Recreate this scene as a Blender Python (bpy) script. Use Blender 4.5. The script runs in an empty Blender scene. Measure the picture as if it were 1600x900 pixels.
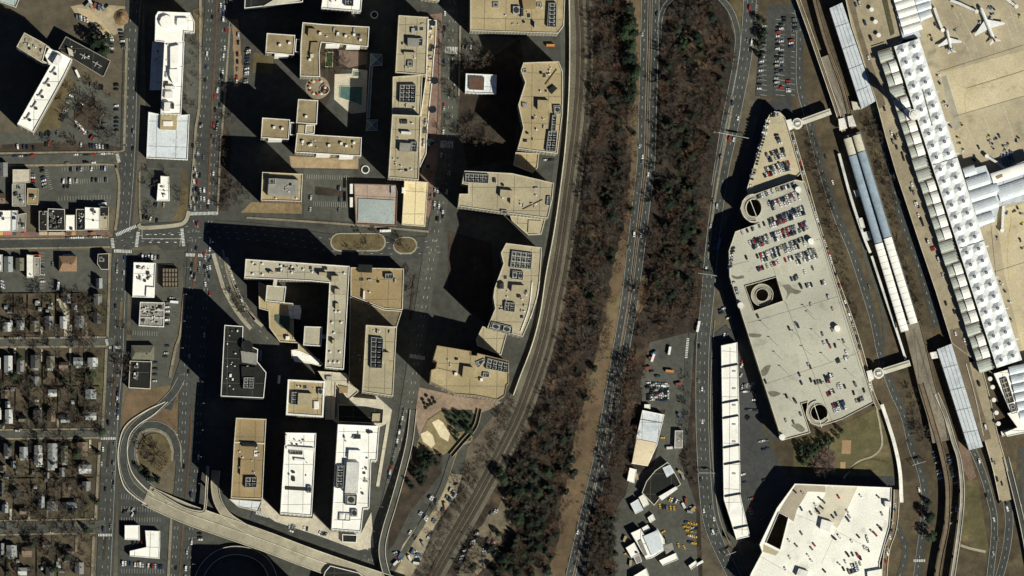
import bpy, math, random
import numpy as np
from mathutils import Vector, Matrix
from mathutils.geometry import tessellate_polygon
R = math.radians
SC = bpy.context.scene
COL = SC.collection
# ------------------------------------------------------------------ camera, sky, sun, exposure
S = 0.65                      # metres per photograph pixel on the ground
D = 12000.0
TW, TS = R(2.2), R(3.0)       # satellite stands a little to the west and south of straight overhead
CAM = Vector((-math.tan(TW) * D, -math.tan(TS) * D, D))
FWD = (-CAM).normalized()
RIGHT = FWD.cross(Vector((0, 1, 0))).normalized()
UP = RIGHT.cross(FWD).normalized()
LENS = 36.0 * CAM.length / (1600 * S)
cd = bpy.data.cameras.new('camera'); cam = bpy.data.objects.new('camera', cd); COL.objects.link(cam)
m = Matrix((RIGHT, UP, -FWD)).transposed().to_4x4(); m.translation = CAM; cam.matrix_world = m
cd.lens = LENS; cd.sensor_width = 36; cd.clip_start = 10; cd.clip_end = 60000
SC.camera = cam
SUN_EL, SUN_AZ = R(37), R(134)
w = bpy.data.worlds.new('World'); SC.world = w; w.use_nodes = True
nt = w.node_tree; bg = nt.nodes['Background']; bg.inputs[1].default_value = 0.05
sk = nt.nodes.new('ShaderNodeTexSky'); sk.sky_type = 'NISHITA'; sk.sun_disc = False
sk.sun_elevation = SUN_EL; sk.sun_rotation = SUN_AZ; sk.air_density = 0.4; sk.dust_density = 0.0
nt.links.new(sk.outputs[0], bg.inputs[0])
sl = bpy.data.lights.new('sun', 'SUN'); sl.energy = 5.0; sl.angle = R(0.5); sl.color = (1.0, 0.975, 0.83)
so = bpy.data.objects.new('sun', sl); COL.objects.link(so)
sd = Vector((math.sin(SUN_AZ) * math.cos(SUN_EL), math.cos(SUN_AZ) * math.cos(SUN_EL), math.sin(SUN_EL)))
so.rotation_euler = (-sd).to_track_quat('-Z', 'Y').to_euler(); so.location = (0, 0, 500)
VS = SC.view_settings; VS.view_transform = 'Standard'; VS.look = 'None'; VS.gamma = 1; VS.exposure = 0.25
try: VS.use_curve_mapping = False
except Exception: pass

# ------------------------------------------------------------------ helpers
HW = 18.0 / LENS
def pt(px, py, z=0.0):
    """photograph pixel -> the point at height z that is seen there"""
    d = FWD + RIGHT * ((px - 800) / 800 * HW) + UP * ((450 - py) / 800 * HW)
    return CAM + d * ((z - CAM.z) / d.z)
def P(s):
    if isinstance(s, str):
        return [tuple(float(q) for q in t.split(',')) for t in s.split()]
    return list(s)
def xy(poly, z):
    out = [pt(x, y, z) for x, y in P(poly)]
    pts = [(p.x, p.y) for p in out]
    a = sum(pts[i][0] * pts[(i + 1) % len(pts)][1] - pts[(i + 1) % len(pts)][0] * pts[i][1] for i in range(len(pts)))
    return pts if a > 0 else pts[::-1]
def inside(x, y, poly):
    c = False; n = len(poly); j = n - 1
    for i in range(n):
        xi, yi = poly[i]; xj, yj = poly[j]
        if (yi > y) != (yj > y) and x < (xj - xi) * (y - yi) / (yj - yi) + xi: c = not c
        j = i
    return c
def offset(pts, d):
    """inset a counter-clockwise outline by d"""
    n = len(pts); out = []
    for i in range(n):
        p0, p1, p2 = Vector(pts[i - 1]), Vector(pts[i]), Vector(pts[(i + 1) % n])
        a = (p1 - p0).normalized(); b = (p2 - p1).normalized()
        na, nb = Vector((-a.y, a.x)), Vector((-b.y, b.x))
        mm = na + nb; L = mm.length
        if L < 1e-4: out.append(tuple(p1 + na * d)); continue
        mm /= L; k = max(0.35, mm.dot(na)); out.append(tuple(p1 + mm * (d / k)))
    return out
def smooth(pts, n=6):
    pts = [Vector(p) for p in P(pts)]
    if len(pts) < 3: return [tuple(p) for p in pts]
    e = [pts[0] * 2 - pts[1]] + pts + [pts[-1] * 2 - pts[-2]]; out = []
    for i in range(1, len(e) - 2):
        p0, p1, p2, p3 = e[i - 1:i + 3]
        for k in range(n):
            t = k / n
            out.append(tuple(0.5 * ((2 * p1) + (p2 - p0) * t + (2 * p0 - 5 * p1 + 4 * p2 - p3) * t * t + (3 * p1 - p0 - 3 * p2 + p3) * t ** 3)))
    out.append(tuple(pts[-1])); return out
def side(pts, d):
    """polyline shifted sideways by d pixels (positive: to the right of travel in the picture)"""
    out = []; n = len(pts)
    for i in range(n):
        a = Vector(pts[max(0, i - 1)]); b = Vector(pts[min(n - 1, i + 1)])
        t = (b - a).normalized(); out.append((pts[i][0] - t.y * d, pts[i][1] + t.x * d))
    return out
def band(pts, wd, o=0.0):
    L = side(pts, o + wd / 2); Rr = side(pts, o - wd / 2)
    return L, Rr

def tag(o, label=None, cat=None, group=None, kind=None):
    if label: o['label'] = label
    if cat: o['category'] = cat
    if group: o['group'] = group
    if kind: o['kind'] = kind
    return o
def thing(name, loc, label, cat, group=None, rz=0.0):
    o = bpy.data.objects.new(name, None); o.empty_display_size = 1; COL.objects.link(o)
    o.location = loc; o.rotation_euler = (0, 0, rz); return tag(o, label, cat, group)
def origin_of(o):
    v = Vector((0, 0, 0))
    while o is not None: v = v + o.location; o = o.parent
    return v
class MB:
    def __init__(s): s.v = []; s.f = []; s.m = []
    def face(s, pts, mi=0):
        b = len(s.v); s.v += [tuple(p) for p in pts]; s.f.append(tuple(range(b, b + len(pts)))); s.m.append(mi)
    def prism(s, pts, z0, z1, mi=0, mt=None, top=True, bottom=False):
        n = len(pts); b = len(s.v)
        s.v += [(x, y, z0) for x, y in pts] + [(x, y, z1) for x, y in pts]
        for i in range(n):
            j = (i + 1) % n; s.f.append((b + i, b + j, b + n + j, b + n + i)); s.m.append(mi)
        if top: s.f.append(tuple(range(b + n, b + 2 * n))); s.m.append(mi if mt is None else mt)
        if bottom: s.f.append(tuple(range(b + n - 1, b - 1, -1))); s.m.append(mi)
        return s
    def box(s, cx, cy, z0, z1, wx, wy, a=0.0, mi=0, mt=None):
        c, q = math.cos(a), math.sin(a)
        pts = [(cx + x * c - y * q, cy + x * q + y * c) for x, y in ((-wx / 2, -wy / 2), (wx / 2, -wy / 2), (wx / 2, wy / 2), (-wx / 2, wy / 2))]
        return s.prism(pts, z0, z1, mi, mt)
    def cyl(s, cx, cy, z0, z1, r0, r1=None, n=10, mi=0, mt=None, cap=True):
        r1 = r0 if r1 is None else r1; b = len(s.v)
        for r, z in ((r0, z0), (r1, z1)):
            s.v += [(cx + r * math.cos(2 * math.pi * i / n), cy + r * math.sin(2 * math.pi * i / n), z) for i in range(n)]
        for i in range(n):
            j = (i + 1) % n; s.f.append((b + i, b + j, b + n + j, b + n + i)); s.m.append(mi)
        if cap: s.f.append(tuple(range(b + n, b + 2 * n))); s.m.append(mi if mt is None else mt)
        return s
    def ring(s, outer, inner, z0, z1, mi=0):
        n = len(outer); b = len(s.v)
        s.v += [(x, y, z0) for x, y in outer] + [(x, y, z1) for x, y in outer] + [(x, y, z1) for x, y in inner] + [(x, y, z0) for x, y in inner]
        for i in range(n):
            j = (i + 1) % n
            for k in range(3):
                s.f.append((b + k * n + i, b + k * n + j, b + (k + 1) * n + j, b + (k + 1) * n + i)); s.m.append(mi)
        return s
    def strip(s, A, B, mi=0):
        """quads between two 3-D polylines"""
        b = len(s.v); n = len(A); s.v += [tuple(p) for p in A] + [tuple(p) for p in B]
        for i in range(n - 1):
            s.f.append((b + i, b + i + 1, b + n + i + 1, b + n + i)); s.m.append(mi)
        return s
    def bar(s, a, b_, r, mi=0, n=4, r2=None):
        a = Vector(a); b_ = Vector(b_); t = (b_ - a)
        if t.length < 1e-6: return s
        t.normalize(); u = t.orthogonal().normalized(); v = t.cross(u); r2 = r if r2 is None else r2; k = len(s.v)
        for p, rr in ((a, r), (b_, r2)):
            s.v += [tuple(p + (u * math.cos(2 * math.pi * i / n) + v * math.sin(2 * math.pi * i / n)) * rr) for i in range(n)]
        for i in range(n):
            j = (i + 1) % n; s.f.append((k + i, k + j, k + n + j, k + n + i)); s.m.append(mi)
        return s
    def solid(s, A, B, zt, zb, mi=0, mt=None):
        """a long slab between two plan polylines (world xy), top zt and bottom zb (numbers or lists)"""
        n = len(A); zt = zt if hasattr(zt, '__len__') else [zt] * n; zb = zb if hasattr(zb, '__len__') else [zb] * n
        at = [(p[0], p[1], z) for p, z in zip(A, zt)]; bt = [(p[0], p[1], z) for p, z in zip(B, zt)]
        ab = [(p[0], p[1], z) for p, z in zip(A, zb)]; bb = [(p[0], p[1], z) for p, z in zip(B, zb)]
        s.strip(at, bt, mi if mt is None else mt); s.strip(ab, at, mi); s.strip(bt, bb, mi); s.strip(bb, ab, mi)
        s.face([at[0], ab[0], bb[0], bt[0]], mi); s.face([at[-1], bt[-1], bb[-1], ab[-1]], mi)
        return s
    def mesh(s, name, mats, org=(0, 0, 0), smoothed=False):
        me = bpy.data.meshes.new(name); ox, oy, oz = org
        me.from_pydata([(x - ox, y - oy, z - oz) for x, y, z in s.v], [], s.f)
        for q in (mats if isinstance(mats, (list, tuple)) else [mats]): me.materials.append(q)
        if any(s.m): me.polygons.foreach_set('material_index', s.m)
        if smoothed: me.polygons.foreach_set('use_smooth', [True] * len(s.f))
        me.update(); return me
    def build(s, name, mats, parent=None, smoothed=False):
        me = s.mesh(name, mats, origin_of(parent) if parent else (0, 0, 0), smoothed)
        o = bpy.data.objects.new(name, me); COL.objects.link(o)
        if parent: o.parent = parent
        return o
def put(me, name, parent, loc, rz=0.0, sc=(1, 1, 1)):
    """a part that shares mesh data, at a world location"""
    o = bpy.data.objects.new(name, me); COL.objects.link(o); o.parent = parent
    o.location = Vector(loc) - origin_of(parent); o.rotation_euler = (0, 0, rz); o.scale = sc; return o

# ------------------------------------------------------------------ materials
MATS = {}
def mat(name, c1, c2=None, scale=0.2, rough=0.85, big=0.02, bigamt=0.25, metal=0.0, detail=5.0, spec=0.3, c3=None, c3at=0.62, extra=None, grit=0.14):
    """weathered surface: two colours by fine noise, lightened and darkened by broad noise, optional patches of a third colour"""
    if name in MATS: return MATS[name]
    ma = bpy.data.materials.new(name); ma.use_nodes = True; MATS[name] = ma
    n = ma.node_tree.nodes; l = ma.node_tree.links; b = n['Principled BSDF']
    b.inputs['Roughness'].default_value = rough; b.inputs['Metallic'].default_value = metal
    b.inputs['Specular IOR Level'].default_value = spec
    tc = n.new('ShaderNodeTexCoord')
    def noise(sc, det):
        q = n.new('ShaderNodeTexNoise'); q.inputs['Scale'].default_value = sc; q.inputs['Detail'].default_value = det
        q.inputs['Roughness'].default_value = 0.65; l.new(tc.outputs['Object'], q.inputs['Vector']); return q
    def mix(f, a, bb, blend='MIX', fac=None):
        q = n.new('ShaderNodeMix'); q.data_type = 'RGBA'; q.blend_type = blend
        if f is not None: l.new(f, q.inputs[0])
        else: q.inputs[0].default_value = fac
        for k, val in ((6, a), (7, bb)):
            if isinstance(val, tuple): q.inputs[k].default_value = (*val, 1)
            else: l.new(val, q.inputs[k])
        return q.outputs[2]
    c2 = c2 or tuple(x * 0.75 for x in c1)
    def ramp(o, lo, hi):
        q = n.new('ShaderNodeMapRange'); q.inputs[1].default_value = lo; q.inputs[2].default_value = hi; l.new(o, q.inputs[0]); return q.outputs[0]
    col = mix(ramp(noise(scale, detail).outputs[0], 0.36, 0.64), c1, c2)
    if c3: col = mix(ramp(noise(big * 2.3, 4).outputs[0], c3at - 0.06, c3at + 0.06), col, c3)
    g = ramp(noise(big, 3).outputs[0], 0.3, 0.7)
    q = n.new('ShaderNodeMapRange'); q.inputs[3].default_value = 1 - bigamt; q.inputs[4].default_value = 1 + bigamt * 0.5; l.new(g, q.inputs[0])
    fine = n.new('ShaderNodeMapRange'); fine.inputs[1].default_value = 0.3; fine.inputs[2].default_value = 0.7; fine.inputs[3].default_value = 1 - grit; fine.inputs[4].default_value = 1 + grit; l.new(noise(0.7, 2).outputs[0], fine.inputs[0])
    mid = n.new('ShaderNodeMapRange'); mid.inputs[1].default_value = 0.56; mid.inputs[2].default_value = 0.66; mid.inputs[3].default_value = 1; mid.inputs[4].default_value = 1 - grit * 1.5; l.new(noise(0.055, 6).outputs[0], mid.inputs[0])
    mm = n.new('ShaderNodeMath'); mm.operation = 'MULTIPLY'; l.new(fine.outputs[0], mm.inputs[0]); l.new(mid.outputs[0], mm.inputs[1]); m2 = n.new('ShaderNodeMath'); m2.operation = 'MULTIPLY'; l.new(mm.outputs[0], m2.inputs[0]); l.new(q.outputs[0], m2.inputs[1])
    cc = n.new('ShaderNodeCombineColor'); [l.new(m2.outputs[0], cc.inputs[k]) for k in range(3)]
    col = mix(None, col, cc.outputs[0], 'MULTIPLY', 1.0)
    if extra: col = extra(n, l, tc, col, mix)
    l.new(col, b.inputs['Base Color'])
    return ma
def windows_extra(fh=3.6, fw=3.2, glass=(0.03, 0.04, 0.05), frac=0.55):
    def f(n, l, tc, col, mix):
        sp = n.new('ShaderNodeSeparateXYZ'); l.new(tc.outputs['Object'], sp.inputs[0])
        def math_(op, a, b=None):
            q = n.new('ShaderNodeMath'); q.operation = op
            for k, v in ((0, a), (1, b)):
                if v is None: continue
                if isinstance(v, (int, float)): q.inputs[k].default_value = v
                else: l.new(v, q.inputs[k])
            return q.outputs[0]
        zz = math_('LESS_THAN', math_('FRACT', math_('DIVIDE', sp.outputs[2], fh)), frac)
        xx = math_('LESS_THAN', math_('FRACT', math_('DIVIDE', math_('ADD', sp.outputs[0], sp.outputs[1]), fw)), 0.7)
        return mix(math_('MULTIPLY', zz, xx), col, glass)
    return f
G = lambda v: (v, v, v * 0.97)
ASPH = mat('asphalt', (0.063, 0.067, 0.061), (0.045, 0.048, 0.044), 0.25, 0.9, 0.015, 0.3)
ASPH_OLD = mat('worn_asphalt', (0.092, 0.093, 0.079), (0.068, 0.07, 0.06), 0.2, 0.9, 0.02, 0.3)
ASPH_DK = mat('fresh_asphalt', (0.06, 0.063, 0.063), (0.045, 0.047, 0.048), 0.2, 0.9, 0.02, 0.25)
CONC = mat('concrete', (0.37, 0.335, 0.25), (0.3, 0.275, 0.205), 0.15, 0.85, 0.02, 0.2)
CONC_W = mat('pale_concrete', (0.55, 0.5, 0.4), (0.46, 0.42, 0.33), 0.2, 0.85, 0.03, 0.2)
PAVE = mat('paving', (0.27, 0.235, 0.17), (0.185, 0.16, 0.115), 0.4, 0.9, 0.03, 0.3)
BRICKP = mat('brick_paving', (0.2, 0.14, 0.11), (0.15, 0.105, 0.085), 0.5, 0.9, 0.05, 0.3)
WHITE = mat('road_paint', (0.75, 0.75, 0.7), (0.55, 0.55, 0.52), 0.8, 0.8, 0.05, 0.2)
YELLOW = mat('yellow_paint', (0.55, 0.4, 0.1), (0.45, 0.33, 0.1), 0.8, 0.8)
DRY = mat('dry_grass', (0.15, 0.115, 0.06), (0.09, 0.074, 0.04), 0.12, 0.95, 0.012, 0.45, c3=(0.1, 0.095, 0.045), c3at=0.6)
DRYG = mat('park_grass', (0.13, 0.11, 0.055), (0.09, 0.085, 0.04), 0.15, 0.95, 0.015, 0.4, c3=(0.19, 0.145, 0.08), c3at=0.6)
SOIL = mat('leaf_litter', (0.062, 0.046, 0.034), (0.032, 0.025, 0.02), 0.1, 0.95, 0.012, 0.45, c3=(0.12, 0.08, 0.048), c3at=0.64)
ORANGE_G = mat('russet_grass', (0.165, 0.11, 0.065), (0.11, 0.08, 0.048), 0.1, 0.95, 0.012, 0.4, c3=(0.16, 0.13, 0.07), c3at=0.6)
DIRT = mat('bare_earth', (0.4, 0.33, 0.22), (0.26, 0.215, 0.14), 0.1, 0.95, 0.02, 0.4)
GRAVEL = mat('ballast', (0.155, 0.143, 0.108), (0.1, 0.093, 0.07), 0.5, 0.95, 0.02, 0.3)
SAND = mat('sand', (0.72, 0.62, 0.42), (0.62, 0.53, 0.36), 0.3, 0.95)
STEEL = mat('steel', G(0.35), G(0.28), 0.6, 0.5, metal=0.4)
METAL = mat('roof_equipment', G(0.42), G(0.3), 0.8, 0.6)
METAL_L = mat('pale_equipment', G(0.7), G(0.58), 0.8, 0.6)
DARKM = mat('dark_metal', G(0.035), G(0.02), 0.8, 0.6)
RUST = mat('rusty_track', (0.065, 0.048, 0.033), (0.04, 0.03, 0.022), 1.0, 0.9)
TAN_R = mat('tan_gravel_roof', (0.43, 0.345, 0.2), (0.35, 0.28, 0.16), 0.12, 0.95, 0.03, 0.25, c3=(0.33, 0.26, 0.16), c3at=0.68)
TAN_D = mat('stained_tan_roof', (0.36, 0.27, 0.14), (0.25, 0.185, 0.1), 0.08, 0.95, 0.04, 0.35)
BEIGE_R = mat('beige_roof', (0.42, 0.365, 0.245), (0.35, 0.3, 0.2), 0.12, 0.95, 0.03, 0.2)
GREY_R = mat('grey_roof', (0.3, 0.29, 0.26), (0.22, 0.21, 0.19), 0.12, 0.95, 0.04, 0.3)
WHITE_R = mat('white_membrane_roof', (0.9, 0.88, 0.83), (0.82, 0.8, 0.75), 0.08, 0.8, 0.03, 0.12, c3=(0.6, 0.58, 0.52), c3at=0.7, grit=0.07)
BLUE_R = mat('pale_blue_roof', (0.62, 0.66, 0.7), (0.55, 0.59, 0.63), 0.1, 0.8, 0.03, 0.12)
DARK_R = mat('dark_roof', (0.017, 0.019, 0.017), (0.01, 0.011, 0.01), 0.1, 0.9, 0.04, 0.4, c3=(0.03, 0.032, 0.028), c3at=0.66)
SLAB_R = mat('stained_slab_roof', (0.31, 0.25, 0.145), (0.24, 0.19, 0.11), 0.07, 0.95, 0.03, 0.3, c3=(0.16, 0.13, 0.085), c3at=0.7)
SILVER = mat('silver_roof', (0.62, 0.66, 0.7), (0.54, 0.58, 0.62), 0.1, 0.45, 0.03, 0.12, metal=0.15)
WALL_C = mat('precast_wall', (0.42, 0.37, 0.28), (0.36, 0.32, 0.24), 0.2, 0.8, extra=windows_extra())
WALL_W = mat('white_wall', (0.7, 0.68, 0.62), (0.62, 0.6, 0.55), 0.2, 0.8, extra=windows_extra(3.4, 4.0))
WALL_B = mat('brick_wall', (0.24, 0.14, 0.095), (0.19, 0.11, 0.075), 0.4, 0.9, extra=windows_extra(3.2, 3.6, frac=0.45))
WALL_G = mat('glass_wall', (0.16, 0.17, 0.18), (0.12, 0.13, 0.14), 0.2, 0.3, extra=windows_extra(3.6, 1.8, frac=0.75))
PAR = mat('parapet', (0.62, 0.57, 0.46), (0.52, 0.48, 0.38), 0.4, 0.8)
PAR_W = mat('white_parapet', (0.82, 0.8, 0.75), (0.74, 0.72, 0.67), 0.4, 0.8)
GLASS = mat('dark_glass', (0.02, 0.03, 0.035), (0.015, 0.02, 0.025), 1, 0.12, spec=0.6)

# ------------------------------------------------------------------ setting sheets
_z = [0.02]
def ragged(poly, amp, step=7.0, seed=1):
    r = random.Random(seed); p = P(poly); out = []
    for a, b in zip(p, p[1:] + p[:1]):
        L = math.hypot(b[0] - a[0], b[1] - a[1]); n = max(1, int(L / step))
        for i in range(n): t = i / n; out.append((a[0] + (b[0] - a[0]) * t + r.uniform(-amp, amp), a[1] + (b[1] - a[1]) * t + r.uniform(-amp, amp)))
    return out
def sheet(name, poly, ma, z=None, kind='structure', holes=None):
    if z is None: _z[0] += 0.006; z = _z[0]
    mb = MB(); mb.face([(x, y, z) for x, y in xy(poly, 0)]); return tag(mb.build(name, ma), kind=kind)
MARK_W, MARK_Y = MB(), MB()
def road(name, pts, wd, ma=ASPH, n=6, dash=(), line=(), yline=(), z=None):
    """one carriageway: centre line and width in pixels, painted lanes at sideways offsets"""
    c = smooth(pts, n)
    if z is None: _z[0] += 0.006; z = _z[0]
    A, B = band(c, wd); mb = MB()
    mb.strip([pt(x, y, z) for x, y in A], [pt(x, y, z) for x, y in B]); o = tag(mb.build(name, ma), kind='structure')
    zm = z + 0.025
    for o_ in line: ribbon(MARK_W, side(c, o_), 0.27, zm)
    for o_ in yline: ribbon(MARK_Y, side(c, o_), 0.45, zm)
    for o_ in dash: dashes(MARK_W, side(c, o_), 4.0, 15.0, 0.34, zm)
    return c
def ribbon(mb, c, wd, z):
    A, B = band(c, wd); mb.strip([pt(x, y, z) for x, y in A], [pt(x, y, z) for x, y in B])
def walk(c, step):
    """points and directions every step pixels along a polyline"""
    out = []; need = step / 2
    for a, b in zip(c[:-1], c[1:]):
        a = Vector(a); b = Vector(b); L = (b - a).length
        if L < 1e-6: continue
        t = (b - a) / L; pos = need
        while pos < L: out.append((a + t * pos, t)); pos += step
        need = pos - L
    return out
def dashes(mb, c, ln, step, wd, z):
    for p, t in walk(c, step):
        a = p - t * ln / 2; b = p + t * ln / 2; nn = Vector((-t.y, t.x)) * wd / 2
        mb.face([pt(*q, z) for q in (a + nn, a - nn, b - nn, b + nn)])
def zebra(a, b, wd, n=9, z=0.64):
    """bars of a crossing laid from a to b, each wd long across it"""
    a = Vector(a); b = Vector(b); t = (b - a); L = t.length; t /= L; nn = Vector((-t.y, t.x)) * wd / 2; s = L / n
    for i in range(n):
        p = a + t * (i + 0.5) * s; h = t * s * 0.27
        MARK_W.face([pt(*q, z) for q in (p - h - nn, p + h - nn, p + h + nn, p - h + nn)])
def stalls(a, b, n, ln, ang=90.0, z=0.5, wd=0.22):
    """parking bay lines between a and b"""
    a = Vector(a); b = Vector(b); t = (b - a).normalized(); k = R(ang); d = Vector((t.x * math.cos(k) - t.y * math.sin(k), t.x * math.sin(k) + t.y * math.cos(k))) * ln / 2
    for i in range(n + 1):
        p = a.lerp(b, i / n); h = t * wd / 2
        MARK_W.face([pt(*q, z) for q in (p - h - d, p + h - d, p + h + d, p - h + d)])
def pavement(name, pts, wd, ma=PAVE, n=5, h=0.75, o=0.0):
    c = smooth(pts, n); A, B = band(c, wd, o); mb = MB()
    mb.solid([tuple(pt(*p))[:2] for p in A], [tuple(pt(*p))[:2] for p in B], h, 0.0)
    return tag(mb.build(name, ma), kind='structure')
def raised(name, poly, ma, h=0.72):
    mb = MB(); mb.prism(xy(poly, 0), 0.0, h); return tag(mb.build(name, ma), kind='structure')
# ------------------------------------------------------------------ ground, lots, roads
mb = MB(); mb.face([(-6000, -6000, 0), (6000, -6000, 0), (6000, 6000, 0), (-6000, 6000, 0)])
tag(mb.build('ground', mat('urban_ground', (0.135, 0.112, 0.075), (0.085, 0.073, 0.053), 0.08, 0.95, 0.012, 0.4, c3=(0.1, 0.095, 0.08), c3at=0.58)), kind='structure')
# residential quarter: yards
YARD = mat('yard_soil', (0.108, 0.084, 0.052), (0.055, 0.046, 0.032), 0.07, 0.95, 0.012, 0.45, c3=(0.085, 0.085, 0.04), c3at=0.6)
sheet('yard_ground', '-20,448 172,448 166,540 160,700 150,820 140,920 -20,920', YARD)
# downtown base: paved
sheet('downtown_paving', '225,-20 900,-20 905,100 890,250 868,400 845,520 822,590 790,640 740,740 680,830 640,920 270,920 300,640 285,420 230,370', mat('downtown_asphalt', (0.076, 0.076, 0.066), (0.052, 0.052, 0.046), 0.15, 0.9, 0.02, 0.35))
sheet('clinic_lot', '95,115 130,125 170,150 200,160 196,236 -20,245 -20,205 60,210 95,190', ASPH_OLD)
raised('lawn_island', [(137 + 21 * math.cos(a), 178 + 26 * math.sin(a)) for a in np.linspace(0, 6.1, 20)], SOIL)
sheet('clinic_lawn', '97,110 120,132 104,150 95,175 95,200 60,205 62,190', DRY)
sheet('clinic_verge', '0,226 95,222 180,228 192,232 192,240 0,244', SOIL)
sheet('excavation', '110,10 135,5 195,10 203,22 202,45 178,55 160,42 120,25', DIRT)
sheet('dug_track', '120,12 140,15 165,40 178,60 168,64 150,40 125,25', mat('sandy_earth', (0.5, 0.4, 0.25), (0.38, 0.3, 0.19), 0.1, 0.95))
sheet('brown_verge', '190,130 202,120 198,232 188,232', SOIL)
sheet('shop_lot', '60,262 178,258 183,300 178,325 60,325', ASPH_OLD)
sheet('back_lot', '-20,262 60,262 60,325 -20,330', ASPH_OLD)
sheet('shop_pavement', '-20,362 170,361 176,368 176,374 -20,375', BRICKP)
sheet('rear_lots', '-20,392 172,391 172,450 130,456 -20,458', ASPH_OLD)
sheet('gravel_lot', '88,468 104,460 112,500 112,530 100,530 100,490', mat('pale_gravel', (0.55, 0.5, 0.37), (0.45, 0.4, 0.3), 0.15, 0.95))
sheet('restaurant_lot', '218,262 285,262 293,300 290,340 275,352 222,352 216,320', ASPH_OLD)
sheet('restaurant_verge', '285,262 294,268 293,330 278,350 262,350 275,335 283,305', DRY)
sheet('corner_plaza', '200,392 288,390 283,460 276,520 262,545 268,600 200,612 205,520', ASPH_OLD)
sheet('ramp_verge', '197,612 268,602 255,640 215,650 205,660 194,690 190,650', ORANGE_G)
sheet('loop_wedge', '262,610 276,606 277,680 262,668 240,655 222,655', ORANGE_G)
raised('loop_lawn', [(242 + 27 * math.cos(a), 709 + 32 * math.sin(a)) for a in np.linspace(0, 6.1, 24)], DRY)
sheet('hotel_lot', '186,755 205,750 235,785 268,800 262,905 184,905', ASPH)
# downtown courts and plazas
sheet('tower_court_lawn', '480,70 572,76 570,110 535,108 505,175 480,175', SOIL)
sheet('pool_deck', '523,116 550,115 551,107 574,110 572,175 548,178 522,155', CONC_W)
sheet('terrace', '395,82 428,84 425,116 394,114', DRY)
sheet('oval_court', [(496 + 19 * math.cos(a), 137 + 18 * math.sin(a)) for a in np.linspace(0, 6.1, 24)], PAVE)
sheet('brick_court', '530,78 575,82 573,100 545,106 530,98', BRICKP)
sheet('office_forecourt', '392,316 472,314 472,334 376,332', mat('forecourt_planting', (0.26, 0.19, 0.1), (0.16, 0.13, 0.07), 0.2, 0.95))
sheet('rink_lot', '474,264 552,266 552,346 474,340', ASPH_OLD)
sheet('slab_court', '452,244 560,248 560,264 455,262', mat('court_paving', (0.4, 0.3, 0.18), (0.28, 0.21, 0.13), 0.15, 0.9))
sheet('lot_island', '492,291 536,297 536,308 492,304', SOIL)
sheet('shop_row_paving', '655,25 692,20 690,180 684,300 664,355 655,352 662,180', mat('red_paving', (0.24, 0.155, 0.12), (0.17, 0.115, 0.09), 0.3, 0.9))
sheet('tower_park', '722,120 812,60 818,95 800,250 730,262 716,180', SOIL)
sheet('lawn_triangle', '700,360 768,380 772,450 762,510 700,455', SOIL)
sheet('plaza_park', '655,605 720,620 785,628 765,640 742,648 735,640 705,640 690,640 668,655 655,682 648,650', mat('plaza_paving', (0.32, 0.23, 0.17), (0.23, 0.17, 0.125), 0.25, 0.9))
sheet('volleyball_lawn', '652,690 668,657 690,641 735,641 740,652 738,690 712,700 690,712 664,712 650,704', mat('straw_lawn', (0.25, 0.2, 0.11), (0.18, 0.145, 0.08), 0.15, 0.95, 0.03, 0.3))
sheet('play_lawn', '690,640 738,640 740,655 735,672 715,676 700,655', mat('play_green', (0.05, 0.06, 0.04), (0.03, 0.035, 0.028), 0.2, 0.9))
sheet('sand_court', '675,660 685,655 692,660 703,678 700,690 688,683', SAND)
sheet('sand_court', '657,678 668,673 676,680 680,694 674,700 661,690', SAND)
sheet('wooded_bank', '648,705 690,710 690,740 640,800 616,850 606,860 612,800 630,740', SOIL)
sheet('rail_yard_ground', '705,740 722,742 712,775 680,820 660,870 645,905 608,905 630,850 660,810 690,770', mat('yard_gravel', (0.38, 0.32, 0.22), (0.27, 0.23, 0.165), 0.1, 0.95, 0.03, 0.35))
sheet('rail_bank', '790,625 812,600 800,660 760,740 725,800 690,860 668,905 640,905 690,820 720,760 730,700', mat('bank_brush', (0.15, 0.12, 0.09), (0.1, 0.085, 0.065), 0.15, 0.95))
sheet('hotel_lot', '289,66 313,60 309,176 291,178', ASPH_OLD); sheet('highway_verge', ragged('338,196 350,190 362,215 354,330 340,330', 1.0), SOIL); sheet('works_strip', ragged('362,30 372,30 380,120 372,128 366,120', 1.0), mat('orange_earth', (0.3, 0.2, 0.12), (0.2, 0.14, 0.09), 0.4, 0.95)); sheet('hotel_verge', ragged('302,15 318,10 316,60 306,62', 1.0), DRY)
# railway corridor and woods
sheet('wood_floor', '925,-20 1010,-20 1004,120 1002,250 985,400 975,480 955,590 938,690 915,790 890,905 690,905 740,800 800,690 845,590 875,470 900,330 915,200 922,90', mat('shaded_wood_litter', (0.045, 0.034, 0.026), (0.022, 0.018, 0.014), 0.1, 0.95, 0.012, 0.4, c3=(0.12, 0.082, 0.052), c3at=0.59))  # litter toned near black for tree shade, brown patches for sunlit gaps
sheet('gravel_clearing', ragged('738,845 752,820 768,798 800,788 812,800 800,812 785,835 775,870 745,900 715,900', 2, 7, 5), mat('clearing_soil', (0.2, 0.165, 0.11), (0.12, 0.1, 0.07), 0.12, 0.95)); sheet('gravel_track', ragged('790,770 802,752 812,745 815,752 800,770 785,795 775,800', 1.0), MATS['clearing_soil'])
sheet('meadow', ragged('972,-20 1003,-20 1000,120 997,230 990,330 978,410 968,480 955,560 938,650 925,730 908,800 882,905 850,905 872,850 876,790 892,720 900,670 918,610 930,560 945,500 955,430 978,340 986,250 988,160 980,80', 2.6, 7, 3), ORANGE_G)
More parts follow.
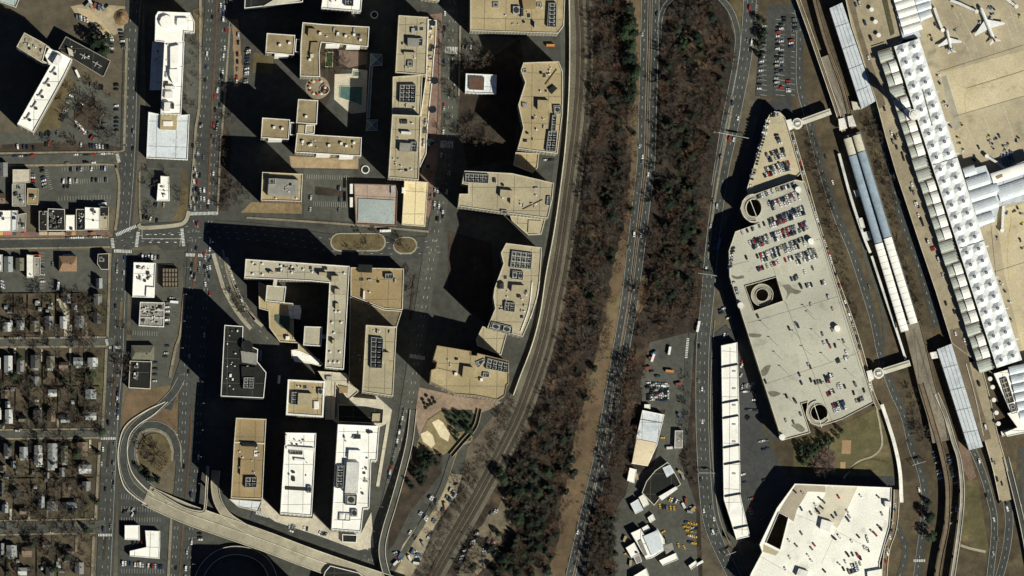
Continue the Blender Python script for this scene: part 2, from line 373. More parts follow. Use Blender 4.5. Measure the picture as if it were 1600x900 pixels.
sheet('parkway_verge', '1028,-20 1040,-20 1150,-20 1158,60 1150,120 1135,200 1118,290 1108,360 1100,430 1090,500 1086,620 1092,760 1098,905 905,905 925,820 955,690 985,540 1000,450 1018,300 1026,150', MATS['shaded_wood_litter'])
sheet('north_verge', ragged('1135,5 1150,-10 1163,-10 1155,60 1148,160 1125,270 1108,340 1118,270 1140,170 1155,90', 1.5), DRY)
sheet('russet_clearing', ragged('1000,440 1010,420 1012,470 996,500 985,520', 2.5), ORANGE_G)
sheet('russet_clearing', ragged('1075,40 1095,45 1100,75 1112,100 1100,110 1080,95 1072,60', 2.5), ORANGE_G)
# industrial yards
sheet('container_yard', '1015,535 1075,520 1084,540 1078,640 1072,690 1050,730 1020,735 1040,640 1005,640 1000,600', ASPH_OLD)
sheet('taxi_yard', '985,745 1060,712 1088,790 1088,850 1092,905 965,905 962,850 970,800', ASPH_OLD)
sheet('works_yard', '1157,535 1180,545 1215,690 1240,735 1240,760 1195,830 1180,850 1160,840 1150,760 1148,545', ASPH_DK)
sheet('depot_strip', '1106,530 1130,510 1152,518 1155,548 1152,560 1130,540 1128,840 1150,850 1118,830 1110,740', ASPH_DK)
# airport side
sheet('airport_ground', '1180,-20 1420,-20 1600,560 1620,920 1170,920 1240,760 1200,690 1120,420 1150,300 1190,170', mat('airport_verge', (0.105, 0.08, 0.048), (0.06, 0.048, 0.031), 0.1, 0.95, 0.015, 0.45, c3=(0.13, 0.105, 0.06), c3at=0.62))
sheet('surface_lot', '1200,8 1240,8 1247,60 1243,150 1232,152 1180,150 1184,100 1192,50', ASPH)
sheet('garage_apron', '1112,400 1135,350 1160,260 1195,160 1235,150 1240,180 1200,170 1165,300 1130,400 1140,440 1215,690 1205,690', ASPH_DK)
sheet('park_lawn', '1240,690 1300,672 1366,640 1380,660 1395,700 1397,758 1240,756', DRYG)
sheet('sunk_lane', '1240,742 1398,744 1400,760 1240,762', ASPH_DK)
sheet('ball_court', '1316,688 1330,688 1329,709 1315,709', mat('court_surface', (0.38, 0.25, 0.14), (0.33, 0.215, 0.12), 0.4, 0.9))
sheet('ball_court', '1313,722 1321,722 1321,733 1313,733', MATS['court_surface'])
sheet('play_ground', [(1287 + 20 * math.cos(a), 721 + 21 * math.sin(a)) for a in np.linspace(0, 6.1, 20)], mat('mulch', (0.15, 0.1, 0.08), (0.1, 0.07, 0.06), 0.2, 0.95))
sheet('metro_verge', '1497,690 1512,695 1525,745 1515,752 1505,735', mat('planting_bed', (0.2, 0.135, 0.1), (0.14, 0.1, 0.075), 0.4, 0.95))
sheet('station_lawn', '1505,750 1528,750 1545,860 1540,870 1512,850 1495,840', DRYG)
APRON = mat('apron_concrete', (0.46, 0.395, 0.275), (0.385, 0.33, 0.23), 0.05, 0.9, 0.012, 0.3, c3=(0.33, 0.29, 0.215), c3at=0.66)
APRON2 = mat('pale_apron', (0.56, 0.48, 0.325), (0.49, 0.42, 0.28), 0.05, 0.9, 0.012, 0.2)
sheet('apron', '1432,-20 1700,-20 1700,600 1590,600 1500,320 1430,70', APRON)
sheet('apron_lane', '1466,115 1700,52 1700,122 1490,182', APRON2)
sheet('apron_lane', '1555,330 1700,290 1700,600 1600,560 1570,430', APRON2)
sheet('apron_stain', '1470,120 1478,118 1502,195 1492,205', mat('grey_stain', (0.36, 0.33, 0.26), (0.3, 0.28, 0.22), 0.1, 0.9))
sheet('rear_apron', '1590,700 1700,670 1700,920 1610,920', ASPH_OLD)
# ---- streets of the quarter west of the highway
eads = road('street', '212,-20 207,60 205,120 202,230 196,320 189,400 185,500 182,570 176,640 170,760 163,920', 27, ASPH, line=(-9,), dash=(-4, 4.5))
road('street', '-20,251 60,249 190,246', 15, ASPH_OLD)
road('street', '-20,381 60,380 192,377', 13, ASPH)
road('street', '-20,536 180,534', 10.5, ASPH_OLD)
road('street', '-20,679 172,677', 10.5, ASPH_OLD)
road('street', '-20,825 165,822', 18, ASPH_OLD)
hwy = road('highway', '342,-20 331,150 322,225 317,330 313,400 308,480 303,560 300,620 297,700 289,800 280,920', 40, ASPH, dash=(-14.5, -9.5, 9, 14))
road('highway_slip', '262,640 275,600 285,570 292,545', 12, ASPH)
road('street', '184,378 220,368 320,362 420,368 520,383 620,388 690,385', 34, ASPH, dash=(-9, 0, 9))
road('street', '342,395 350,430 362,465 382,495 400,512 420,530', 13, ASPH_OLD, dash=(0,))
crystal = road('street', '704,-20 702,100 701,200 693,280 682,350 668,430 656,510 648,570 640,620 628,690 612,770 594,830 575,880 560,920', 24, ASPH_OLD, dash=(-5, 1))
road('street', '400,800 430,812 470,828 520,848 560,862 580,868', 16, ASPH)
road('street', '398,812 404,795 414,775 420,700 424,620 420,540', 15, ASPH_DK)
road('street', '512,850 508,800 514,700 520,640', 14, ASPH_DK)
road('street', '358,730 346,770 352,800 370,815 392,826', 10, ASPH)
# ---- islands in streets
MED = mat('median_earth', (0.13, 0.075, 0.045), (0.09, 0.055, 0.035), 0.3, 0.95)
pavement('highway_median', '340,-20 337,60 333,140 331,180 328,250 324,328', 3.2, MED)
pavement('highway_median', '308,395 305,410 303,450', 5, MED)
pavement('highway_median', '299,640 297,700 288,800 279,920', 2.6, MED)
pavement('street_median', '190,470 187,510', 4, ORANGE_G)
pavement('street_median', '182,545 176,640', 4, SOIL)
pavement('street_median', '171,690 168,730', 3.5, SOIL); pavement('street_median', '165,840 162,875', 3.5, SOIL)
def stadium(x0, y0, x1, y1):
    r = (y1 - y0) / 2; k = []
    for i in range(9): a = math.pi / 2 + math.pi * i / 8; k.append((x0 + r + r * math.cos(a), (y0 + y1) / 2 - r * math.sin(a)))
    for i in range(9): a = -math.pi / 2 + math.pi * i / 8; k.append((x1 - r + r * math.cos(a), (y0 + y1) / 2 - r * math.sin(a)))
    return k
for b_ in ((516, 364, 603, 393), (614, 370, 652, 397)):
    raised('island_kerb', stadium(*b_), CONC, 0.7); raised('street_island', stadium(b_[0] + 2, b_[1] + 2, b_[2] - 2, b_[3] - 2), DRY, 0.78)
pavement('street_median', '648,430 640,500', 3, SOIL)
# ---- pavements along the streets
for s_, w_ in (('198,60 196,150 194,225', 4), ('180,258 186,285 184,330 180,360', 4), ('172,395 170,470 168,528', 4), ('166,545 164,600 160,668', 4), ('156,690 152,760 149,812', 4),
               ('146,838 143,920', 4), ('-20,240 100,238 185,237 194,228', 3), ('-20,259 90,258 170,257 182,262', 3), ('-20,374 170,371', 2.5), ('-20,389 172,386', 2.5),
               ('-20,529 168,527', 3), ('-20,543 166,541', 3), ('-20,672 160,670', 2.5), ('-20,686 158,684', 2.5), ('-20,814 150,811', 2.5), ('-20,836 148,833', 2.5),
               ('313,-20 312,150 306,200 303,250 297,320', 4), ('218,268 218,320 220,346', 3), ('288,460 282,520 274,545 265,590', 4), ('268,800 262,920', 4),
               ('348,390 356,430 372,470 398,500', 3.5), ('360,30 352,140 345,230 340,330', 3), ('385,340 480,346 560,352 670,362', 3)):
    pavement('pavement', s_, w_, PAVE)
pavement('pavement', '216,350 224,356 275,352 290,345 295,330', 6, CONC)
pavement('pavement', '333,396 343,430 352,456 372,490 392,514', 6, CONC); pavement('pavement', '354,402 362,432 376,465 396,496 410,510', 5, CONC); pavement('pavement', '610,640 600,700 590,760', 5, CONC_W)
pavement('pavement', '688,40 686,180 678,290', 4, BRICKP); pavement('pavement', '719,40 717,150', 3, PAVE)
raised('forecourt_paving', '405,770 438,806 488,810 490,800 518,830 565,832 580,800 584,855 560,860 500,838 430,815 408,800', CONC_W)
raised('plaza', '505,590 565,592 590,620 612,640 604,662 592,668 528,662 510,650', CONC_W, 0.7)
# ---- parkway and airport roads
pw = road('parkway_carriageway', '1008,-20 1006,80 1003,180 1001,250 992,330 983,410 976,470 964,540 950,620 938,690 925,750 908,820 885,920', 11.5, ASPH, line=(5.2, -5.2), dash=(0,))
pe = road('parkway_carriageway', '1025,-20 1023,80 1020,180 1018,250 1009,330 999,410 991,470 979,540 964,620 952,690 939,750 922,820 900,920', 12, ASPH, line=(5.4, -5.4), dash=(0,))
pavement('parkway_median', '1016,-20 1014,80 1011,180 1009,250 1000,330 991,410 983,470 971,540 957,620 945,690 932,750 915,820 892,920', 1.8, mat('median_barrier', (0.2, 0.13, 0.08), (0.15, 0.1, 0.065), 0.4, 0.9))
road('slip_road', '1030,60 1031,35 1036,15 1045,2 1060,-12', 7, ASPH, line=(3, -3))
road('slip_road', '1108,-20 1125,-4 1140,14 1149,35 1153,60 1150,95 1142,140 1134,180 1126,225 1116,290', 9, ASPH, line=(4.2, -4.2))
ar = road('airport_road', '1173,-20 1168,60 1161,110 1151,160 1141,210 1128,270 1118,340 1111,400 1106,460 1099,530 1097,600 1098,680 1102,760 1108,810 1122,850 1152,910', 21, ASPH, dash=(-3.5, 3.5), line=(9.8, -9.8))
pavement('road_divider', '1146,150 1138,200 1124,270 1113,340 1107,400', 3.5, PAVE)
pavement('road_divider', '1117,500 1112,560 1110,620 1112,700 1122,800 1140,850', 1.5, PAVE)
road('service_road', '1118,560 1116,640 1118,740 1128,810 1150,850 1165,880', 8, ASPH_OLD)
road('yard_road', '1082,520 1075,560 1073,620 1068,690', 10, ASPH)
road('yard_lane', '1000,740 985,770 966,800 962,850 968,920', 9, ASPH_OLD)
road('terminal_road', '1240,-20 1250,40 1250,130 1262,180 1280,250 1305,330 1330,390 1350,450 1365,500 1378,560 1395,610 1413,650 1425,700 1440,740 1446,790 1438,860 1430,920', 12, ASPH, dash=(0,), line=(5.5,))
road('service_road', '1340,330 1352,400 1365,440 1378,480 1385,540', 6, ASPH_OLD)
road('arrivals_road', '1345,60 1370,180 1395,270 1410,340 1440,420 1465,510', 15, ASPH, dash=(-3, 3))
road('arrivals_road', '1514,690 1532,730 1546,775 1554,825 1545,920', 12, ASPH, dash=(0,), line=(5, -5))
road('arrivals_road', '1572,775 1577,815 1571,865 1556,920', 13, ASPH, dash=(0,), line=(6, -6))
road('arrivals_road', '1580,740 1600,800 1620,850', 12, ASPH, dash=(0,))
road('terminal_road', '1400,820 1415,860 1400,920', 10, ASPH, dash=(0,))
path = pavement('path', '1370,640 1375,665 1378,695 1365,712 1340,722 1325,738 1318,748', 3, CONC)
pavement('path', '1500,852 1520,858 1540,862', 4, CONC); pavement('path', '1320,740 1340,725 1360,718 1385,722', 2.5, MATS['dry_grass'])
road('yard_lane', '608,900 640,850 668,805 690,765 702,730 712,700', 9, ASPH_OLD, yline=(4,))
# ---- painted crossings and arrows
for a_, b_, w_, n_ in (((183, 240), (186, 254), 5, 7), ((296, 334), (341, 333), 5, 22), ((284, 357), (287, 385), 5, 12), ((290, 398), (337, 400), 5, 22), ((181, 367), (213, 353), 5, 14),
                       ((216, 362), (213, 386), 5, 11), ((178, 392), (206, 393), 5, 12), ((175, 372), (177, 388), 5, 7), ((166, 530), (168, 540), 4, 5), ((170, 543), (190, 543), 4, 9),
                       ((157, 685), (181, 685), 4, 9), ((153, 836), (175, 836), 4, 9), ((272, 686), (277, 678), 4, 4), ((695, 78), (715, 79), 11, 8), ((688, 225), (708, 226), 11, 9),
                       ((640, 556), (664, 560), 6, 12), ((400, 800), (420, 806), 7, 9), ((560, 852), (576, 857), 5, 7), ((1075, 528), (1072, 560), 4, 12), ((1427, 876), (1446, 876), 4, 7)):
    zebra(a_, b_, w_, n_)
for q in range(5):
    x = 228 + q * 13
    MARK_W.face([pt(*v, 0.5) for v in ((x, 366), (x + 4, 366), (x + 4, 367), (x, 367))]); MARK_W.face([pt(*v, 0.5) for v in ((x + 5, 378), (x + 9, 378), (x + 9, 379), (x + 5, 379))])
ribbon(MARK_W, [(222, 373), (283, 373)], 0.5, 0.5); ribbon(MARK_W, [(222, 359), (222, 373)], 0.5, 0.5); ribbon(MARK_W, [(282, 373), (281, 385)], 0.5, 0.5)
for a_, b_, n_, l_ in (((97, 265), (172, 260), 18, 6), ((97, 285), (168, 281), 20, 8), ((92, 310), (172, 308), 18, 7), ((72, 266), (80, 295), 9, 6), ((480, 276), (545, 278), 18, 7), ((490, 318), (540, 320), 16, 8),
                       ((65, 395), (65, 455), 12, 9), ((208, 520), (245, 522), 10, 7), ((190, 775), (225, 780), 9, 8), ((190, 795), (260, 797), 17, 8), ((190, 812), (250, 812), 15, 7), ((190, 892), (255, 893), 16, 7)):
    stalls(a_, b_, n_, l_)
for x0, x1, ys in ((1188, 1198, (30, 148)), (1212, 1226, (30, 148)), (1236, 1242, (20, 148))):
    for k in range(16):
        y = ys[0] + (ys[1] - ys[0]) * k / 15; ribbon(MARK_W, [(x0, y), (x1, y + 1.2)], 0.28, 0.5)
for k in range(14):
    y = 6 + k * 4; ribbon(MARK_W, [(1180 - k * .35, y), (1184 - k * .35, y + 3)], 0.5, 0.5)
for k in range(8): ribbon(MARK_W, [(1180.5 - k * 0.6, y0 := 8 + k * 3), (1183 - k * 0.6, y0 + 2)], 0.3, 0.5)
# apron paint and expansion joints
JOINT = MB()
for a_, b_ in (((1465, 112), (1600, 70)), ((1490, 182), (1600, 150)), ((1510, 138), (1600, 110)), ((1553, 425), (1600, 410)), ((1545, 318), (1556, 430))):
    ribbon(JOINT, [a_, b_], 0.7, 0.5)
tag(JOINT.build('expansion_joint', mat('joint_tar', (0.1, 0.095, 0.08), None, 1)), kind='structure')
for s_ in ('1488,85 1488,105 1493,125 1505,136 1540,130 1600,110', '1558,70 1560,85', '1545,136 1515,140 1508,155 1510,180 1518,205', '1570,162 1585,195 1590,220', '1570,385 1580,350 1578,330', '1580,340 1574,400 1577,440'):
    ribbon(MARK_Y, smooth(s_), 0.6, 0.5)
for s_ in ('1480,116 1497,176', '1500,20 1520,60', '1490,50 1515,78', '1498,30 1490,18', '1570,30 1585,70', '1575,28 1600,20', '1508,192 1523,225', '1568,165 1588,230', '1592,400 1600,425', '1577,10 1590,50', '1504,60 1520,95', '1530,90 1517,50', '1535,175 1546,205'):
    ribbon(MARK_W, smooth(s_), 0.35, 0.5)
# ------------------------------------------------------------------ railway
RAILW = '889,-20 890,60 889,140 884,220 876,290 866,360 853,430 844,490 831,540 812,590 802,618'
rail_c = smooth('905,-20 907,20 909,60 908,125 902,200 893,270 884,340 872,420 862,470 850,530 832,590 810,650 790,692 765,740 735,795 700,855 665,920', 6)
_z[0] += 0.006
A, B = band(rail_c, 36); mb = MB(); mb.strip([pt(*p, 0.3) for p in A], [pt(*p, 0.3) for p in B]); tag(mb.build('railway_bed', GRAVEL), kind='structure')
def track(name, c, o, gauge=2.6, z=0.6, width=5.0, ma=RUST):
    mb = MB(); k = side(c, o)
    A, B = band(k, width); mb.strip([pt(*p, z) for p in A], [pt(*p, z) for p in B], 0)
    for q in (-gauge / 2, gauge / 2):
        A, B = band(k, 0.32, q); mb.strip([pt(*p, z + 0.18) for p in A], [pt(*p, z + 0.18) for p in B], 1)
    return tag(mb.build(name, [ma, mat('rail_steel', (0.16, 0.14, 0.12), (0.12, 0.105, 0.09), 1, 0.5)]), kind='structure')
track('railway_track', rail_c, 5.5); track('railway_track', rail_c, -1.5)
nr = len(rail_c); far = [side(rail_c, -12 + 4.2 * max(0, (i / nr - .5) / .5))[i] for i in range(nr)]; track('railway_track', far, 0)
pavement('path', '876,-20 879,60 880,140 876,200 868,260 862,330 850,400', 8, ASPH_OLD, h=0.2)
WALLC = mat('retaining_wall', (0.4, 0.34, 0.24), (0.32, 0.27, 0.19), 0.3, 0.9)
# ------------------------------------------------------------------ buildings
rng = random.Random(7)
def unit_mesh(kind):
    mb = MB()
    if kind == 'box': mb.box(0, 0, 0, 0.8, 1, 1, 0, 0).box(0, 0, 0.8, 1.0, 0.8, 0.8, 0, 1)
    if kind == 'fan': mb.box(0, 0, 0, 0.85, 1, 1, 0, 0); mb.cyl(0, 0, 0.85, 1.0, 0.36, 0.4, 10, 0, 1)
    if kind == 'vent': mb.cyl(0, 0, 0, 0.7, 0.3, 0.3, 8, 0).cyl(0, 0, 0.7, 1.0, 0.5, 0.3, 8, 0)
    if kind == 'duct': mb.box(0, 0, 0.3, 0.9, 1, 0.5, 0, 0).box(0.35, 0, 0, 0.3, 0.1, 0.4, 0, 1).box(-0.35, 0, 0, 0.3, 0.1, 0.4, 0, 1)
    return mb.mesh('rooftop_' + kind, [METAL_L if kind in ('vent',) else METAL, DARKM])
UM = {k: unit_mesh(k) for k in ('box', 'fan', 'vent', 'duct')}
UM['white'] = MB().box(0, 0, 0, 0.8, 1, 1, 0, 0).box(0, 0, 0.8, 1.0, 0.8, 0.8, 0, 0).mesh('rooftop_white', [PAR_W])
def building(name, label, cat, poly, h, wall=WALL_C, roof=TAN_R, par=1.0, parm=PAR, z0=0.0, group=None, pw_=0.6):
    top = xy(poly, h); cx = sum(p[0] for p in top) / len(top); cy = sum(p[1] for p in top) / len(top)
    root = thing(name, (cx, cy, z0), label, cat, group); block(root, poly, h, wall, roof, par, parm, z0, pw_); seams(root, P(poly), h); return root
SEAM = mat('roof_joint_tar', (0.13, 0.115, 0.085), (0.09, 0.08, 0.06), 0.6, 0.9)
def seams(root, q, h):
    xs = [p[0] for p in q]; ys = [p[1] for p in q]; x0, x1, y0, y1 = min(xs), max(xs), min(ys), max(ys); r = random.Random(int(x0 * 7 + y0 * 13))
    if (x1 - x0) * (y1 - y0) < 700: return
    def strip_(f):
        t = [k / 120 for k in range(121)]; ok = [inside(*f(k), q) for k in t]; best = (0, 0); s0 = None
        for i, o in enumerate(ok + [False]):
            if o and s0 is None: s0 = i
            if not o and s0 is not None:
                if i - s0 > best[1] - best[0]: best = (s0, i)
                s0 = None
        if best[1] - best[0] < 14: return
        a, b = f(t[best[0] + 2]), f(t[best[1] - 3]); ln = side([a, b], .28), side([a, b], -.28); mb = MB(); mb.strip([pt(*p, h - .24) for p in ln[0]], [pt(*p, h - .24) for p in ln[1]]); mb.build('roof_seam', SEAM, root)
    for k in range(max(1, int((y1 - y0) / 32))):
        y = y0 + (y1 - y0) * (k + r.uniform(.3, .7)) / max(1, int((y1 - y0) / 32)); sl_ = r.uniform(-2, 4); strip_(lambda t: (x0 + (x1 - x0) * t, y + sl_ * t))
    if x1 - x0 > 36:
        for k in range(int((x1 - x0) / 45) + 1): x = x0 + (x1 - x0) * (k + r.uniform(.3, .7)) / (int((x1 - x0) / 45) + 1); strip_(lambda t: (x - 2 * t, y0 + (y1 - y0) * t))
def block(root, poly, h, wall=WALL_C, roof=TAN_R, par=1.0, parm=PAR, z0=0.0, pw_=0.6, names=('wall', 'roof', 'parapet')):
    top = xy(poly, h); mb = MB(); mb.prism(top, z0, h - 0.3, top=False); wl = mb.build(names[0], wall, root)
    mb = MB(); ins = offset(top, 0.15); mb.face([(x, y, h - 0.3) for x, y in ins]); rf = mb.build(names[1], roof, root)
    if par:
        mb = MB(); mb.ring(offset(top, -0.12), offset(top, pw_), h - 0.35, h - 0.3 + par); mb.build(names[2], parm, root)
    return rf
def pent(root, poly, h, hh, ma=BEIGE_R, name='penthouse', top=None):
    """a raised block on a roof at height h, drawn where its top is seen"""
    q = xy(poly, h + hh); mb = MB(); mb.prism(q, h - 0.25, h + hh, 0, 1); return mb.build(name, [ma, top or ma], root)
def unit(root, kind, x, y, h, sx, sy, sz, rz=0.0, name=None):
    p = pt(x, y, h + sz * 0.5); nm = name or {'box': 'air_handler', 'fan': 'cooling_unit', 'vent': 'roof_vent', 'duct': 'roof_duct', 'white': 'air_handler'}[kind]
    return put(UM[kind], nm, root, (p.x, p.y, h - 0.28), rz, (sx, sy, sz))
def clutter(root, poly, h, n, kinds=('vent', 'box', 'vent', 'duct'), seed=1, big=1.0):
    r = random.Random(seed); q = P(poly); xs = [p[0] for p in q]; ys = [p[1] for p in q]; k = 0
    while k < n:
        x, y = r.uniform(min(xs), max(xs)), r.uniform(min(ys), max(ys))
        if not all(inside(x + dx, y + dy, q) for dx, dy in ((-3, 0), (3, 0), (0, 3), (0, -3))): continue
        kd = r.choice(kinds); s_ = r.uniform(1.3, 2.6) * big * (0.75 if kd == 'vent' else 1.2)
        unit(root, kd, x, y, h, s_ * r.uniform(.8, 1.6), s_, r.uniform(1, 2.4), r.choice((0, math.pi / 2))); k += 1
def screen(root, poly, h, hh=2.5, ma=DARKM, nx=3, ny=2, kind='fan', fill=DARKM):
    """a walled plant well with rows of cooling units"""
    q = xy(poly, h); mb = MB(); mb.ring(q, offset(q, 0.4), h - 0.25, h + hh); s_ = mb.build('plant_screen', METAL, root)
    mb = MB(); mb.face([(x, y, h - 0.2) for x, y in offset(q, 0.35)]); mb.build('plant_floor', fill, root)
    p = P(poly); a, b, c, d = [Vector(v) for v in (p[0], p[1], p[2], p[3])]
    for i in range(nx):
        for j in range(ny):
            u, v = (i + 0.5) / nx, (j + 0.5) / ny; o = a.lerp(b, u).lerp(d.lerp(c, u), v)
            wx = (b - a).length * S / nx * 0.7; wy = (d - a).length * S / ny * 0.7; t = b - a
            unit(root, kind, o.x, o.y, h, wx, wy, hh * 0.8, -math.atan2(t.y, t.x))
H = 43.0
def w3(p): q = pt(*p, 0); return (q.x, q.y)
# --- slab tower group with courtyard (north)
def slab_group(dx, dy, lab, flip, seed):
    r_ = None
    if not flip:
        r_ = building('apartment_tower', lab, 'apartment building', '473,35 505,38 577,42 575,73 502,66 499,83 500,120 469,119 470,68', H, roof=SLAB_R, parm=PAR_W)
        block(r_, '417,52 461,55 459,86 415,82', H, roof=SLAB_R, parm=PAR_W); block(r_, '462.5,61 470,62 469,82 461,81', H - 4, roof=DARK_R, parm=PAR_W)
        pent(r_, '486,66 498,66 497,83 484,83', H, 1.6, SLAB_R); pent(r_, '482,44 493,45 492,58 481,56', H, 3.2, SLAB_R); pent(r_, '485,84 490,84 490,90 485,90', H, 3, PAR)
        for x, y in ((437, 70), (452, 67), (483, 50), (500, 52), (528, 52), (540, 56), (553, 54), (563, 62), (484, 93)): unit(r_, 'white', x, y, H, 2.6, 2.4, 2.4)
        for x, y in ((520, 70), (552, 72), (440, 86)):
            mb = MB(); p = pt(x, y, H - 3); mb.box(p.x, p.y, 4, H - 3, 14, 2.2, 0.0); mb.build('balcony_stack', PAR_W, r_)
    else:
        r_ = building('apartment_tower', lab, 'apartment building', '464,208 496,211 565,215 564,244 461,238', H, roof=SLAB_R, parm=PAR_W)
        block(r_, '466,155 497,157 495,194 463,192', H, roof=SLAB_R, parm=PAR_W); block(r_, '410,184 453,187 451,218 408,215', H, roof=SLAB_R, parm=PAR_W); block(r_, '454,191 464,192 463,211 453,211', H - 4, roof=DARK_R, parm=PAR_W)
        block(r_, '478,195 492,195 491,209 477,208', H - 1, roof=BEIGE_R, parm=PAR_W); pent(r_, '466,195 476,195 475,208 465,207', H - 1, 2, TAN_R)
        for x, y in ((428, 199), (441, 201), (478, 182), (473, 221), (486, 226), (514, 227), (541, 228), (553, 223), (533, 224)): unit(r_, 'white', x, y, H, 2.6, 2.4, 2.4)
        for x, y in ((505, 241), (541, 244), (430, 217)):
            mb = MB(); p = pt(x, y, H - 3); mb.box(p.x, p.y, 4, H - 3, 14, 2.2, 0.0); mb.build('balcony_stack', PAR_W, r_)
    clutter(r_, '475,40 570,45 570,68 505,62' if not flip else '470,215 560,220 560,240 466,234', H, 7, seed=seed)
    return r_
slab_group(0, 0, 'tan roofed T shaped tower with square wing, north of the pool court', False, 3)
slab_group(0, 0, 'tan roofed T shaped tower with square wing, south of the pool court', True, 4)
# --- row of three office slabs beside the shopping street
b = building('office_block', 'long beige office slab with grey penthouse, beside the tower group and shopping street', 'office building', '623,24 669,27 666,117 618,113', H, roof=BEIGE_R)
pent(b, '637,59 655,60 654,73 637,72', H, 4, GREY_R); screen(b, '653,60 661,60 660,72 653,72', H, 3, nx=1, ny=2); pent(b, '631,81 650,82 650,86 631,85', H, 3, BEIGE_R); screen(b, '637,95 646,95 645,105 636,104', H, 1.5, nx=1, ny=1)
clutter(b, '625,28 665,30 662,112 621,110', H, 8, seed=5); pent(b, '643,44 648,44 648,52 643,52', H, 2, METAL)
b = building('office_block', 'middle low office slab with exposed dark rooftop plant, between two beige slabs', 'office building', '614,120 660,117 657,180 613,178', H - 8, roof=BEIGE_R)
screen(b, '625,133 650,133 649,161 624,160', H - 8, 3.5, nx=3, ny=4); clutter(b, '616,162 655,162 655,178 616,176', H - 8, 4, seed=6)
b = building('office_block', 'beige office slab with fan topped penthouse, next to the yellow sand roof', 'office building', '613,179 658,181 654,281 607,277', H, roof=BEIGE_R)
pent(b, '625,223 642,224 641,237 624,236', H, 4, GREY_R); screen(b, '642,222 652,222 651,238 642,237', H, 3, nx=1, ny=2); pent(b, '627,205 642,206 642,210 627,209', H, 3, METAL_L); unit(b, 'box', 632, 191, H, 7, 4, 2.5)
clutter(b, '611,184 655,186 652,275 609,272', H, 12, seed=8)
# --- podium shops along the street
b = building('shop_terrace', 'low cream shopping terrace with bowed glass bays along the street', 'shops', '669,30 682,32 681,66 678,90 676,120 672,160 668,200 666,240 656,262 657,182 666,117', 9, WALL_G, roof=mat('cream_roof', (0.5, 0.4, 0.25), (0.38, 0.3, 0.19), 0.3, 0.9, 0.06, 0.4), parm=PAR_W)
for x, y, rr in ((676, 74, 4), (679, 126, 6), (676, 171, 6), (673, 222, 6), (668, 260, 4), (676, 36, 5)):
    p = pt(x, y, 10.5); mb = MB(); mb.cyl(p.x, p.y, 8.5, 10.2, rr * S, rr * S, 14, 0, 1); mb.build('glass_bay', [PAR_W, GLASS], b)
clutter(b, '669,35 680,36 676,118 668,180 666,115', 9, 14, seed=9, big=1.3); clutter(b, '663,182 670,184 664,240 657,250', 9, 12, seed=10, big=1.3)
# --- office by the highway with grey penthouse
b = building('office_block', 'square tan office block with large stepped grey penthouse, beside the highway crossing', 'office building', '410,269 473,272 471,315 408,313', H, WALL_B, roof=TAN_R)
pent(b, '420,278 467,281 466,307 418,305', H, 5, GREY_R); screen(b, '420,279 430,279 430,288 420,288', H + 5, 2, nx=1, ny=1); clutter(b, '432,282 464,284 463,304 432,303', H + 5, 6, seed=11)
for x in (431, 463): unit(b, 'vent', x, 310, H, 2, 2, 1.5)
# --- rink, sand-coloured roof
b = building('ice_rink', 'low hall with pink roof and pale blue grey rink surface', 'ice rink', '553,287 618,289 621,300 619,353 556,350', 7, WALL_B, roof=mat('pink_roof', (0.42, 0.32, 0.26), (0.36, 0.27, 0.22), 0.2, 0.9, 0.03, 0.2), parm=BRICKP)
pent(b, '560,310 616,313 614,349 559,346', 7, 0.6, mat('rink_ice', (0.36, 0.41, 0.4), (0.31, 0.36, 0.36), 0.1, 0.6, 0.05, 0.25), 'rink')
pent(b, '611,290 618,290 618,302 611,302', 7, 1.5, METAL, 'plant_room')
mb = MB()
for y in (295, 316):
    p = pt(549, y, 7.6); mb.box(p.x, p.y, 7.2, 7.6, 3, 10, 0)
mb.build('white_awning', PAR_W, b)
b = building('pale_hall', 'pale yellow flat roofed hall between the rink and the tree lined street', 'hall', '632,281 669,285 664,354 628,351', 9, WALL_C, roof=mat('cream_yellow_roof', (0.78, 0.66, 0.4), (0.7, 0.59, 0.36), 0.08, 0.9, 0.04, 0.15), par=0.6)
unit(b, 'white', 630, 297, 9, 3, 6, 3)
# --- large L-shaped block
b = building('hotel_block', 'huge L shaped beige block with dotted roof vents round a dark courtyard', 'hotel', '384,405 546,416 545,440 537,577 508,574 515,442 486,439 382,434', H, roof=mat('grey_beige_roof', (0.44, 0.4, 0.3), (0.37, 0.335, 0.255), 0.12, 0.95, 0.03, 0.25), parm=PAR_W)
pr = '417,446 447,448 444,473 415,470'; block(b, pr, H - 6, roof=MATS['grey_beige_roof'], parm=PAR_W); block(b, '476,510 504,511 502,541 474,539', H - 6, roof=MATS['grey_beige_roof'], parm=PAR_W)
pent(b, '429,430 435,430 432,447 426,447', H - 6, 4, PAR); pent(b, '503,523 512,523 511,530 503,529', H - 6, 2, BEIGE_R)
for x, y in ((395, 411), (395, 428), (410, 412), (410, 429), (439, 415), (439, 421), (456, 417), (456, 426), (474, 421), (488, 425), (538, 427)): unit(b, 'vent', x, y, H, 2.6, 2.6, 1.6)
for x, y in ((516, 550), (531, 550), (515, 566), (529, 566), (522, 566), (519, 504), (533, 504), (522, 520), (524, 487), (530, 487)): unit(b, 'vent', x, y, H, 2.6, 2.6, 1.6)
for q, hh in (('421,424 428,425 427,428 420,427', 4), ('499,425 511,426 510,431 498,430', 5), ('518,431 530,431 530,440 518,440', 5), ('523,451 532,452 531,461 523,460', 4), ('519,531 524,531 524,537 519,537', 4), ('524,474 530,474 530,483 524,483', 3)): pent(b, q, H, hh, BEIGE_R, 'stair_head')
clutter(b, '388,408 540,419 540,432 388,428', H, 12, seed=12)
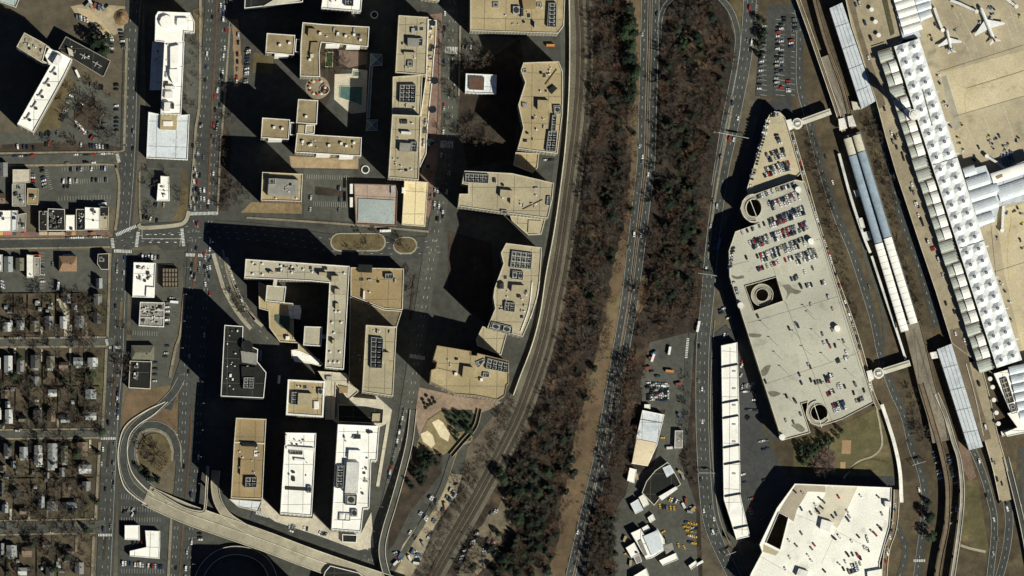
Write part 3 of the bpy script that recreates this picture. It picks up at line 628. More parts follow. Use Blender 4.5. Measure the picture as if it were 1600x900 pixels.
b = building('podium', 'low cream stepped podium in the courtyard corner, crossed by a diagonal shadow', 'podium', '404,440 417,447 416,470 458,474 459,530 474,540 505,569 500,572 456,560 455,547 466,546 466,536 437,534 421,512 420,486 405,482', 12, roof=TAN_R)
pent(b, '430,492 453,494 452,516 440,512 430,501', 12, 0.5, mat('green_roof', (0.06, 0.1, 0.085), None, 0.3), 'roof_pool'); pent(b, '450,476 469,477 471,485 469,499 452,497', 8, 4, PAR_W, 'terrace')
pent(b, '455,547 468,548 500,562 498,570 460,565', 12, 0.6, PAR_W, 'terrace'); unit(b, 'white', 449, 528, 12, 4, 4, 3)
b = building('parking_podium', 'broad stained tan roof block beside the L shaped hotel', 'office building', '548,418 631,420 629,484 600,482 548,462', 15, roof=TAN_D)
pent(b, '560,413 582,414 581,426 560,425', 15, 3, DARK_R, 'plant_room'); screen(b, '602,428 615,428 614,436 602,436', 15, 3, nx=2, ny=1); pent(b, '568,454 570,454 570,468 567,467', 15, 3, PAR_W)
clutter(b, '552,425 626,430 624,478 560,455', 15, 6, seed=13)
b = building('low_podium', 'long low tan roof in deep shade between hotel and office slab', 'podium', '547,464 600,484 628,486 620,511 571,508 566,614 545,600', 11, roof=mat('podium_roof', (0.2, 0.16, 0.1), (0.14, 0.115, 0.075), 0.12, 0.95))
clutter(b, '550,480 590,490 575,505 560,600 550,590', 11, 7, seed=14)
b = building('office_block', 'beige office slab with long row of dark rooftop machinery, beside the hotel', 'office building', '572,508 620,511 614,619 566,612', H + 1, roof=BEIGE_R)
screen(b, '580,527 599,529 597,576 579,575', H + 1, 3, nx=2, ny=6, kind='box'); pent(b, '598,550 609,551 608,565 597,564', H + 1, 4, BEIGE_R); clutter(b, '574,512 616,515 612,525 576,522', H + 1, 4, seed=15)
b = building('office_block', 'square tan office with toothed parapet and dark fan well, beside a cream terrace', 'office building', '450,593 508,596 505,652 447,648', H - 2, roof=TAN_R, parm=PAR_W, pw_=1.6)
pent(b, '466,614 488,615 487,634 465,633', H - 2, 4, BEIGE_R); screen(b, '456,613 466,613 465,633 455,632', H - 2, 3, nx=1, ny=3); unit(b, 'fan', 501, 612, H - 2, 5, 6, 3); unit(b, 'white', 494, 633, H - 2, 5, 8, 2); clutter(b, '455,600 500,602 500,610 455,608', H - 2, 4, seed=16)
b = building('podium', 'cream sunlit terrace roof between toothed parapet office and office slab', 'podium', '497,580 540,583 560,612 545,625 525,600 522,655 508,655 508,597', 10, roof=CONC_W)
pent(b, '510,588 519,588 519,594 510,594', 10, 2, METAL); pent(b, '530,602 544,605 543,614 530,614', 10, 1, TAN_D)
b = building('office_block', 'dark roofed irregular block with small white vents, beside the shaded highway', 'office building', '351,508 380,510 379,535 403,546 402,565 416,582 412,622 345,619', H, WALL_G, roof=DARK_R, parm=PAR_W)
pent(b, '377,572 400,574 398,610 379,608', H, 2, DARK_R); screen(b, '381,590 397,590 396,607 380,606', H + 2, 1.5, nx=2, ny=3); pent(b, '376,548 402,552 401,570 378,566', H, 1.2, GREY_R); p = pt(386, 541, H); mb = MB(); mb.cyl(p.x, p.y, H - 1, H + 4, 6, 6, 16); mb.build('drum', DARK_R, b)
clutter(b, '352,512 376,514 372,612 350,610', H, 14, kinds=('vent', 'white', 'vent'), seed=17, big=0.8); clutter(b, '380,560 408,585 405,615 380,612', H, 8, kinds=('vent', 'white'), seed=18, big=0.8)
# --- southern towers
b = building('office_block', 'tall narrow brown roofed block with two fan units, beside the ramp fork', 'office building', '369,653 416,655 414,692 410,780 361,778 366,690', H - 2, WALL_B, roof=TAN_D)
pent(b, '366.5,690 413,692 413,694 366,692', H - 2, 0.8, PAR); pent(b, '397,704 402,704 402,713 397,713', H - 2, 0.5, PAR_W, 'skylight'); screen(b, '384,746 402,746 401,762 383,762', H - 2, 3, nx=2, ny=2); pent(b, '378,692 402,693 402,698 378,697', H - 2, 3, DARK_R); pent(b, '376,718 378,718 377,742 375,742', H - 2, 2.5, TAN_D); pent(b, '361,763 411,765 410,780 361,778', H - 6, 3.5, TAN_R, 'roof_step')
clutter(b, '372,660 410,662 405,760 370,758', H - 2, 8, seed=19)
b = building('office_block', 'narrow white roofed block beside the brown roofed tower', 'office building', '446,676 494,677 487,806 438,802', H, WALL_W, roof=WHITE_R, parm=PAR_W)
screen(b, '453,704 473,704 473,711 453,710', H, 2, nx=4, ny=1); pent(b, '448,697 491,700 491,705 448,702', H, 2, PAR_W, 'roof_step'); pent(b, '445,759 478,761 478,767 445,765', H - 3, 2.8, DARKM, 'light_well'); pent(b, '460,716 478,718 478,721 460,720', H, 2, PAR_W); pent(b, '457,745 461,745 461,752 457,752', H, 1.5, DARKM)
pent(b, '446,680 450,680 449,696 446,696', H, 4, PAR_W); unit(b, 'fan', 484, 765, H, 4, 7, 3); clutter(b, '450,680 488,682 484,750 448,748', H, 12, seed=20)
b = building('office_block', 'large white roofed block with long grey central penthouse, beside the shopping street', 'office building', '528,663 593,666 589,720 580,720 577,794 568,795 564,831 518,827', H, WALL_W, roof=WHITE_R, parm=PAR_W)
pent(b, '542,722 562,723 559,771 539,770', H, 5, mat('light_grey_roof', (0.6, 0.59, 0.56), (0.54, 0.53, 0.5), 0.3), 'penthouse'); pent(b, '545,703 564,704 563,718 544,717', H, 3, WHITE_R); screen(b, '527,728 538,728 536,763 525,763', H, 3, nx=1, ny=4); screen(b, '540,772 558,773 557,790 540,789', H, 2.5, nx=1, ny=1, fill=GREY_R); screen(b, '530,801 548,802 547,814 529,813', H, 1.2, nx=2, ny=1, kind='white', fill=WHITE_R); unit(b, 'fan', 554, 802, H, 6, 7, 3); unit(b, 'box', 558, 683, H, 8, 4, 2)
clutter(b, '532,668 588,670 584,700 532,698', H, 8, seed=21); clutter(b, '563,705 580,706 572,790 561,788', H, 9, seed=22)
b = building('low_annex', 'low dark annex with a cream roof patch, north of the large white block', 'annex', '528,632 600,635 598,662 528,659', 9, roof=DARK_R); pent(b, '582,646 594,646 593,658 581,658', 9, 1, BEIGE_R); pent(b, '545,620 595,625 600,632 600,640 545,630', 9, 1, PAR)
b = building('glass_canopy', 'pale glass atrium roof at the foot of the brown roofed tower', 'canopy', '358,780 410,784 404,800 372,792', 8, WALL_G, roof=BLUE_R)
b = building('plant_enclosure', 'small dark walled plant enclosure south of the large white block', 'plant room', '535,835 558,836 557,848 535,847', 4, roof=DARK_R, parm=PAR_W)
# --- eastern row by the railway
b = building('office_block', 'wide tan roofed block at the frame edge above the curved railway', 'office building', '735,-30 884,-30 881,40 872,52 735,48', H + 1, roof=TAN_R, par=0.8)
screen(b, '857,5 870,5 869,43 855,42', H + 1, 3, nx=1, ny=6); pent(b, '815,-5 838,-5 837,14 818,14', H + 1, 4, TAN_D); unit(b, 'fan', 807, 16, H + 1, 7, 8, 3); unit(b, 'box', 816, 20, H + 1, 3, 9, 4); screen(b, '770,3 779,3 779,12 770,12', H + 1, 0.8, nx=1, ny=1); screen(b, '839,4 847,4 847,11 839,11', H + 1, 0.8, nx=1, ny=1); clutter(b, '745,0 850,2 850,42 745,40', H + 1, 12, seed=23); pent(b, '835,35 837,35 837,43 835,43', H + 1, 4, METAL)
b = building('office_block', 'zigzag sided tan block with a line of cooling units along the railway', 'office building', '818,98 873,96 879,112 879,178 871,240 809,232 818,200 810,164 821,129 814,110', H + 1, roof=TAN_R)
screen(b, '865,165 877,165 876,178 866,178', H + 1, 2, nx=1, ny=1); screen(b, '863,180 870,180 868,205 861,205', H + 1, 2.5, nx=1, ny=3); screen(b, '857,205 871,206 868,237 853,236', H + 1, 2.5, nx=2, ny=4); pent(b, '840,156 858,157 858,172 840,171', H + 1, 4, TAN_R); pent(b, '857,139 866,133 871,138 862,147', H + 1, 2, DARK_R); pent(b, '816,160 824,162 823,168 817,168', H + 1, 1.5, GREY_R); screen(b, '817,108 823,108 823,113 817,113', H + 1, 0.8, nx=1, ny=1); clutter(b, '825,105 865,103 862,150 825,150', H + 1, 8, seed=24); clutter(b, '822,175 855,180 850,228 818,225', H + 1, 8, seed=25); pent(b, '852,132 870,108 871,109 854,133', H + 1, 0.7, TAN_D)
b = building('podium', 'low tan podium roof at the foot of the zigzag sided block', 'podium', '806,238 842,240 840,262 832,270 802,258', 12, roof=TAN_R)
b = building('office_block', 'wide beige block with rounded corner and white fan bank, between zigzag tower and railway', 'office building', '726,267 800,271 865,286 863,312 856,341 800,334 716,322 718,303 732,303 732,289 722,287', H + 1, roof=BEIGE_R)
screen(b, '727,271 764,273 763,287 727,285', H + 1, 2.5, nx=5, ny=2); pent(b, '782,296 802,298 801,309 781,307', H + 1, 4, BEIGE_R); pent(b, '798,303 801,303 800,319 797,318', H + 1, 3, BEIGE_R); screen(b, '855,307 861,307 860,322 854,321', H + 1, 1.5, nx=1, ny=3); screen(b, '783,328 793,329 793,334 783,333', H + 1, 1.5, nx=1, ny=1); clutter(b, '770,277 850,290 845,330 770,320', H + 1, 14, seed=26); pent(b, '817,327 848,312 849,313 818,328', H + 1, 0.7, TAN_D); pent(b, '741,322 754,323 754,326 741,325', H - 1, 1.2, DARKM)
b = building('podium', 'small two step cream podium between the beige and angular railway blocks', 'podium', '797,337 852,343 846,366 825,367 800,345', 14, roof=BEIGE_R); pent(b, '826,344 846,345 844,365 825,363', 14, 0.8, BEIGE_R)
b = building('office_block', 'angular beige block with white roof stripes and cooling unit grids, beside the railway curve', 'office building', '791,380 846,387 846,400 843,442 838,472 826,505 817,526 762,511 774,482 771,464 773,450 787,412 783,395', H + 2, roof=BEIGE_R)
screen(b, '800,392 832,396 830,421 797,418', H + 2, 2, nx=4, ny=3, fill=GREY_R); screen(b, '801,423 818,425 817,438 800,436', H + 2, 2.5, nx=2, ny=1); pent(b, '800,445 820,446 819,456 799,455', H + 2, 4, BEIGE_R); unit(b, 'box', 784, 447, H + 2, 5, 7, 4); screen(b, '789,472 805,474 804,488 788,486', H + 2, 2.5, nx=2, ny=2); screen(b, '768,503 801,511 800,522 765,514', H + 2, 2, nx=2, ny=1); clutter(b, '792,400 798,400 795,500 778,495', H + 2, 6, seed=27); clutter(b, '808,445 832,445 825,505 806,500', H + 2, 8, seed=28)
ml = MB(); c_ = [pt(x, y, H + 2.3) for x, y in smooth('842,440 838,465 828,498')]; c2_ = [pt(x + 1.6, y, H + 2.3) for x, y in smooth('842,440 838,465 828,498')]; ml.solid([(p.x, p.y) for p in c_], [(p.x, p.y) for p in c2_], H + 2.6, H + 1.7); c_ = [pt(x, y, H + 2.3) for x, y in smooth('831,440 826,480 813,518')]; c2_ = [pt(x + 1.6, y, H + 2.3) for x, y in smooth('831,440 826,480 813,518')]; ml.solid([(p.x, p.y) for p in c_], [(p.x, p.y) for p in c2_], H + 2.6, H + 1.7); ml.build('roof_rail', PAR_W, b)
b = building('podium', 'low cream podium with a diagonal shadow below the angular block', 'podium', '754,510 792,522 783,555 746,540 744,530', 13, roof=BEIGE_R)
b = building('office_block', 'tan block with notched corners above the sand courts, beside the railway', 'office building', '683,540 736,549 736,555 745,556 746,552 795,564 795,600 792,602 789,618 778,625 742,618 711,616 672,597 674,578 681,576 683,566 677,562', H + 1, roof=TAN_R, parm=TAN_D)
screen(b, '762,560 795,568 794,583 759,576', H + 1, 2.5, nx=4, ny=2); pent(b, '724,572 740,574 739,591 722,589', H + 1, 4, TAN_R); pent(b, '736,577 742,578 741,592 735,591', H + 1, 3, TAN_R); screen(b, '743,566 757,560 758,562 748,575', H + 1, 1, nx=1, ny=1); unit(b, 'white', 712, 584, H + 1, 3, 3, 2.5); unit(b, 'white', 752, 593, H + 1, 3, 3, 2.5); screen(b, '755,582 765,583 764,590 754,589', H + 1, 1.5, nx=2, ny=1); clutter(b, '690,552 720,556 718,600 685,590', H + 1, 4, seed=29)
pent(b, '684,575 755,593 755,594 684,576', H + 1, 0.4, TAN_D, 'roof_joint')
b = building('kiosk', 'small white roofed pavilion with brown centre, in the shaded park', 'pavilion', '728,115 776,117 775,147 727,145', 16, WALL_W, roof=BLUE_R, parm=PAR_W); pent(b, '734,120 757,121 756,141 734,140', 16, 2.2, PAR_W, top=mat('brown_roof', (0.13, 0.07, 0.05), None, 0.4))
# frame-edge pieces
b = building('office_block', 'white roofed block cut by the frame edge, beside slab towers', 'office building', '508,-30 568,-30 564,18 502,13', 36, WALL_W, roof=WHITE_R, parm=PAR_W); screen(b, '540,-6 553,-6 552,10 539,9', 36, 3, nx=2, ny=3); clutter(b, '512,-10 530,-10 528,10 510,8', 36, 4, seed=30)
b = building('office_block', 'dark glazed block with white wedge roof edge, cut by the frame edge', 'office building', '384,-30 475,-30 473,3 382,13', 30, WALL_G, roof=DARK_R, parm=PAR_W); pent(b, '410,10 440,-8 470,1', 30, 0.8, PAR, 'roof_wedge')
b = building('office_block', 'tan frame edge block with balconies, at the head of the shopping street', 'office building', '658,-30 688,-30 686,2 657,-2', 30, roof=TAN_R)
b = building('pool_house', 'pale blue pool roof at the frame corner', 'pool', '-20,-20 38,-20 25,12 -20,-4', 5, roof=mat('aqua_roof', (0.42, 0.52, 0.5), (0.35, 0.44, 0.43), 0.1, 0.6), parm=PAR)
# unseen neighbours whose shadows and edges reach into the picture are the tall blocks along the upper frame edge
b = building('office_block', 'tall block just beyond the frame, above the excavation', 'office building', '205,-30 300,-30 298,-6 205,-6', 34, roof=BEIGE_R)
# --- west: clinic, hotel, shops
b = building('clinic', 'long white roofed slab with tan wing, beside the clinic parking lot', 'apartment building', '72,72 84,79 90,80 113,93 101,118 52,207 27,194 79,102 66,95', 50, WALL_C, roof=WHITE_R, parm=PAR_W)
block(b, '38,51 66,66 78,74 71,87 77,100 66,98 26,73', 50, roof=mat('mottled_roof', (0.42, 0.37, 0.25), (0.2, 0.17, 0.12), 0.25), parm=PAR); pent(b, '90,85 98,89 92,103 82,99', 50, 5, PAR_W)
for k in range(5):
    x = 84 - k * 10; y = 110 + k * 18; unit(b, 'duct', x, y, 50, 8, 2, 1.6, 1.0); unit(b, 'box', x + 3, y + 6, 50, 2.4, 2.2, 2); unit(b, 'vent', x - 4, y + 4, 50, 2, 2, 2)
clutter(b, '36,57 64,70 70,82 60,90 32,72', 50, 10, seed=31)
b = building('low_wing', 'dark flat roofed wing with pale pipes, attached beside the white slab', 'clinic wing', '103,57 173,95 163,118 160,120 91,78', 12, WALL_B, roof=DARK_R, parm=GREY_R)
for x, y in ((132, 88), (152, 100)):
    unit(b, 'duct', x, y, 12, 11, 1.5, 1.2, -0.5); unit(b, 'duct', x - 2, y, 12, 6, 1.5, 1.2, 1.0)
pent(b, '105,74 113,78 115,88 108,86', 12, 3, PAR); clutter(b, '108,65 165,96 158,112 100,78', 12, 6, seed=32)
b = building('hotel_block', 'white roofed hotel with octagonal crown between two streets', 'hotel', '247,18 297,20 304,34 304,51 288,49 287,64 288,66 283,179 251,178 257,66 242,64 243,25', 27, WALL_W, roof=WHITE_R, parm=PAR_W)
p = pt(260, 34, 30); mb = MB(); mb.cyl(p.x, p.y, 26.8, 30, 7, 7, 8); mb.build('octagon_crown', WHITE_R, b); pent(b, '277,28 293,28 293,37 288,41 276,40', 27, 2.5, WHITE_R); pent(b, '270,48 286,47 286,63 270,62', 25, 1.5, TAN_R)
pent(b, '266,73 280,70 279,105 266,108', 27, 3, WHITE_R); pent(b, '265,108 279,108 279,130 270,130 265,118', 27, 4, WHITE_R); pent(b, '258,134 274,135 274,140 258,139', 27, 3, PAR_W); pent(b, '258,143 271,143 270,154 257,153', 27, 3, PAR_W); pent(b, '257,160 266,160 266,174 256,174', 27, 4, PAR_W); unit(b, 'box', 270, 166, 27, 3, 6, 3)
block(b, '238,65 256,66 251,140 234,140', 12, WALL_W, BLUE_R, 0.6, PAR_W, names=('low_wing_wall', 'low_wing_roof', 'low_wing_parapet')); clutter(b, '241,72 253,72 250,135 238,135', 12, 14, seed=33)  # white wing roof; the blue of its shade is put into the colour
clutter(b, '258,66 265,66 262,175 254,175', 27, 8, seed=34)
b = building('parking_deck', 'flat white parking deck below the hotel, with a beige stair block', 'parking deck', '232,175 251,179 283,180 296,179 293,250 229,247', 8, WALL_W, roof=BLUE_R, parm=PAR_W, par=1.0); HOTEL_DECK = b
pent(b, '251,179.5 277,180 276,203 250,202', 8, 2.5, TAN_R); unit(b, 'white', 262, 193, 10.5, 10, 5, 1.5)
b = building('restaurant', 'small white roofed restaurant alone in its grey parking lot', 'restaurant', '251,275 264,276 265,314 245,314 247,287 251,287', 7, WALL_B, roof=WHITE_R, parm=PAR_W, par=0.6); clutter(b, '250,288 262,290 262,310 248,310', 7, 6, seed=35)
def small(name, lab, cat, poly, h, roof, n=3, wall=WALL_B, parm=PAR, seed=0, par=0.6, kinds=('box', 'vent', 'fan')):
    b = building(name, lab, cat, poly, h, wall, roof, par, parm, pw_=0.4)
    if n: clutter(b, poly, h, n, kinds, seed)
    return b
small('shop', 'white roofed end shop above a yellow awning', 'shop', '-10,329 18,329 18,362 -10,363', 8, WHITE_R, 3, seed=41)
small('shop', 'white roofed shop with grey ducts, above the pink awning', 'shop', '19,329 28,329 26,361 19,362', 8, BLUE_R, 3, seed=42)
small('shop', 'shop roof with dark slope and white gable, beside the alley', 'shop', '29,335 41,333 40,361 26,361', 8, GREY_R, 4, seed=43)
small('shop', 'dark roofed shop with pale front strip, beside the grey alley', 'shop', '61,330 74,330 74,361 61,361', 9, DARK_R, 3, seed=44)
small('shop', 'white edged dark shop roof crowded with machinery', 'shop', '75,326 101,327 102,360 75,360', 9, DARK_R, 16, parm=PAR_W, seed=45)
small('shop', 'plain white roofed shop between two dark roofs', 'shop', '103,336 118,336 118,361 103,361', 7, WHITE_R, 1, seed=46, par=0.4)
small('shop', 'dark roofed shop with machines, beside the large white shop', 'shop', '119,327 132,327 132,360 119,360', 8, DARK_R, 8, seed=47)
small('shop', 'large white roofed shop with one roof fan near the street corner', 'shop', '133,324 156,325 156,359 133,359', 9, WHITE_R, 5, parm=PAR_W, seed=48)
b = small('shop', 'tan and dark roofed corner shop at the end of the terrace', 'shop', '157,323 170,324 169,359 157,359', 8, BEIGE_R, 2, seed=49); pent(b, '157,324 169,324 169,337 157,337', 8, 0.4, DARK_R, 'roof_patch')
AWN = [('yellow', (0.6, 0.42, 0.08)), ('pink', (0.5, 0.17, 0.16)), ('dark green', (0.05, 0.09, 0.07)), ('red', (0.4, 0.08, 0.06)), ('brown', (0.14, 0.08, 0.05)), ('orange', (0.55, 0.3, 0.1)), ('cream', (0.55, 0.45, 0.32)), ('rust', (0.3, 0.15, 0.08)), ('beige', (0.5, 0.42, 0.3))]
for (x0, x1), ci in zip(((-2, 5), (6, 19), (20, 25), (38, 42), (104, 111), (112, 118), (61, 74), (142, 150), (76, 101)), range(9)):
    q = xy([(x0, 362.5), (x1, 362.5), (x1, 367.5), (x0, 367.5)], 3.5); mb = MB(); mb.prism(q, 3.2, 3.6)
    tag(mb.build('awning', mat('awning_' + AWN[ci][0].replace(' ', '_'), AWN[ci][1], None, 0.5)), AWN[ci][0] + ' shop awning over the brick pavement', 'awning', 'shop awnings')
small('workshop', 'cream roof with four ribs, in the back lot behind shops', 'workshop', '20,265 47,265 47,285 20,287', 7, CONC_W, 0)
for k in range(3):
    pass
small('workshop', 'grey flat workshop crowded with machines, behind the shops', 'workshop', '19,288 40,287 40,322 19,322', 7, GREY_R, 10, seed=51)
small('workshop', 'tan workshop with six roof panels, beside the striped lot', 'workshop', '43,294 60,295 59,320 42,319', 7, TAN_D, 4, seed=52)
small('shop', 'narrow white building with dark roof slot, in the lot beyond the street', 'shop', '42,398 53,399 53,434 42,434', 7, PAR_W, 1, seed=53)
b = small('shop', 'grey shed with red canopy beside the narrow white building', 'shop', '54,402 63,402 63,430 54,430', 6, GREY_R, 1, seed=54); pent(b, '53,398 64,398 64,402 53,402', 2, 2, mat('red_canopy', (0.6, 0.12, 0.06), None, 0.5), 'canopy')
small('shop', 'dark flat roofed corner shop with one square unit', 'shop', '153,397 170,396 170,421 158,421 152,412', 8, DARK_R, 2, seed=55)
small('shop', 'pale grey shed by the frame edge, beside the side street', 'shed', '-5,398 4,398 4,424 -5,424', 6, BLUE_R, 2, seed=56)
b = building('restaurant', 'white roofed restaurant at the highway crossing with dark roof stains', 'restaurant', '209,410 243,411 241,465 207,464', 8, WALL_W, roof=WHITE_R, parm=PAR_W); pent(b, '229,448 241,449 240,464 228,463', 8, 1.5, WHITE_R); clutter(b, '212,413 240,414 238,445 211,443', 8, 18, seed=57)
b = building('pergola', 'open timber lattice frame on beige paving, beside the white restaurant', 'pergola', '254,419 279,420 279,450 254,449', 5, WALL_B, roof=PAVE, par=0); 
mb = MB()
for k in range(6):
    x = 254.5 + k * 4.8; a_, c_ = pt(x, 419.5, 5.6), pt(x, 449.5, 5.6); mb.bar((a_.x, a_.y, 5.6), (c_.x, c_.y, 5.6), 0.35)
for k in range(5):
    y = 420 + k * 7.2; a_, c_ = pt(254.5, y, 6), pt(279, y, 6); mb.bar((a_.x, a_.y, 6), (c_.x, c_.y, 6), 0.35)
mb.build('lattice', mat('dark_timber', (0.09, 0.055, 0.035), None, 0.8), b)
b = building('shop', 'grey three bay shop with rooftop machines, beside the tree lined lot', 'shop', '219,472 257,473 256,511 217,509', 8, WALL_W, roof=GREY_R, parm=PAR_W); pent(b, '218,484 257,484 257,485 218,485', 8, 0.8, PAR_W, 'roof_step'); pent(b, '218,496 257,496 257,497 218,497', 8, 0.8, PAR_W, 'roof_step'); clutter(b, '221,474 255,475 254,508 220,507', 8, 26, seed=58)
b = building('shop', 'dark flat roofed hall with white units, attached to a grey hipped roof', 'shop', '203,564 237,565 235,608 201,606', 7, roof=DARK_R); clutter(b, '208,565 218,565 217,600 207,600', 7, 9, kinds=('white', 'white', 'fan'), seed=59)
b = building('hotel_wing', 'square bright white roof in the lot below the flyover', 'hotel', '195,821 218,821 218,844 195,843', 6, WALL_B, roof=WHITE_R, parm=PAR_W, par=0.5)
b = building('hotel_wing', 'L shaped bright white roof beside the square white roof', 'hotel', '227,829 250,830 250,853 249,873 203,869 203,861 229,855', 6, WALL_B, roof=WHITE_R, parm=PAR_W, par=0.5)
for i, (lab, pc) in enumerate((('clear blue swimming pool with a dark half in shade, on the cream deck', '532,135 566,136 565,164 531,152'), ('small square plunge pool beside the cream deck', '554,112 562,112 561,119 553,119'), ('narrow green garden pool between the slab towers', '510,82 520,82 519,104 509,104'))):
    mb = MB(); q = xy(pc, 0.6); mb.ring(offset(q, -0.5), q, 0.0, 0.75); root = thing('swimming_pool', (q[0][0], q[0][1], 0), lab, 'pool'); mb.build('coping', PAR, root)
    mb = MB(); mb.face([(x, y, 0.62) for x, y in q]); mb.build('water', mat('pool_water' if i < 2 else 'green_water', (0.1, 0.19, 0.17) if i < 2 else (0.05, 0.09, 0.03), None, 0.2, 0.15), root)
for x, y, rr, lab in ((585, 23, 6, 'white ring fountain beside the frame edge block'), (571, 265, 6.5, 'white ring fountain in the plaza beside the rink')):
    root = thing('fountain', tuple(pt(x, y, 0)), lab, 'fountain'); p = pt(x, y, 1); mb = MB(); o = [(p.x + rr * S * math.cos(a), p.y + rr * S * math.sin(a)) for a in np.linspace(0, 6.283, 25)[:-1]]
    mb.ring(o, offset(o, 0.9), 0, 1.2); mb.build('basin_rim', PAR_W, root); mb = MB(); mb.face([(a, c, 0.6) for a, c in offset(o, 0.85)]); mb.build('basin', mat('still_water', (0.03, 0.04, 0.04), None, 1, 0.2), root)
for q, lab in (('579,84 597,85 597,102 578,103', 'blue glass pyramid canopy above the covered walk'), ('573,187 590,187 589,204 572,204', 'blue glass canopy in shade at the far end of the covered walk')):
    root = thing('glass_pavilion', tuple(pt(585, 95, 0)), lab, 'canopy'); t = xy(q, 6); c0 = (sum(p[0] for p in t) / 4, sum(p[1] for p in t) / 4, 9); mb = MB()
    for i in range(4): mb.face([(*t[i], 6), (*t[(i + 1) % 4], 6), c0])
    mb.build('glass_roof', mat('blue_glass', (0.16, 0.24, 0.27), (0.12, 0.19, 0.22), 0.6, 0.25), root); mb = MB()
    for i in range(4): mb.bar((*t[i], 6), c0, 0.2).bar((*t[i], 6), (*t[(i + 1) % 4], 6), 0.2).bar((*t[i], 0), (*t[i], 6), 0.25)
    mb.build('frame', PAR_W, root)
root = thing('covered_walk', tuple(pt(578, 145, 0)), 'long narrow blue glass roofed walk beside the pool deck', 'walkway'); q = xy('578,103 582,103 577,184 573,184', 5); mb = MB(); mb.prism(q, 4.6, 5.0); mb.build('glass_roof', MATS['blue_glass'], root); mb = MB(); mb.ring(offset(q, -0.2), offset(q, 0.15), 4.4, 5.2); mb.build('frame', PAR_W, root)
# --- industrial ground between the parkways
b = building('warehouse', 'long thin white roofed warehouse bent at its foot, beside the airport road', 'warehouse', '1127,540 1152,535 1155,640 1157,775 1172,838 1151,843 1131,780', 10, WALL_W, roof=WHITE_R, parm=PAR_W, par=0.5)
for y, x0, x1 in ((571, 1128, 1153), (627, 1129, 1154), (651, 1130, 1154), (697, 1131, 1156), (723, 1132, 1157), (773, 1133, 1158), (823, 1147, 1169)): pent(b, [(x0, y + 2.2), (x1, y - 2.2), (x1, y - 0.6), (x0, y + 4)], 10, 1.2, DARK_R, 'fire_wall')
for y in (580, 607, 633, 663, 690, 740): unit(b, 'duct', 1147, y, 10, 1.5, 7, 0.6, 1.57)
b = building('warehouse', 'blue white roofed warehouse half with a cream lower half, in the container yard', 'warehouse', '1004,641 1038,648 1027,695 1022,706 1012,728 987,724 994,686', 8, WALL_W, roof=BLUE_R, parm=PAR_W, par=0.4); pent(b, '994.5,686 1026,692 1021,706 1012,727.5 987.5,723.5', 8, 0.5, mat('cream_metal_roof', (0.72, 0.6, 0.42), (0.66, 0.55, 0.39), 0.1, 0.8), 'lower_roof'); pent(b, '1001,655 1037,661 1037,662 1001,656', 8, 0.4, GREY_R, 'roof_seam')
ind = [('small white roofed store behind the cream warehouse', '984,731 995,734 991,755 980,751', 5, WHITE_R), ('pale container office beside the dark shade block', '1055,673 1067,673 1066,700 1054,700', 5, GREY_R), ('white container beside the vehicle pound', '1007,632 1016,632 1016,639 1007,638', 4, PAR_W), ('twin white roofed shed with grey seam, beside the taxi yard', '985,787 997,780 1005,797 993,803', 6, BLUE_R), ('narrow white roofed shed next to the twin shed', '998,777 1008,771 1014,788 1006,793', 6, PAR_W), ('small white hut between sheds and taxi yard', '1012,809 1020,803 1024,812 1016,817', 4, PAR_W), ('white hut beside the long taxi office', '1003,825 1012,820 1016,827 1007,832', 5, PAR_W), ('white roofed store with grey lean-to, beside the yard lane', '978,856 991,848 999,864 987,872', 6, WHITE_R), ('small grey square hut beneath the white store', '990,871 999,866 1003,877 995,881', 5, GREY_R)]
for i, (lab, q, h_, rf) in enumerate(ind): small('shed', lab, 'shed', q, h_, rf, 1 if i in (1, 7) else 0, WALL_W, parm=PAR_W, seed=60 + i, par=0.3)
b = building('workshop', 'dark block standing in for deep shade on yard asphalt, with a pale lit gable', 'workshop', '1010,752 1024,735 1043,722 1055,740 1064,757 1052,766 1030,780 1022,790 1003,770', 7, roof=DARK_R); pent(b, '1035,731 1047,726 1054,738 1042,746', 7, 1.5, BLUE_R, 'roof_light'); pent(b, '1029,776 1056,760 1059,764 1034,782', 7, 3, PAR_W, 'gable')  # dark roof colours in the deep shade lying on the yard asphalt
b = building('taxi_office', 'large white and grey roofed taxi depot with ribbed skylight strip', 'depot', '986,833 1001,826 1010,842 1027,826 1038,843 1040,858 1026,868 1018,872 1010,874', 8, WALL_W, roof=WHITE_R, parm=PAR_W, par=0.5); pent(b, '1005,838 1028,828 1038,856 1018,868', 8, 1, BLUE_R, 'raised_roof'); pent(b, '997,846 1002,843 1012,867 1007,869', 8, 0.6, GREY_R, 'skylight_strip'); pent(b, '1036,853 1050,848 1053,858 1041,866', 8, 1, GREY_R, 'grey_canopy')
small('shed', 'white roofed fuel canopy with jagged shade, below the taxi depot', 'canopy', '1030,876 1056,864 1060,874 1036,884', 6, WHITE_R, 0, WALL_W, parm=PAR_W)
small('shed', 'white roofed office at the frame edge below the taxi depot', 'shed', '990,900 1010,888 1016,905 1012,915 990,915', 7, WHITE_R, 0, WALL_W, parm=PAR_W)
small('shed', 'white box store beside the airport road junction', 'shed', '1076,884 1087,876 1090,882 1080,890', 5, PAR_W, 0, WALL_W, parm=PAR_W)
root = thing('retaining_wall', tuple(pt(889, 100, 0)), 'long concrete wall along the railway behind the office blocks', 'wall'); c_ = smooth(RAILW); A, B = band(c_, 1.0); mb = MB(); mb.solid([w3(p) for p in A], [w3(p) for p in B], 4.2, 0); mb.build('wall', WALLC, root); A, B = band(c_, 1.5); mb = MB(); mb.solid([w3(p) for p in A], [w3(p) for p in B], 4.5, 4.2); mb.build('coping', PAR, root)
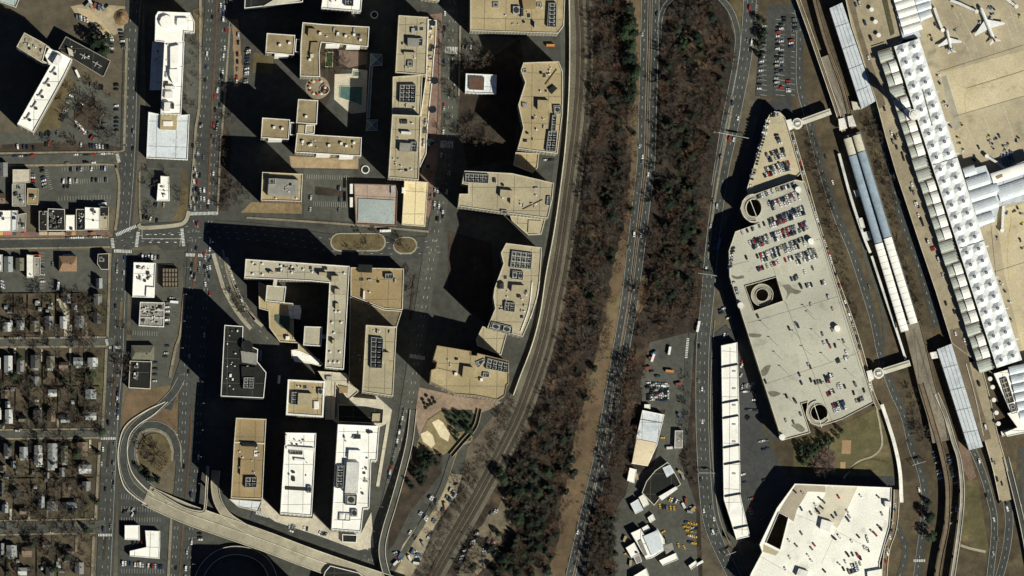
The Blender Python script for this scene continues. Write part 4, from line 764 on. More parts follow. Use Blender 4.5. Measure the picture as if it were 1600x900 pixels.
mb = MB(); r = random.Random(4); p = pt(190, 27, 0); rows = []
for k in range(5):
    rr = (12 - k * 2.6) * S; rows.append([(p.x + rr * (1 + r.uniform(-.15, .15)) * math.cos(a), p.y + rr * 1.2 * (1 + r.uniform(-.15, .15)) * math.sin(a), k * 1.1 + (0 if k == 0 else r.uniform(-.2, .2))) for a in np.linspace(0, 6.283, 19)[:-1]]); rows[-1].append(rows[-1][0])
for a_, b_ in zip(rows[:-1], rows[1:]): mb.strip(a_, b_)
mb.face(rows[-1][:-1]); tag(mb.build('spoil_heap', mat('dug_earth', (0.26, 0.17, 0.09), (0.17, 0.11, 0.06), 0.3, 0.95), smoothed=True), 'brown heap of dug earth at the excavation', 'earth heap')
CONT = []
for nm, c in (('white', G(0.7)), ('rust red', (0.25, 0.07, 0.04)), ('blue', (0.08, 0.13, 0.22)), ('grey', G(0.3)), ('tan', (0.4, 0.32, 0.2))):
    mb = MB(); mb.box(0, 0, .15, 2.7, 6.1, 2.44)
    for k in range(9): mb.box(-2.8 + k * .7, 0, 2.7, 2.74, .2, 2.3)
    CONT.append((nm, mb.mesh('container', [mat('container_' + nm.replace(' ', '_'), c, None, 0.6, 0.6)])))
r = random.Random(12)
for lab, grp, spots in (('container at the excavation edge beside the parking lot', 'containers at the excavation', ((137, 8), (143, 10), (148, 9), (155, 12), (162, 14), (168, 13), (141, 3))), ('container in the vehicle pound and industrial yards', 'containers in the industrial yards', ((1018, 560), (1022, 552), (1012, 575), (1060, 600), (1062, 650), (1046, 700), (1060, 690), (1083, 795), (1078, 800), (1068, 790), (1072, 783), (995, 745), (1042, 744), (1063, 738), (1067, 745), (985, 880), (976, 842))), ('container on the gravel works yard beside the railway', 'containers of the railway yard', ((640, 872), (650, 880), (645, 862), (655, 868), (662, 850), (618, 880), (625, 868), (696, 790)))):
    for x, y in spots: nm, me = r.choice(CONT); p = pt(x, y, 0); o = bpy.data.objects.new('container', me); COL.objects.link(o); o.location = (p.x, p.y, .3); o.rotation_euler = (0, 0, r.uniform(0, 3.1)); tag(o, nm + ' ' + lab, 'container', grp)
LM = MB().bar((0, 0, 0), (0, 0, 10), .13, n=5, r2=.08).bar((0, 0, 9.8), (2.4, 0, 10.2), .07, n=4).box(2.6, 0, 10.1, 10.3, 1.0, .4).mesh('street_lamp', METAL)
for lab, grp, c, o_, st in (('tall street lamp beside the highway', 'lamps of the highway', hwy, 22, 42), ('tall street lamp on the far kerb of the highway', 'lamps of the highway far kerb', hwy, -22, 42), ('street lamp on the wide street', 'lamps of the wide street', eads, 13.5, 38), ('street lamp beside the airport road', 'lamps of the airport road', ar, 12, 45), ('street lamp on the shopping street', 'lamps of the shopping street', crystal, 12.5, 40)):
    for q, t in walk(side(c, o_), st):
        if not (0 < q.x < 1600 and 0 < q.y < 900): continue
        p = pt(q.x, q.y, 0); o = bpy.data.objects.new('street_lamp', LM); COL.objects.link(o); o.location = (p.x, p.y, .3); o.rotation_euler = (0, 0, math.atan2(-t.y, t.x) + (math.pi / 2 if o_ < 0 else -math.pi / 2) + math.pi); tag(o, lab, 'street lamp', grp)
r = random.Random(8)
for k in range(12):
    a = k * .523; p = pt(496 + 12 * math.cos(a), 137 + 11 * math.sin(a), 0); mb = MB(); mb.cyl(p.x, p.y, .3, 2.3, .05, .05, 6); root = thing('garden_parasol', (p.x, p.y, 0), ('red' if k % 2 else 'beige') + ' parasol on the round court between the slab towers', 'parasol', 'parasols of the round court'); mb.build('pole', METAL, root); mb = MB(); mb.cyl(p.x, p.y, 2.1, 2.7, 1.5, .1, 8); mb.build('canopy', mat('parasol_red', (0.4, 0.09, 0.06), None, 1) if k % 2 else PAR, root)
p = pt(507, 140, 0); root = thing('planter', (p.x, p.y, 0), 'dark round planter with low shrubs on the round court', 'planter'); o = [(p.x + 5 * math.cos(a), p.y + 5 * math.sin(a)) for a in np.linspace(0, 6.283, 21)[:-1]]; mb = MB(); mb.ring(o, offset(o, .4), 0, 1.1); mb.build('rim', PAR_W, root); mb = MB()
for k in range(260):
    a, q = r.uniform(0, 6.28), math.sqrt(r.random()) * 4.4; c = Vector((p.x + q * math.cos(a), p.y + q * math.sin(a), .9 + r.uniform(0, .9))); mb.face([c + Vector((-.4, 0, 0)), c + Vector((0, -.4, .15)), c + Vector((.4, 0, .25)), c + Vector((0, .4, .1))])
mb.build('shrubs', mat('planter_leaves', (0.025, 0.035, 0.018), (0.015, 0.02, 0.012), 1, .9), root)
# --- bridges
def deck(name, lab, cat, pts, wd, zs, ma=CONC, rail=PAR, thick=1.6, piers=6, group=None, barrier=1.0):
    c0 = smooth(pts, 6); n = len(c0); zz = np.interp(np.linspace(0, 1, n), np.linspace(0, 1, len(zs)), zs)
    L, Rr = band(c0, wd); A = [pt(x, y, z) for (x, y), z in zip(L, zz)]; B = [pt(x, y, z) for (x, y), z in zip(Rr, zz)]
    mid = A[n // 2].lerp(B[n // 2], .5); root = thing(name, (mid.x, mid.y, 0), lab, cat, group)
    mb = MB(); mb.solid([(p.x, p.y) for p in A], [(p.x, p.y) for p in B], list(zz), [max(-0.5, z - thick) for z in zz]); mb.build('deck', ma, root)
    for o in (wd / 2 - 0.5, -wd / 2 + 0.5):
        if not barrier: break
        L, Rr = band(c0, 0.9, o); a = [pt(x, y, z) for (x, y), z in zip(L, zz)]; b_ = [pt(x, y, z) for (x, y), z in zip(Rr, zz)]
        mb = MB(); mb.solid([(p.x, p.y) for p in a], [(p.x, p.y) for p in b_], [z + barrier for z in zz], [z - 0.1 for z in zz]); mb.build('barrier', rail, root)
    for i in range(piers):
        k = int((i + 0.5) / piers * (n - 1)); z = zz[k] - thick
        if z < 1.5: continue
        p = A[k].lerp(B[k], 0.5); mb = MB(); mb.cyl(p.x, p.y, 0, z, 1.4, 1.4, 12); mb.build('pier', CONC, root)
    return root, c0, zz
road('loop_road', '283,592 272,612 250,635 225,653 205,672 195,695 193,725 201,752 215,768 236,783', 13, ASPH, line=(5.8, -5.8))
road('loop_road', '276,720 276,700 268,678 250,666 232,664 215,672 206,690 205,715 212,738 228,757 245,772', 13, ASPH, line=(5.8, -5.8))
pavement('ramp_barrier', '262,628 240,648 216,664 202,682 199,710 206,738 222,758 242,775', 1.3, PAR, h=1.4); pavement('ramp_barrier', '258,628 225,644 196,666 186,695 185,725 193,758 210,776 230,789', 1.6, PAR, h=1.4)
pavement('ramp_barrier', '283,730 283,700 272,672', 1.4, PAVE, h=0.8); pavement('ramp_barrier', '269,720 268,700 260,682 247,674 228,673 216,685 213,706 219,733 236,752', 3.5, PAVE, h=0.8)
fl, fc, fz = deck('flyover', 'wide beige concrete flyover crossing the highway from the loop ramp', 'bridge', '228,774 262,790 300,806 360,827 420,848 480,871 560,899 640,925', 32, (0.6, 3.5, 7, 8, 8, 8, 8), CONC, PAR, 1.8, 8)
mb = MB(); c_ = side(fc, -1); A, B = band(c_, 1.0); zz = [z + 0.9 for z in fz]; mb.solid([tuple(pt(*p, z))[:2] for p, z in zip(A, fz)], [tuple(pt(*p, z))[:2] for p, z in zip(B, fz)], zz, [z - 0.05 for z in fz]); mb.build('median_barrier', PAR, fl)
deck('ramp_bridge', 'curving beige ramp joining the flyover beside the brown roofed tower', 'bridge', '338,735 336,760 341,785 355,806 378,822 400,834', 13, (1, 4, 7, 7.6, 8.02), CONC, PAR, 1.5, 4)
deck('ramp_bridge', 'narrow walled ramp rising from the highway edge to the flyover', 'bridge', '325,728 323,760 321,790 316,800 290,795 262,780 240,766', 4, (7, 8.6, 8.8, 8.8, 8.4, 6, 2), CONC, PAR, 1.2, 3)
deck('ramp_bridge', 'tall grey ramp with pale edge running beside the shopping street and sand courts', 'bridge', '646,640 640,690 628,740 614,790 602,830 597,860 602,890 614,920', 11, (1, 3, 5, 7, 8, 8, 8), MATS['worn_asphalt'], PAR, 1.6, 6)
rp, rc, rz = deck('ramp_bridge', 'dark circular ramp under the flyover shadow at the frame edge', 'bridge', '308,925 312,900 324,880 342,866 366,860 392,864 412,876 424,895 428,920', 14, (3, 3, 3, 3), ASPH, PAR, 1.2, 4)
b = building('office_block', 'unseen tall block added beyond the frame edge, shading the circular ramp', 'office building', '374,920 478,922 476,985 372,985', 50, roof=BEIGE_R)  # unseen caster, placed and sized so its shadow covers ramp and flyover
b = building('toll_roof', 'dark flat roof sheltering under the flyover end at the frame edge', 'roof', '508,893 516,884 560,895 575,906 560,918 500,918', 11, roof=DARK_R, parm=PAR_W)
deck('retaining_ramp', 'sunken walled garage ramp beside the sand courts and railway', 'ramp', '750,640 742,668 722,692 705,712', 7, (0.9, 0.9), DARK_R, WALLC, 0.4, 0, barrier=1.6)
def sign_gantry(lab, a, b_, h=7.5):
    A, B = pt(*a, h), pt(*b_, h); root = thing('sign_gantry', (A.x, A.y, 0), lab, 'sign gantry'); mb = MB(); mb.bar((A.x, A.y, h), (B.x, B.y, h), 0.2).bar((A.x, A.y, h - 1.6), (B.x, B.y, h - 1.6), 0.16)
    for i in range(9): p = A.lerp(B, i / 9); q = A.lerp(B, (i + 0.5) / 9); mb.bar((p.x, p.y, h), (q.x, q.y, h - 1.6), 0.12)
    mb.build('truss', METAL_L, root)
    for k in (A, B): mb = MB(); mb.bar((k.x, k.y, 0), (k.x, k.y, h + .3), 0.3); mb.build('post', METAL_L, root)
    p = A.lerp(B, 0.55); q = A.lerp(B, 0.85); mb = MB(); mb.bar((p.x, p.y, h - .8), (q.x, q.y, h - .8), 0.9, n=4); mb.build('sign_panel', mat('sign_green', (0.02, 0.06, 0.045), None, 1), root)
sign_gantry('thin pale sign gantry spanning the airport road by the garage tip', (1116, 206), (1170, 216)); sign_gantry('thin pale sign gantry over the airport road beside the tow lot', (1086, 426), (1120, 431)); sign_gantry('pale sign gantry over the airport road beside the long warehouse', (1092, 739), (1117, 739))
sign_gantry('pale sign gantry over the terminal road by the park path', (1426, 727), (1446, 721)); sign_gantry('pale sign gantry over the terminal road by the stepped deck', (1440, 836), (1455, 837)); sign_gantry('pale sign gantry over the forked airport road', (1134, 868), (1150, 862))
# ------------------------------------------------------------------ parking garages
DECK_C = mat('garage_deck', (0.47, 0.455, 0.38), (0.4, 0.385, 0.32), 0.06, 0.9, 0.015, 0.25, c3=(0.36, 0.34, 0.27), c3at=0.7)
TIP_C = mat('garage_tip_deck', (0.5, 0.43, 0.29), (0.43, 0.37, 0.25), 0.08, 0.9, 0.02, 0.2)
WALL_P = mat('garage_wall', (0.42, 0.39, 0.32), (0.36, 0.335, 0.275), 0.2, 0.85, extra=windows_extra(3.0, 9.0, frac=0.4))
STAIN = mat('deck_stain', (0.2, 0.185, 0.14), (0.14, 0.13, 0.1), 0.3, 0.9)
def oval(cx, cy, rx, ry, n=20, a0=0.0): return [(cx + rx * math.cos(a0 + 2 * math.pi * k / n), cy + ry * math.sin(a0 + 2 * math.pi * k / n)) for k in range(n)]
def keyed(outer, keys):
    """outline with holes joined to chosen outline corners: keys = {corner index: hole points (walked the other way round)}"""
    out = []
    for i, p in enumerate(outer):
        out.append(p)
        if i in keys: out += keys[i] + [keys[i][0], p]
    return out
def garage(name, lab, cat, outer, h, holes, deckm, wall=WALL_P, parm=PAR):
    o = P(outer); top = [tuple(pt(*p, h))[:2] for p in o]; cx = sum(p[0] for p in top) / len(top); cy = sum(p[1] for p in top) / len(top)
    root = thing(name, (cx, cy, 0), lab, cat); mb = MB(); mb.prism(top, 0, h - 0.05, top=False); mb.build('wall', wall, root)
    keyd = {k: [tuple(pt(*p, h))[:2] for p in hp] for k, hp in holes.items()}
    loops = [[Vector((x, y, h)) for x, y in top]] + [[Vector((x, y, h)) for x, y in hp] for hp in keyd.values()]; flat = [v for lp in loops for v in lp]; mb = MB(); mb.v = [tuple(v) for v in flat]
    for tri in tessellate_polygon(loops):
        a, b, c = (flat[i] for i in tri); up_ = (b - a).cross(c - a).z > 0; mb.f.append(tuple(tri) if up_ else tuple(tri[::-1])); mb.m.append(0)
    mb.build('roof_deck', deckm, root)
    t2 = xy(o, h); mb = MB(); mb.ring(offset(t2, -0.15), offset(t2, 0.45), h - 0.1, h + 1.1); mb.build('parapet', parm, root)
    for hp in keyd.values():
        mb = MB(); mb.prism(hp, 0.5, h - 0.05, top=False); mb.build('well_wall', wall, root)
        a = sum(hp[i][0] * hp[(i + 1) % len(hp)][1] - hp[(i + 1) % len(hp)][0] * hp[i][1] for i in range(len(hp))); q = hp if a > 0 else hp[::-1]
        mb = MB(); mb.ring(offset(q, -0.3), offset(q, 0.15), h - 0.1, h + 1.1); mb.build('well_parapet', parm, root)
    return root
GH = 20.0
hole_a = oval(1178, 325, 12, 15, 16, math.pi)           # walked from its side nearest the outline
hole_c = [(1164, 447), (1178, 486), (1224, 470), (1213, 433)]
hole_b = oval(1280, 645, 13.5, 13.5, 16, math.pi / 2)
outer = P('1172,306 1243,281 1257,284 1366,629 1316,655 1295,662 1280,666 1266,660 1260,645 1262,628 1252,631 1266,676 1222,688 1140,432 1139,392 1149,362 1186,349 1172,347 1162,338 1157,326 1160,314')
ga = garage('parking_garage', 'huge pale grey parking garage with round ramps and cars on its roof', 'parking garage', outer, GH, {19: hole_a, 13: hole_c, 6: hole_b}, DECK_C)
tip = garage('parking_garage', 'lower wedge shaped tan garage end with a rounded tip, joined to the huge garage', 'parking garage', '1170,304 1167,296 1195,205 1197,190 1202,180 1210,174 1219,176 1226,183 1230,194 1252,270 1242,279', GH - 6, {}, TIP_C)
RAMP_M = mat('ramp_deck', (0.33, 0.315, 0.26), (0.27, 0.26, 0.215), 0.1, 0.9)
def ramp_ring(root, cx, cy, ro, ri, z0, z1, kx=1.0, t0=0.0, t1=360.0):
    a = [tuple(pt(cx + ro * math.cos(t), cy + ro * kx * math.sin(t), z1))[:2] for t in np.linspace(R(t0), R(t1), 33)]
    c = [tuple(pt(cx + ri * math.cos(t), cy + ri * kx * math.sin(t), z1))[:2] for t in np.linspace(R(t0), R(t1), 33)]
    zz = list(np.linspace(z0, z1, 33)); mb = MB(); mb.solid(a, c, zz, [z - 0.6 for z in zz]); mb.build('ramp', RAMP_M, root)
    for r_ in (ro, ri):
        q = [tuple(pt(cx + r_ * math.cos(t), cy + r_ * kx * math.sin(t), z1))[:2] for t in np.linspace(R(t0), R(t1), 33)]; q2 = [tuple(pt(cx + (r_ - 1) * math.cos(t), cy + (r_ - 1) * kx * math.sin(t), z1))[:2] for t in np.linspace(R(t0), R(t1), 33)]
        mb = MB(); mb.solid(q, q2, [z + 1.0 for z in zz], [z - 0.7 for z in zz]); mb.build('ramp_barrier', PAR, root)
ramp_ring(ga, 1191, 461, 17.5, 10.5, 16, 19.6); ramp_ring(ga, 1177, 325, 19, 12.5, GH + 0.3, GH + 0.3, 1.15, 75, 285); ramp_ring(ga, 1279, 645, 19.5, 13, GH + 0.3, GH + 0.3, 1.0, 35, 262)
for a_, b_ in (((1172, 312), (1182, 338)), ((1272, 632), (1284, 668))): A, B = pt(*a_, GH + 0.8), pt(*b_, GH + 0.8); mb = MB(); mb.bar((A.x, A.y, GH + .8), (B.x, B.y, GH + .8), 0.4); mb.build('cross_beam', PAR_W, ga)
J = MB()
for a_, b_ in (((1168, 505), (1310, 463)), ((1196, 600), (1335, 554)), ((1227, 472), (1300, 700 - 42)), ((1141, 415), (1170, 408)), ((1208, 418), (1213, 434)), ((1261, 379), (1281, 373)), ((1281, 373), (1345, 580))):
    q = [pt(*p, GH + 0.03) for p in side([a_, b_], 0.35)], [pt(*p, GH + 0.03) for p in side([a_, b_], -0.35)]; J.strip(q[0], q[1])
J.build('expansion_joint', STAIN, ga)
for q in ('1142,429 1152,432 1160,430 1163,434 1155,436 1146,435', '1170,521 1181,521 1190,523 1186,527 1176,527 1170,525', '1188,580 1196,572 1204,570 1203,575 1198,585 1189,588', '1222,446 1232,444 1240,451 1252,455 1244,460 1236,458 1228,468 1226,472 1230,458', '1200,612 1210,611 1220,615 1210,620 1203,618', '1235,664 1248,662 1258,671 1250,675'):
    mb = MB(); mb.face([(x, y, GH + 0.02) for x, y in xy(smooth(P(q) + P(q)[:1], 4)[:-1], GH)]); mb.build('water_stain', STAIN, ga)
for x, y in ((1267, 377), (1157, 477), (1308, 513), (1222, 683), (1247, 296)):
    p = pt(x, y, GH + 3); mb = MB(); mb.cyl(p.x, p.y, GH - 0.1, GH + 4.5, 3.2, 3.0, 14); mb.build('stair_tower', PAR_W, ga)
LAMP = MB().bar((0, 0, 0), (0, 0, 10), 0.16, n=5).box(0, 0, 9.9, 10.3, 2.6, 0.6).mesh('lamp', METAL)
ln = 0
for x, y in ((1202, 515), (1215, 540), (1223, 563), (1232, 478), (1252, 530), (1266, 554), (1268, 490), (1282, 528), (1297, 565), (1242, 400), (1213, 440 - 25), (1180, 550), (1232, 585), (1274, 500), (1335, 590), (1300, 610), (1240, 630), (1325, 545)):
    p = pt(x, y, GH); o = bpy.data.objects.new('roof_lamp', LAMP); COL.objects.link(o); o.location = (p.x, p.y, GH + 0.02); tag(o, 'slim light mast standing on the huge garage roof', 'lamp', 'light masts on the garage roof')
gb_out = P('1242,756 1393,762 1392,790 1390,822 1382,850 1374,880 1376,915 1166,915 1174,895 1191,863 1187,851 1214,794')
well = [(1197, 848), (1219, 859), (1232, 808), (1217, 801)]
gb = garage('parking_garage', 'bright white roofed parking garage with dark light well, cut by the frame edge', 'parking garage', gb_out, GH, {10: well}, mat('white_deck', (0.86, 0.84, 0.76), (0.78, 0.76, 0.69), 0.06, 0.85, 0.02, 0.15, c3=(0.66, 0.63, 0.54), c3at=0.72), parm=PAR_W)
for q, m_ in (('1243,757 1290,759 1290,769 1262,768 1245,797 1240,815 1217,800 1222,790', mat('pinkish_deck', (0.42, 0.36, 0.28), (0.36, 0.31, 0.24), 0.1, 0.9)), ('1291,759 1340,760 1322,800 1308,825 1285,812 1272,800 1290,772', mat('tan_deck', (0.6, 0.55, 0.44), (0.54, 0.49, 0.39), 0.1, 0.9)), ('1193,850 1217,862 1212,868 1192,862', TIP_C)):
    mb = MB(); mb.face([(x, y, GH + 0.02) for x, y in xy(q, GH)]); mb.build('deck_bay', m_, gb)
for a_, b_ in (((1241, 803), (1300, 826)), ((1300, 826), (1345, 850)), ((1308, 826), (1284, 880)), ((1340, 760), (1310, 822)), ((1186, 868), (1250, 905))):
    mb = MB(); q = [pt(*p, GH + 0.05) for p in side([a_, b_], 0.4)], [pt(*p, GH + 0.05) for p in side([a_, b_], -0.4)]; mb.strip(*q); mb.build('deck_seam', MATS['tan_deck'], gb)
for q, hh in (('1284,811 1301,816 1297,831 1281,826', 4), ('1248,888 1264,893 1260,903 1244,899', 4), ('1382,783 1392,784 1391,792 1383,792', 4), ('1355,893 1378,889 1378,905 1356,905', 3)): pent(gb, q, GH, hh, PAR_W, 'stair_tower')
# elevated ramp lines east of both garages (busy with parked cars)
deck('garage_ramp', 'narrow brown access ramp running along the huge garage edge', 'ramp', '1236,206 1256,275 1290,390 1330,500 1350,565 1362,612 1374,640', 7, (6, 6, 6), mat('ramp_brown', (0.2, 0.15, 0.1), (0.14, 0.11, 0.075), 0.3, 0.9), PAR, 1, 8)
deck('garage_ramp', 'narrow brown access ramp curving beside the white roofed garage', 'ramp', '1401,765 1400,800 1396,830 1386,860 1382,900 1384,920', 9, (5, 5, 5), MATS['ramp_brown'], PAR, 1, 5)
deck('foot_bridge', 'curving white roofed walkway past the small park', 'footbridge', '1378,632 1388,662 1398,695 1406,735 1409,785', 5.5, (5, 5, 5), PAR_W, PAR_W, 2, 6, barrier=0)
for lab, c_, e, ent in (('white round tower and ribbed footbridge at the garage tip', (1246, 193), (1298, 174), '1228,188 1236,186 1240,200 1233,204'), ('white round tower and ribbed footbridge near the garage foot', (1373, 583), (1422, 567), '1354,580 1362,578 1366,592 1358,597')):
    p = pt(*c_, 11); root = thing('foot_bridge', (p.x, p.y, 0), lab, 'footbridge'); mb = MB(); mb.cyl(p.x, p.y, 0, 12, 5.4, 5.4, 20); mb.build('tower', PAR_W, root)
    mb = MB(); mb.cyl(p.x, p.y, 12, 12.3, 4.1, 4.1, 18); mb.build('tower_roof', GREY_R, root); mb = MB(); mb.box(p.x, p.y, 12.3, 13.2, 4.5, 2.4, 0.2); mb.build('roof_plant', PAR_W, root)
    A = pt(c_[0] + 8, c_[1] - 3, 10); B = pt(*e, 10); t = (B - A); L = t.length; a = math.atan2(t.y, t.x); mb = MB(); mid = A.lerp(B, .5); mb.box(mid.x, mid.y, 6, 10, L, 6.2, a); mb.build('walkway', mat('pale_ribbed', (0.66, 0.63, 0.52), (0.6, 0.57, 0.47), 0.3, 0.7), root)
    mb = MB(); nn = Vector((-math.sin(a), math.cos(a), 0)); 
    mb.box(mid.x + nn.x * 0.9, mid.y + nn.y * 0.9, 10.02, 10.35, L * 0.95, 0.9, a); mb.build('ridge_gutter', GREY_R, root)
    q = xy(ent, 12); mb = MB(); mb.prism(q, 0, 12); mb.build('entrance', PAR_W, root)
# ------------------------------------------------------------------ metro line
def vault(mb, A, B, half, z, rise, segs=6, nl=1, mi=0, end=True):
    """barrel roof from A to B (world xy)"""
    A = Vector(A); B = Vector(B); t = (B - A).normalized(); n = Vector((-t.y, t.x)); prof = [(math.cos(math.pi * k / segs), math.sin(math.pi * k / segs)) for k in range(segs + 1)]; rows = []
    for i in range(nl + 1):
        c = A.lerp(B, i / nl); rows.append([(c.x + n.x * half * q[0], c.y + n.y * half * q[0], z + rise * q[1]) for q in prof])
    for i in range(nl): mb.strip(rows[i], rows[i + 1], mi)
    if end: mb.face(rows[0], mi); mb.face(rows[-1][::-1], mi)
def w2(x, y, z): p = pt(x, y, z); return (p.x, p.y)
BED = mat('track_slab', (0.24, 0.21, 0.16), (0.17, 0.15, 0.115), 0.2, 0.9)
mt, mc, mz = deck('metro_viaduct', 'broad brown metro viaduct before the vaulted station', 'viaduct', '1288,88 1300,120 1312,160 1322,195', 21, (7, 7, 7), BED, MATS['ramp_brown'], 1.5, 4)
for s_ in ('1240,-20 1262,40 1280,92 1300,150 1318,205', '1268,-20 1285,45 1298,85 1318,140 1333,200'):
    deck('metro_viaduct', 'slim metro viaduct descending from the frame edge beside the surface lot' if s_[2:4] == '40' else 'slim metro viaduct beside the silver roofed long building', 'viaduct', s_, 6.5, (7.4, 7.4), MATS['ramp_brown'], PAR if s_[2:4] == '40' else MATS['ramp_brown'], 1.5, 6)
deck('metro_viaduct', 'broad metro viaduct with crossing tracks below the vaulted station', 'viaduct', '1424,505 1438,560 1450,610 1462,650 1470,690', 27, (7, 7, 7), BED, MATS['ramp_brown'], 1.5, 4)
deck('metro_viaduct', 'dark brown metro viaduct curving away beside the lawn', 'viaduct', '1440,600 1458,660 1472,710 1481,760 1480,820 1470,870 1462,920', 8, (7.2, 7.2), MATS['ramp_brown'], MATS['ramp_brown'], 1.5, 8)
deck('metro_viaduct', 'pale grey metro viaduct curving between parked cars and lawn', 'viaduct', '1463,615 1478,650 1490,690 1499,720 1504,770 1499,830 1486,920', 7, (7.2, 7.2), GREY_R, PAR, 1.5, 8)
for a_, b_ in (((1283, 95), (1322, 190)), ((1298, 100), (1328, 190)), ((1285, 110), (1318, 175)), ((1305, 130), (1322, 172)), ((1430, 520), (1452, 600)), ((1428, 515), (1436, 590)), ((1434, 530), (1465, 640)), ((1448, 540), (1440, 580))):
    mb = MB(); q = [pt(*p, 7.15) for p in side([a_, b_], 0.5)], [pt(*p, 7.15) for p in side([a_, b_], -0.5)]; mb.strip(*q, 0); mb.build('track', MATS['rail_steel'], mt)
st = thing('metro_station', tuple(pt(1370, 360, 0)), 'twin vaulted metro station roofs, blue silver above and white ribbed below', 'metro station')
mb = MB(); A, B = w2(1318, 210, 6), w2(1424, 512, 6); q = [w2(*p, 6) for p in ((1318, 213), (1345, 205), (1436, 505), (1410, 515))]; mb.prism(q, 0, 6); mb.build('platform', mat('platform_slab', G(0.15), None, 0.3), st)
def line(x0, y0, x1, y1, t): return (x0 + (x1 - x0) * t, y0 + (y1 - y0) * t)
SILV_B = mat('blue_silver_vault', (0.36, 0.44, 0.52), (0.31, 0.385, 0.46), 0.15, 0.4, 0.03, 0.15, metal=0.2)
for k, (x0, y0, x1, y1) in enumerate(((1324, 216, 1414, 518), (1338, 211, 1428, 506))):
    for t0, t1, m_, nm in ((0.0, 0.085, PAR, 'end_canopy'), (0.09, 0.54, SILV_B, 'vault_roof')):
        mb = MB(); vault(mb, w2(*line(x0, y0, x1, y1, t0), 12), w2(*line(x0, y0, x1, y1, t1), 12), 4.2, 10.5, 1.9, 8, 6); mb.build(nm, m_, st, True)
    for j in range(14):
        t0 = 0.545 + j * 0.0325; mb = MB(); vault(mb, w2(*line(x0, y0, x1, y1, t0), 12), w2(*line(x0, y0, x1, y1, t0 + 0.031), 12), 4.2, 10.5, 1.0, 6, 1); mb.build('canopy_bay', WHITE_R, st)
pp = xy('1310,186 1319,184 1324,200 1312,204', 10); mb = MB(); mb.prism(pp, 6, 10); mb.build('stair_canopy', PAR_W, st); pp = xy('1324,182 1332,180 1338,197 1327,198', 10); mb = MB(); mb.prism(pp, 6, 10); mb.build('stair_canopy', PAR_W, st)
deck('station_wall', 'long thin pale canopy beside the vaulted metro station', 'canopy', '1311,240 1330,310 1350,370 1360,395', 4, (5, 5), METAL_L, PAR, 3, 0, barrier=0); deck('station_wall', 'thin white canopy below the station steps beside the terminal road', 'canopy', '1362,400 1385,470 1402,520 1418,570', 3.5, (5, 5), METAL_L, PAR, 3, 0, barrier=0)
for lab, q in (('white stair hut beside the long thin station canopy', '1344,303 1352,300 1357,314 1349,317'), ('white stair hut beside the station lower end', '1334,298 1341,296 1344,306 1338,308'), ('pale equipment hut between station and terminal road', '1350,363 1358,361 1362,374 1354,376'), ('small white canopy roof beside the terminal road', '1340,342 1347,340 1352,355 1345,358')): small('stair_hut', lab, 'hut', q, 5, METAL_L, 0, WALL_W, parm=PAR_W, par=0.3)
# long silver buildings beside the upper roadway
for lab, q, n_ in (('long silver roofed building with four ribs beside the upper roadway', ((1296, 13), (1316, 4), (1368, 158), (1346, 170)), 4), ('long silver roofed building with four ribs, below the lower metro viaduct', ((1464, 546), (1487, 537), (1536, 698), (1514, 703)), 4)):
    root = building('parking_hall', lab, 'transit hall', q, 11, WALL_W, SILVER, 0, PAR_W)
    for k in range(n_):
        a0, a1 = Vector(q[0]).lerp(Vector(q[1]), k / n_ + .01), Vector(q[0]).lerp(Vector(q[1]), (k + 1) / n_ - .01); b0, b1 = Vector(q[3]).lerp(Vector(q[2]), k / n_ + .01), Vector(q[3]).lerp(Vector(q[2]), (k + 1) / n_ - .01)
        mb = MB(); mb.prism(xy([tuple(a0), tuple(a1), tuple(b1), tuple(b0)], 11.5), 10.5, 11.2 + 0.35 * k); mb.build('roof_panel', SILVER, root)
    for t in (0.2, 0.42, 0.62, 0.84):
        a0, a1 = Vector(q[0]).lerp(Vector(q[3]), t), Vector(q[1]).lerp(Vector(q[2]), t); A, B = pt(*a0, 12.6), pt(*a1, 12.6); mb = MB(); mb.bar((A.x, A.y, 12.4), (B.x, B.y, 12.4), 0.18); mb.build('roof_rib', METAL, root)
pent(root, '1453,551 1464,549 1467,559 1456,561', 7, 2, PAR_W, 'entrance'); 
small('link_block', 'small cream link block below the silver roofed building', 'link', '1330,158 1343,160 1345,170 1333,172', 8, PAR, 0, WALL_W, par=0)
# ------------------------------------------------------------------ upper roadway
UR = mat('roadway_deck', (0.34, 0.285, 0.195), (0.285, 0.24, 0.165), 0.15, 0.9, 0.02, 0.25)
URB = mat('brown_roadway', (0.17, 0.135, 0.09), (0.135, 0.108, 0.075), 0.15, 0.9, 0.03, 0.2)
def slab(name, lab, cat, q, z, ma, th=1.6):
    t = [w2(*p, z) for p in P(q)]; a = sum(t[i][0] * t[(i + 1) % len(t)][1] - t[(i + 1) % len(t)][0] * t[i][1] for i in range(len(t))); t = t if a > 0 else t[::-1]
    root = thing(name, (*t[0], 0), lab, cat); mb = MB(); mb.prism(t, z - th, z); mb.build('deck', ma, root); mb = MB(); mb.ring(offset(t, -0.1), offset(t, 0.4), z - 0.2, z + 0.8); mb.build('barrier', PAR, root)
    return root
UZ = 9.0
L_ = '1317,-20 1330,40 1350,100 1369,158 1384,215 1400,270 1420,330 1440,390 1462,455 1487,536'; Rt = '1552,585 1530,565 1518,520 1500,465 1480,400 1462,345 1440,280 1420,215 1400,150 1384,92 1410,64 1392,-20'
ur = slab('upper_roadway', 'broad beige raised roadway in front of the domed terminal', 'elevated road', L_ + ' ' + Rt, UZ, UR)
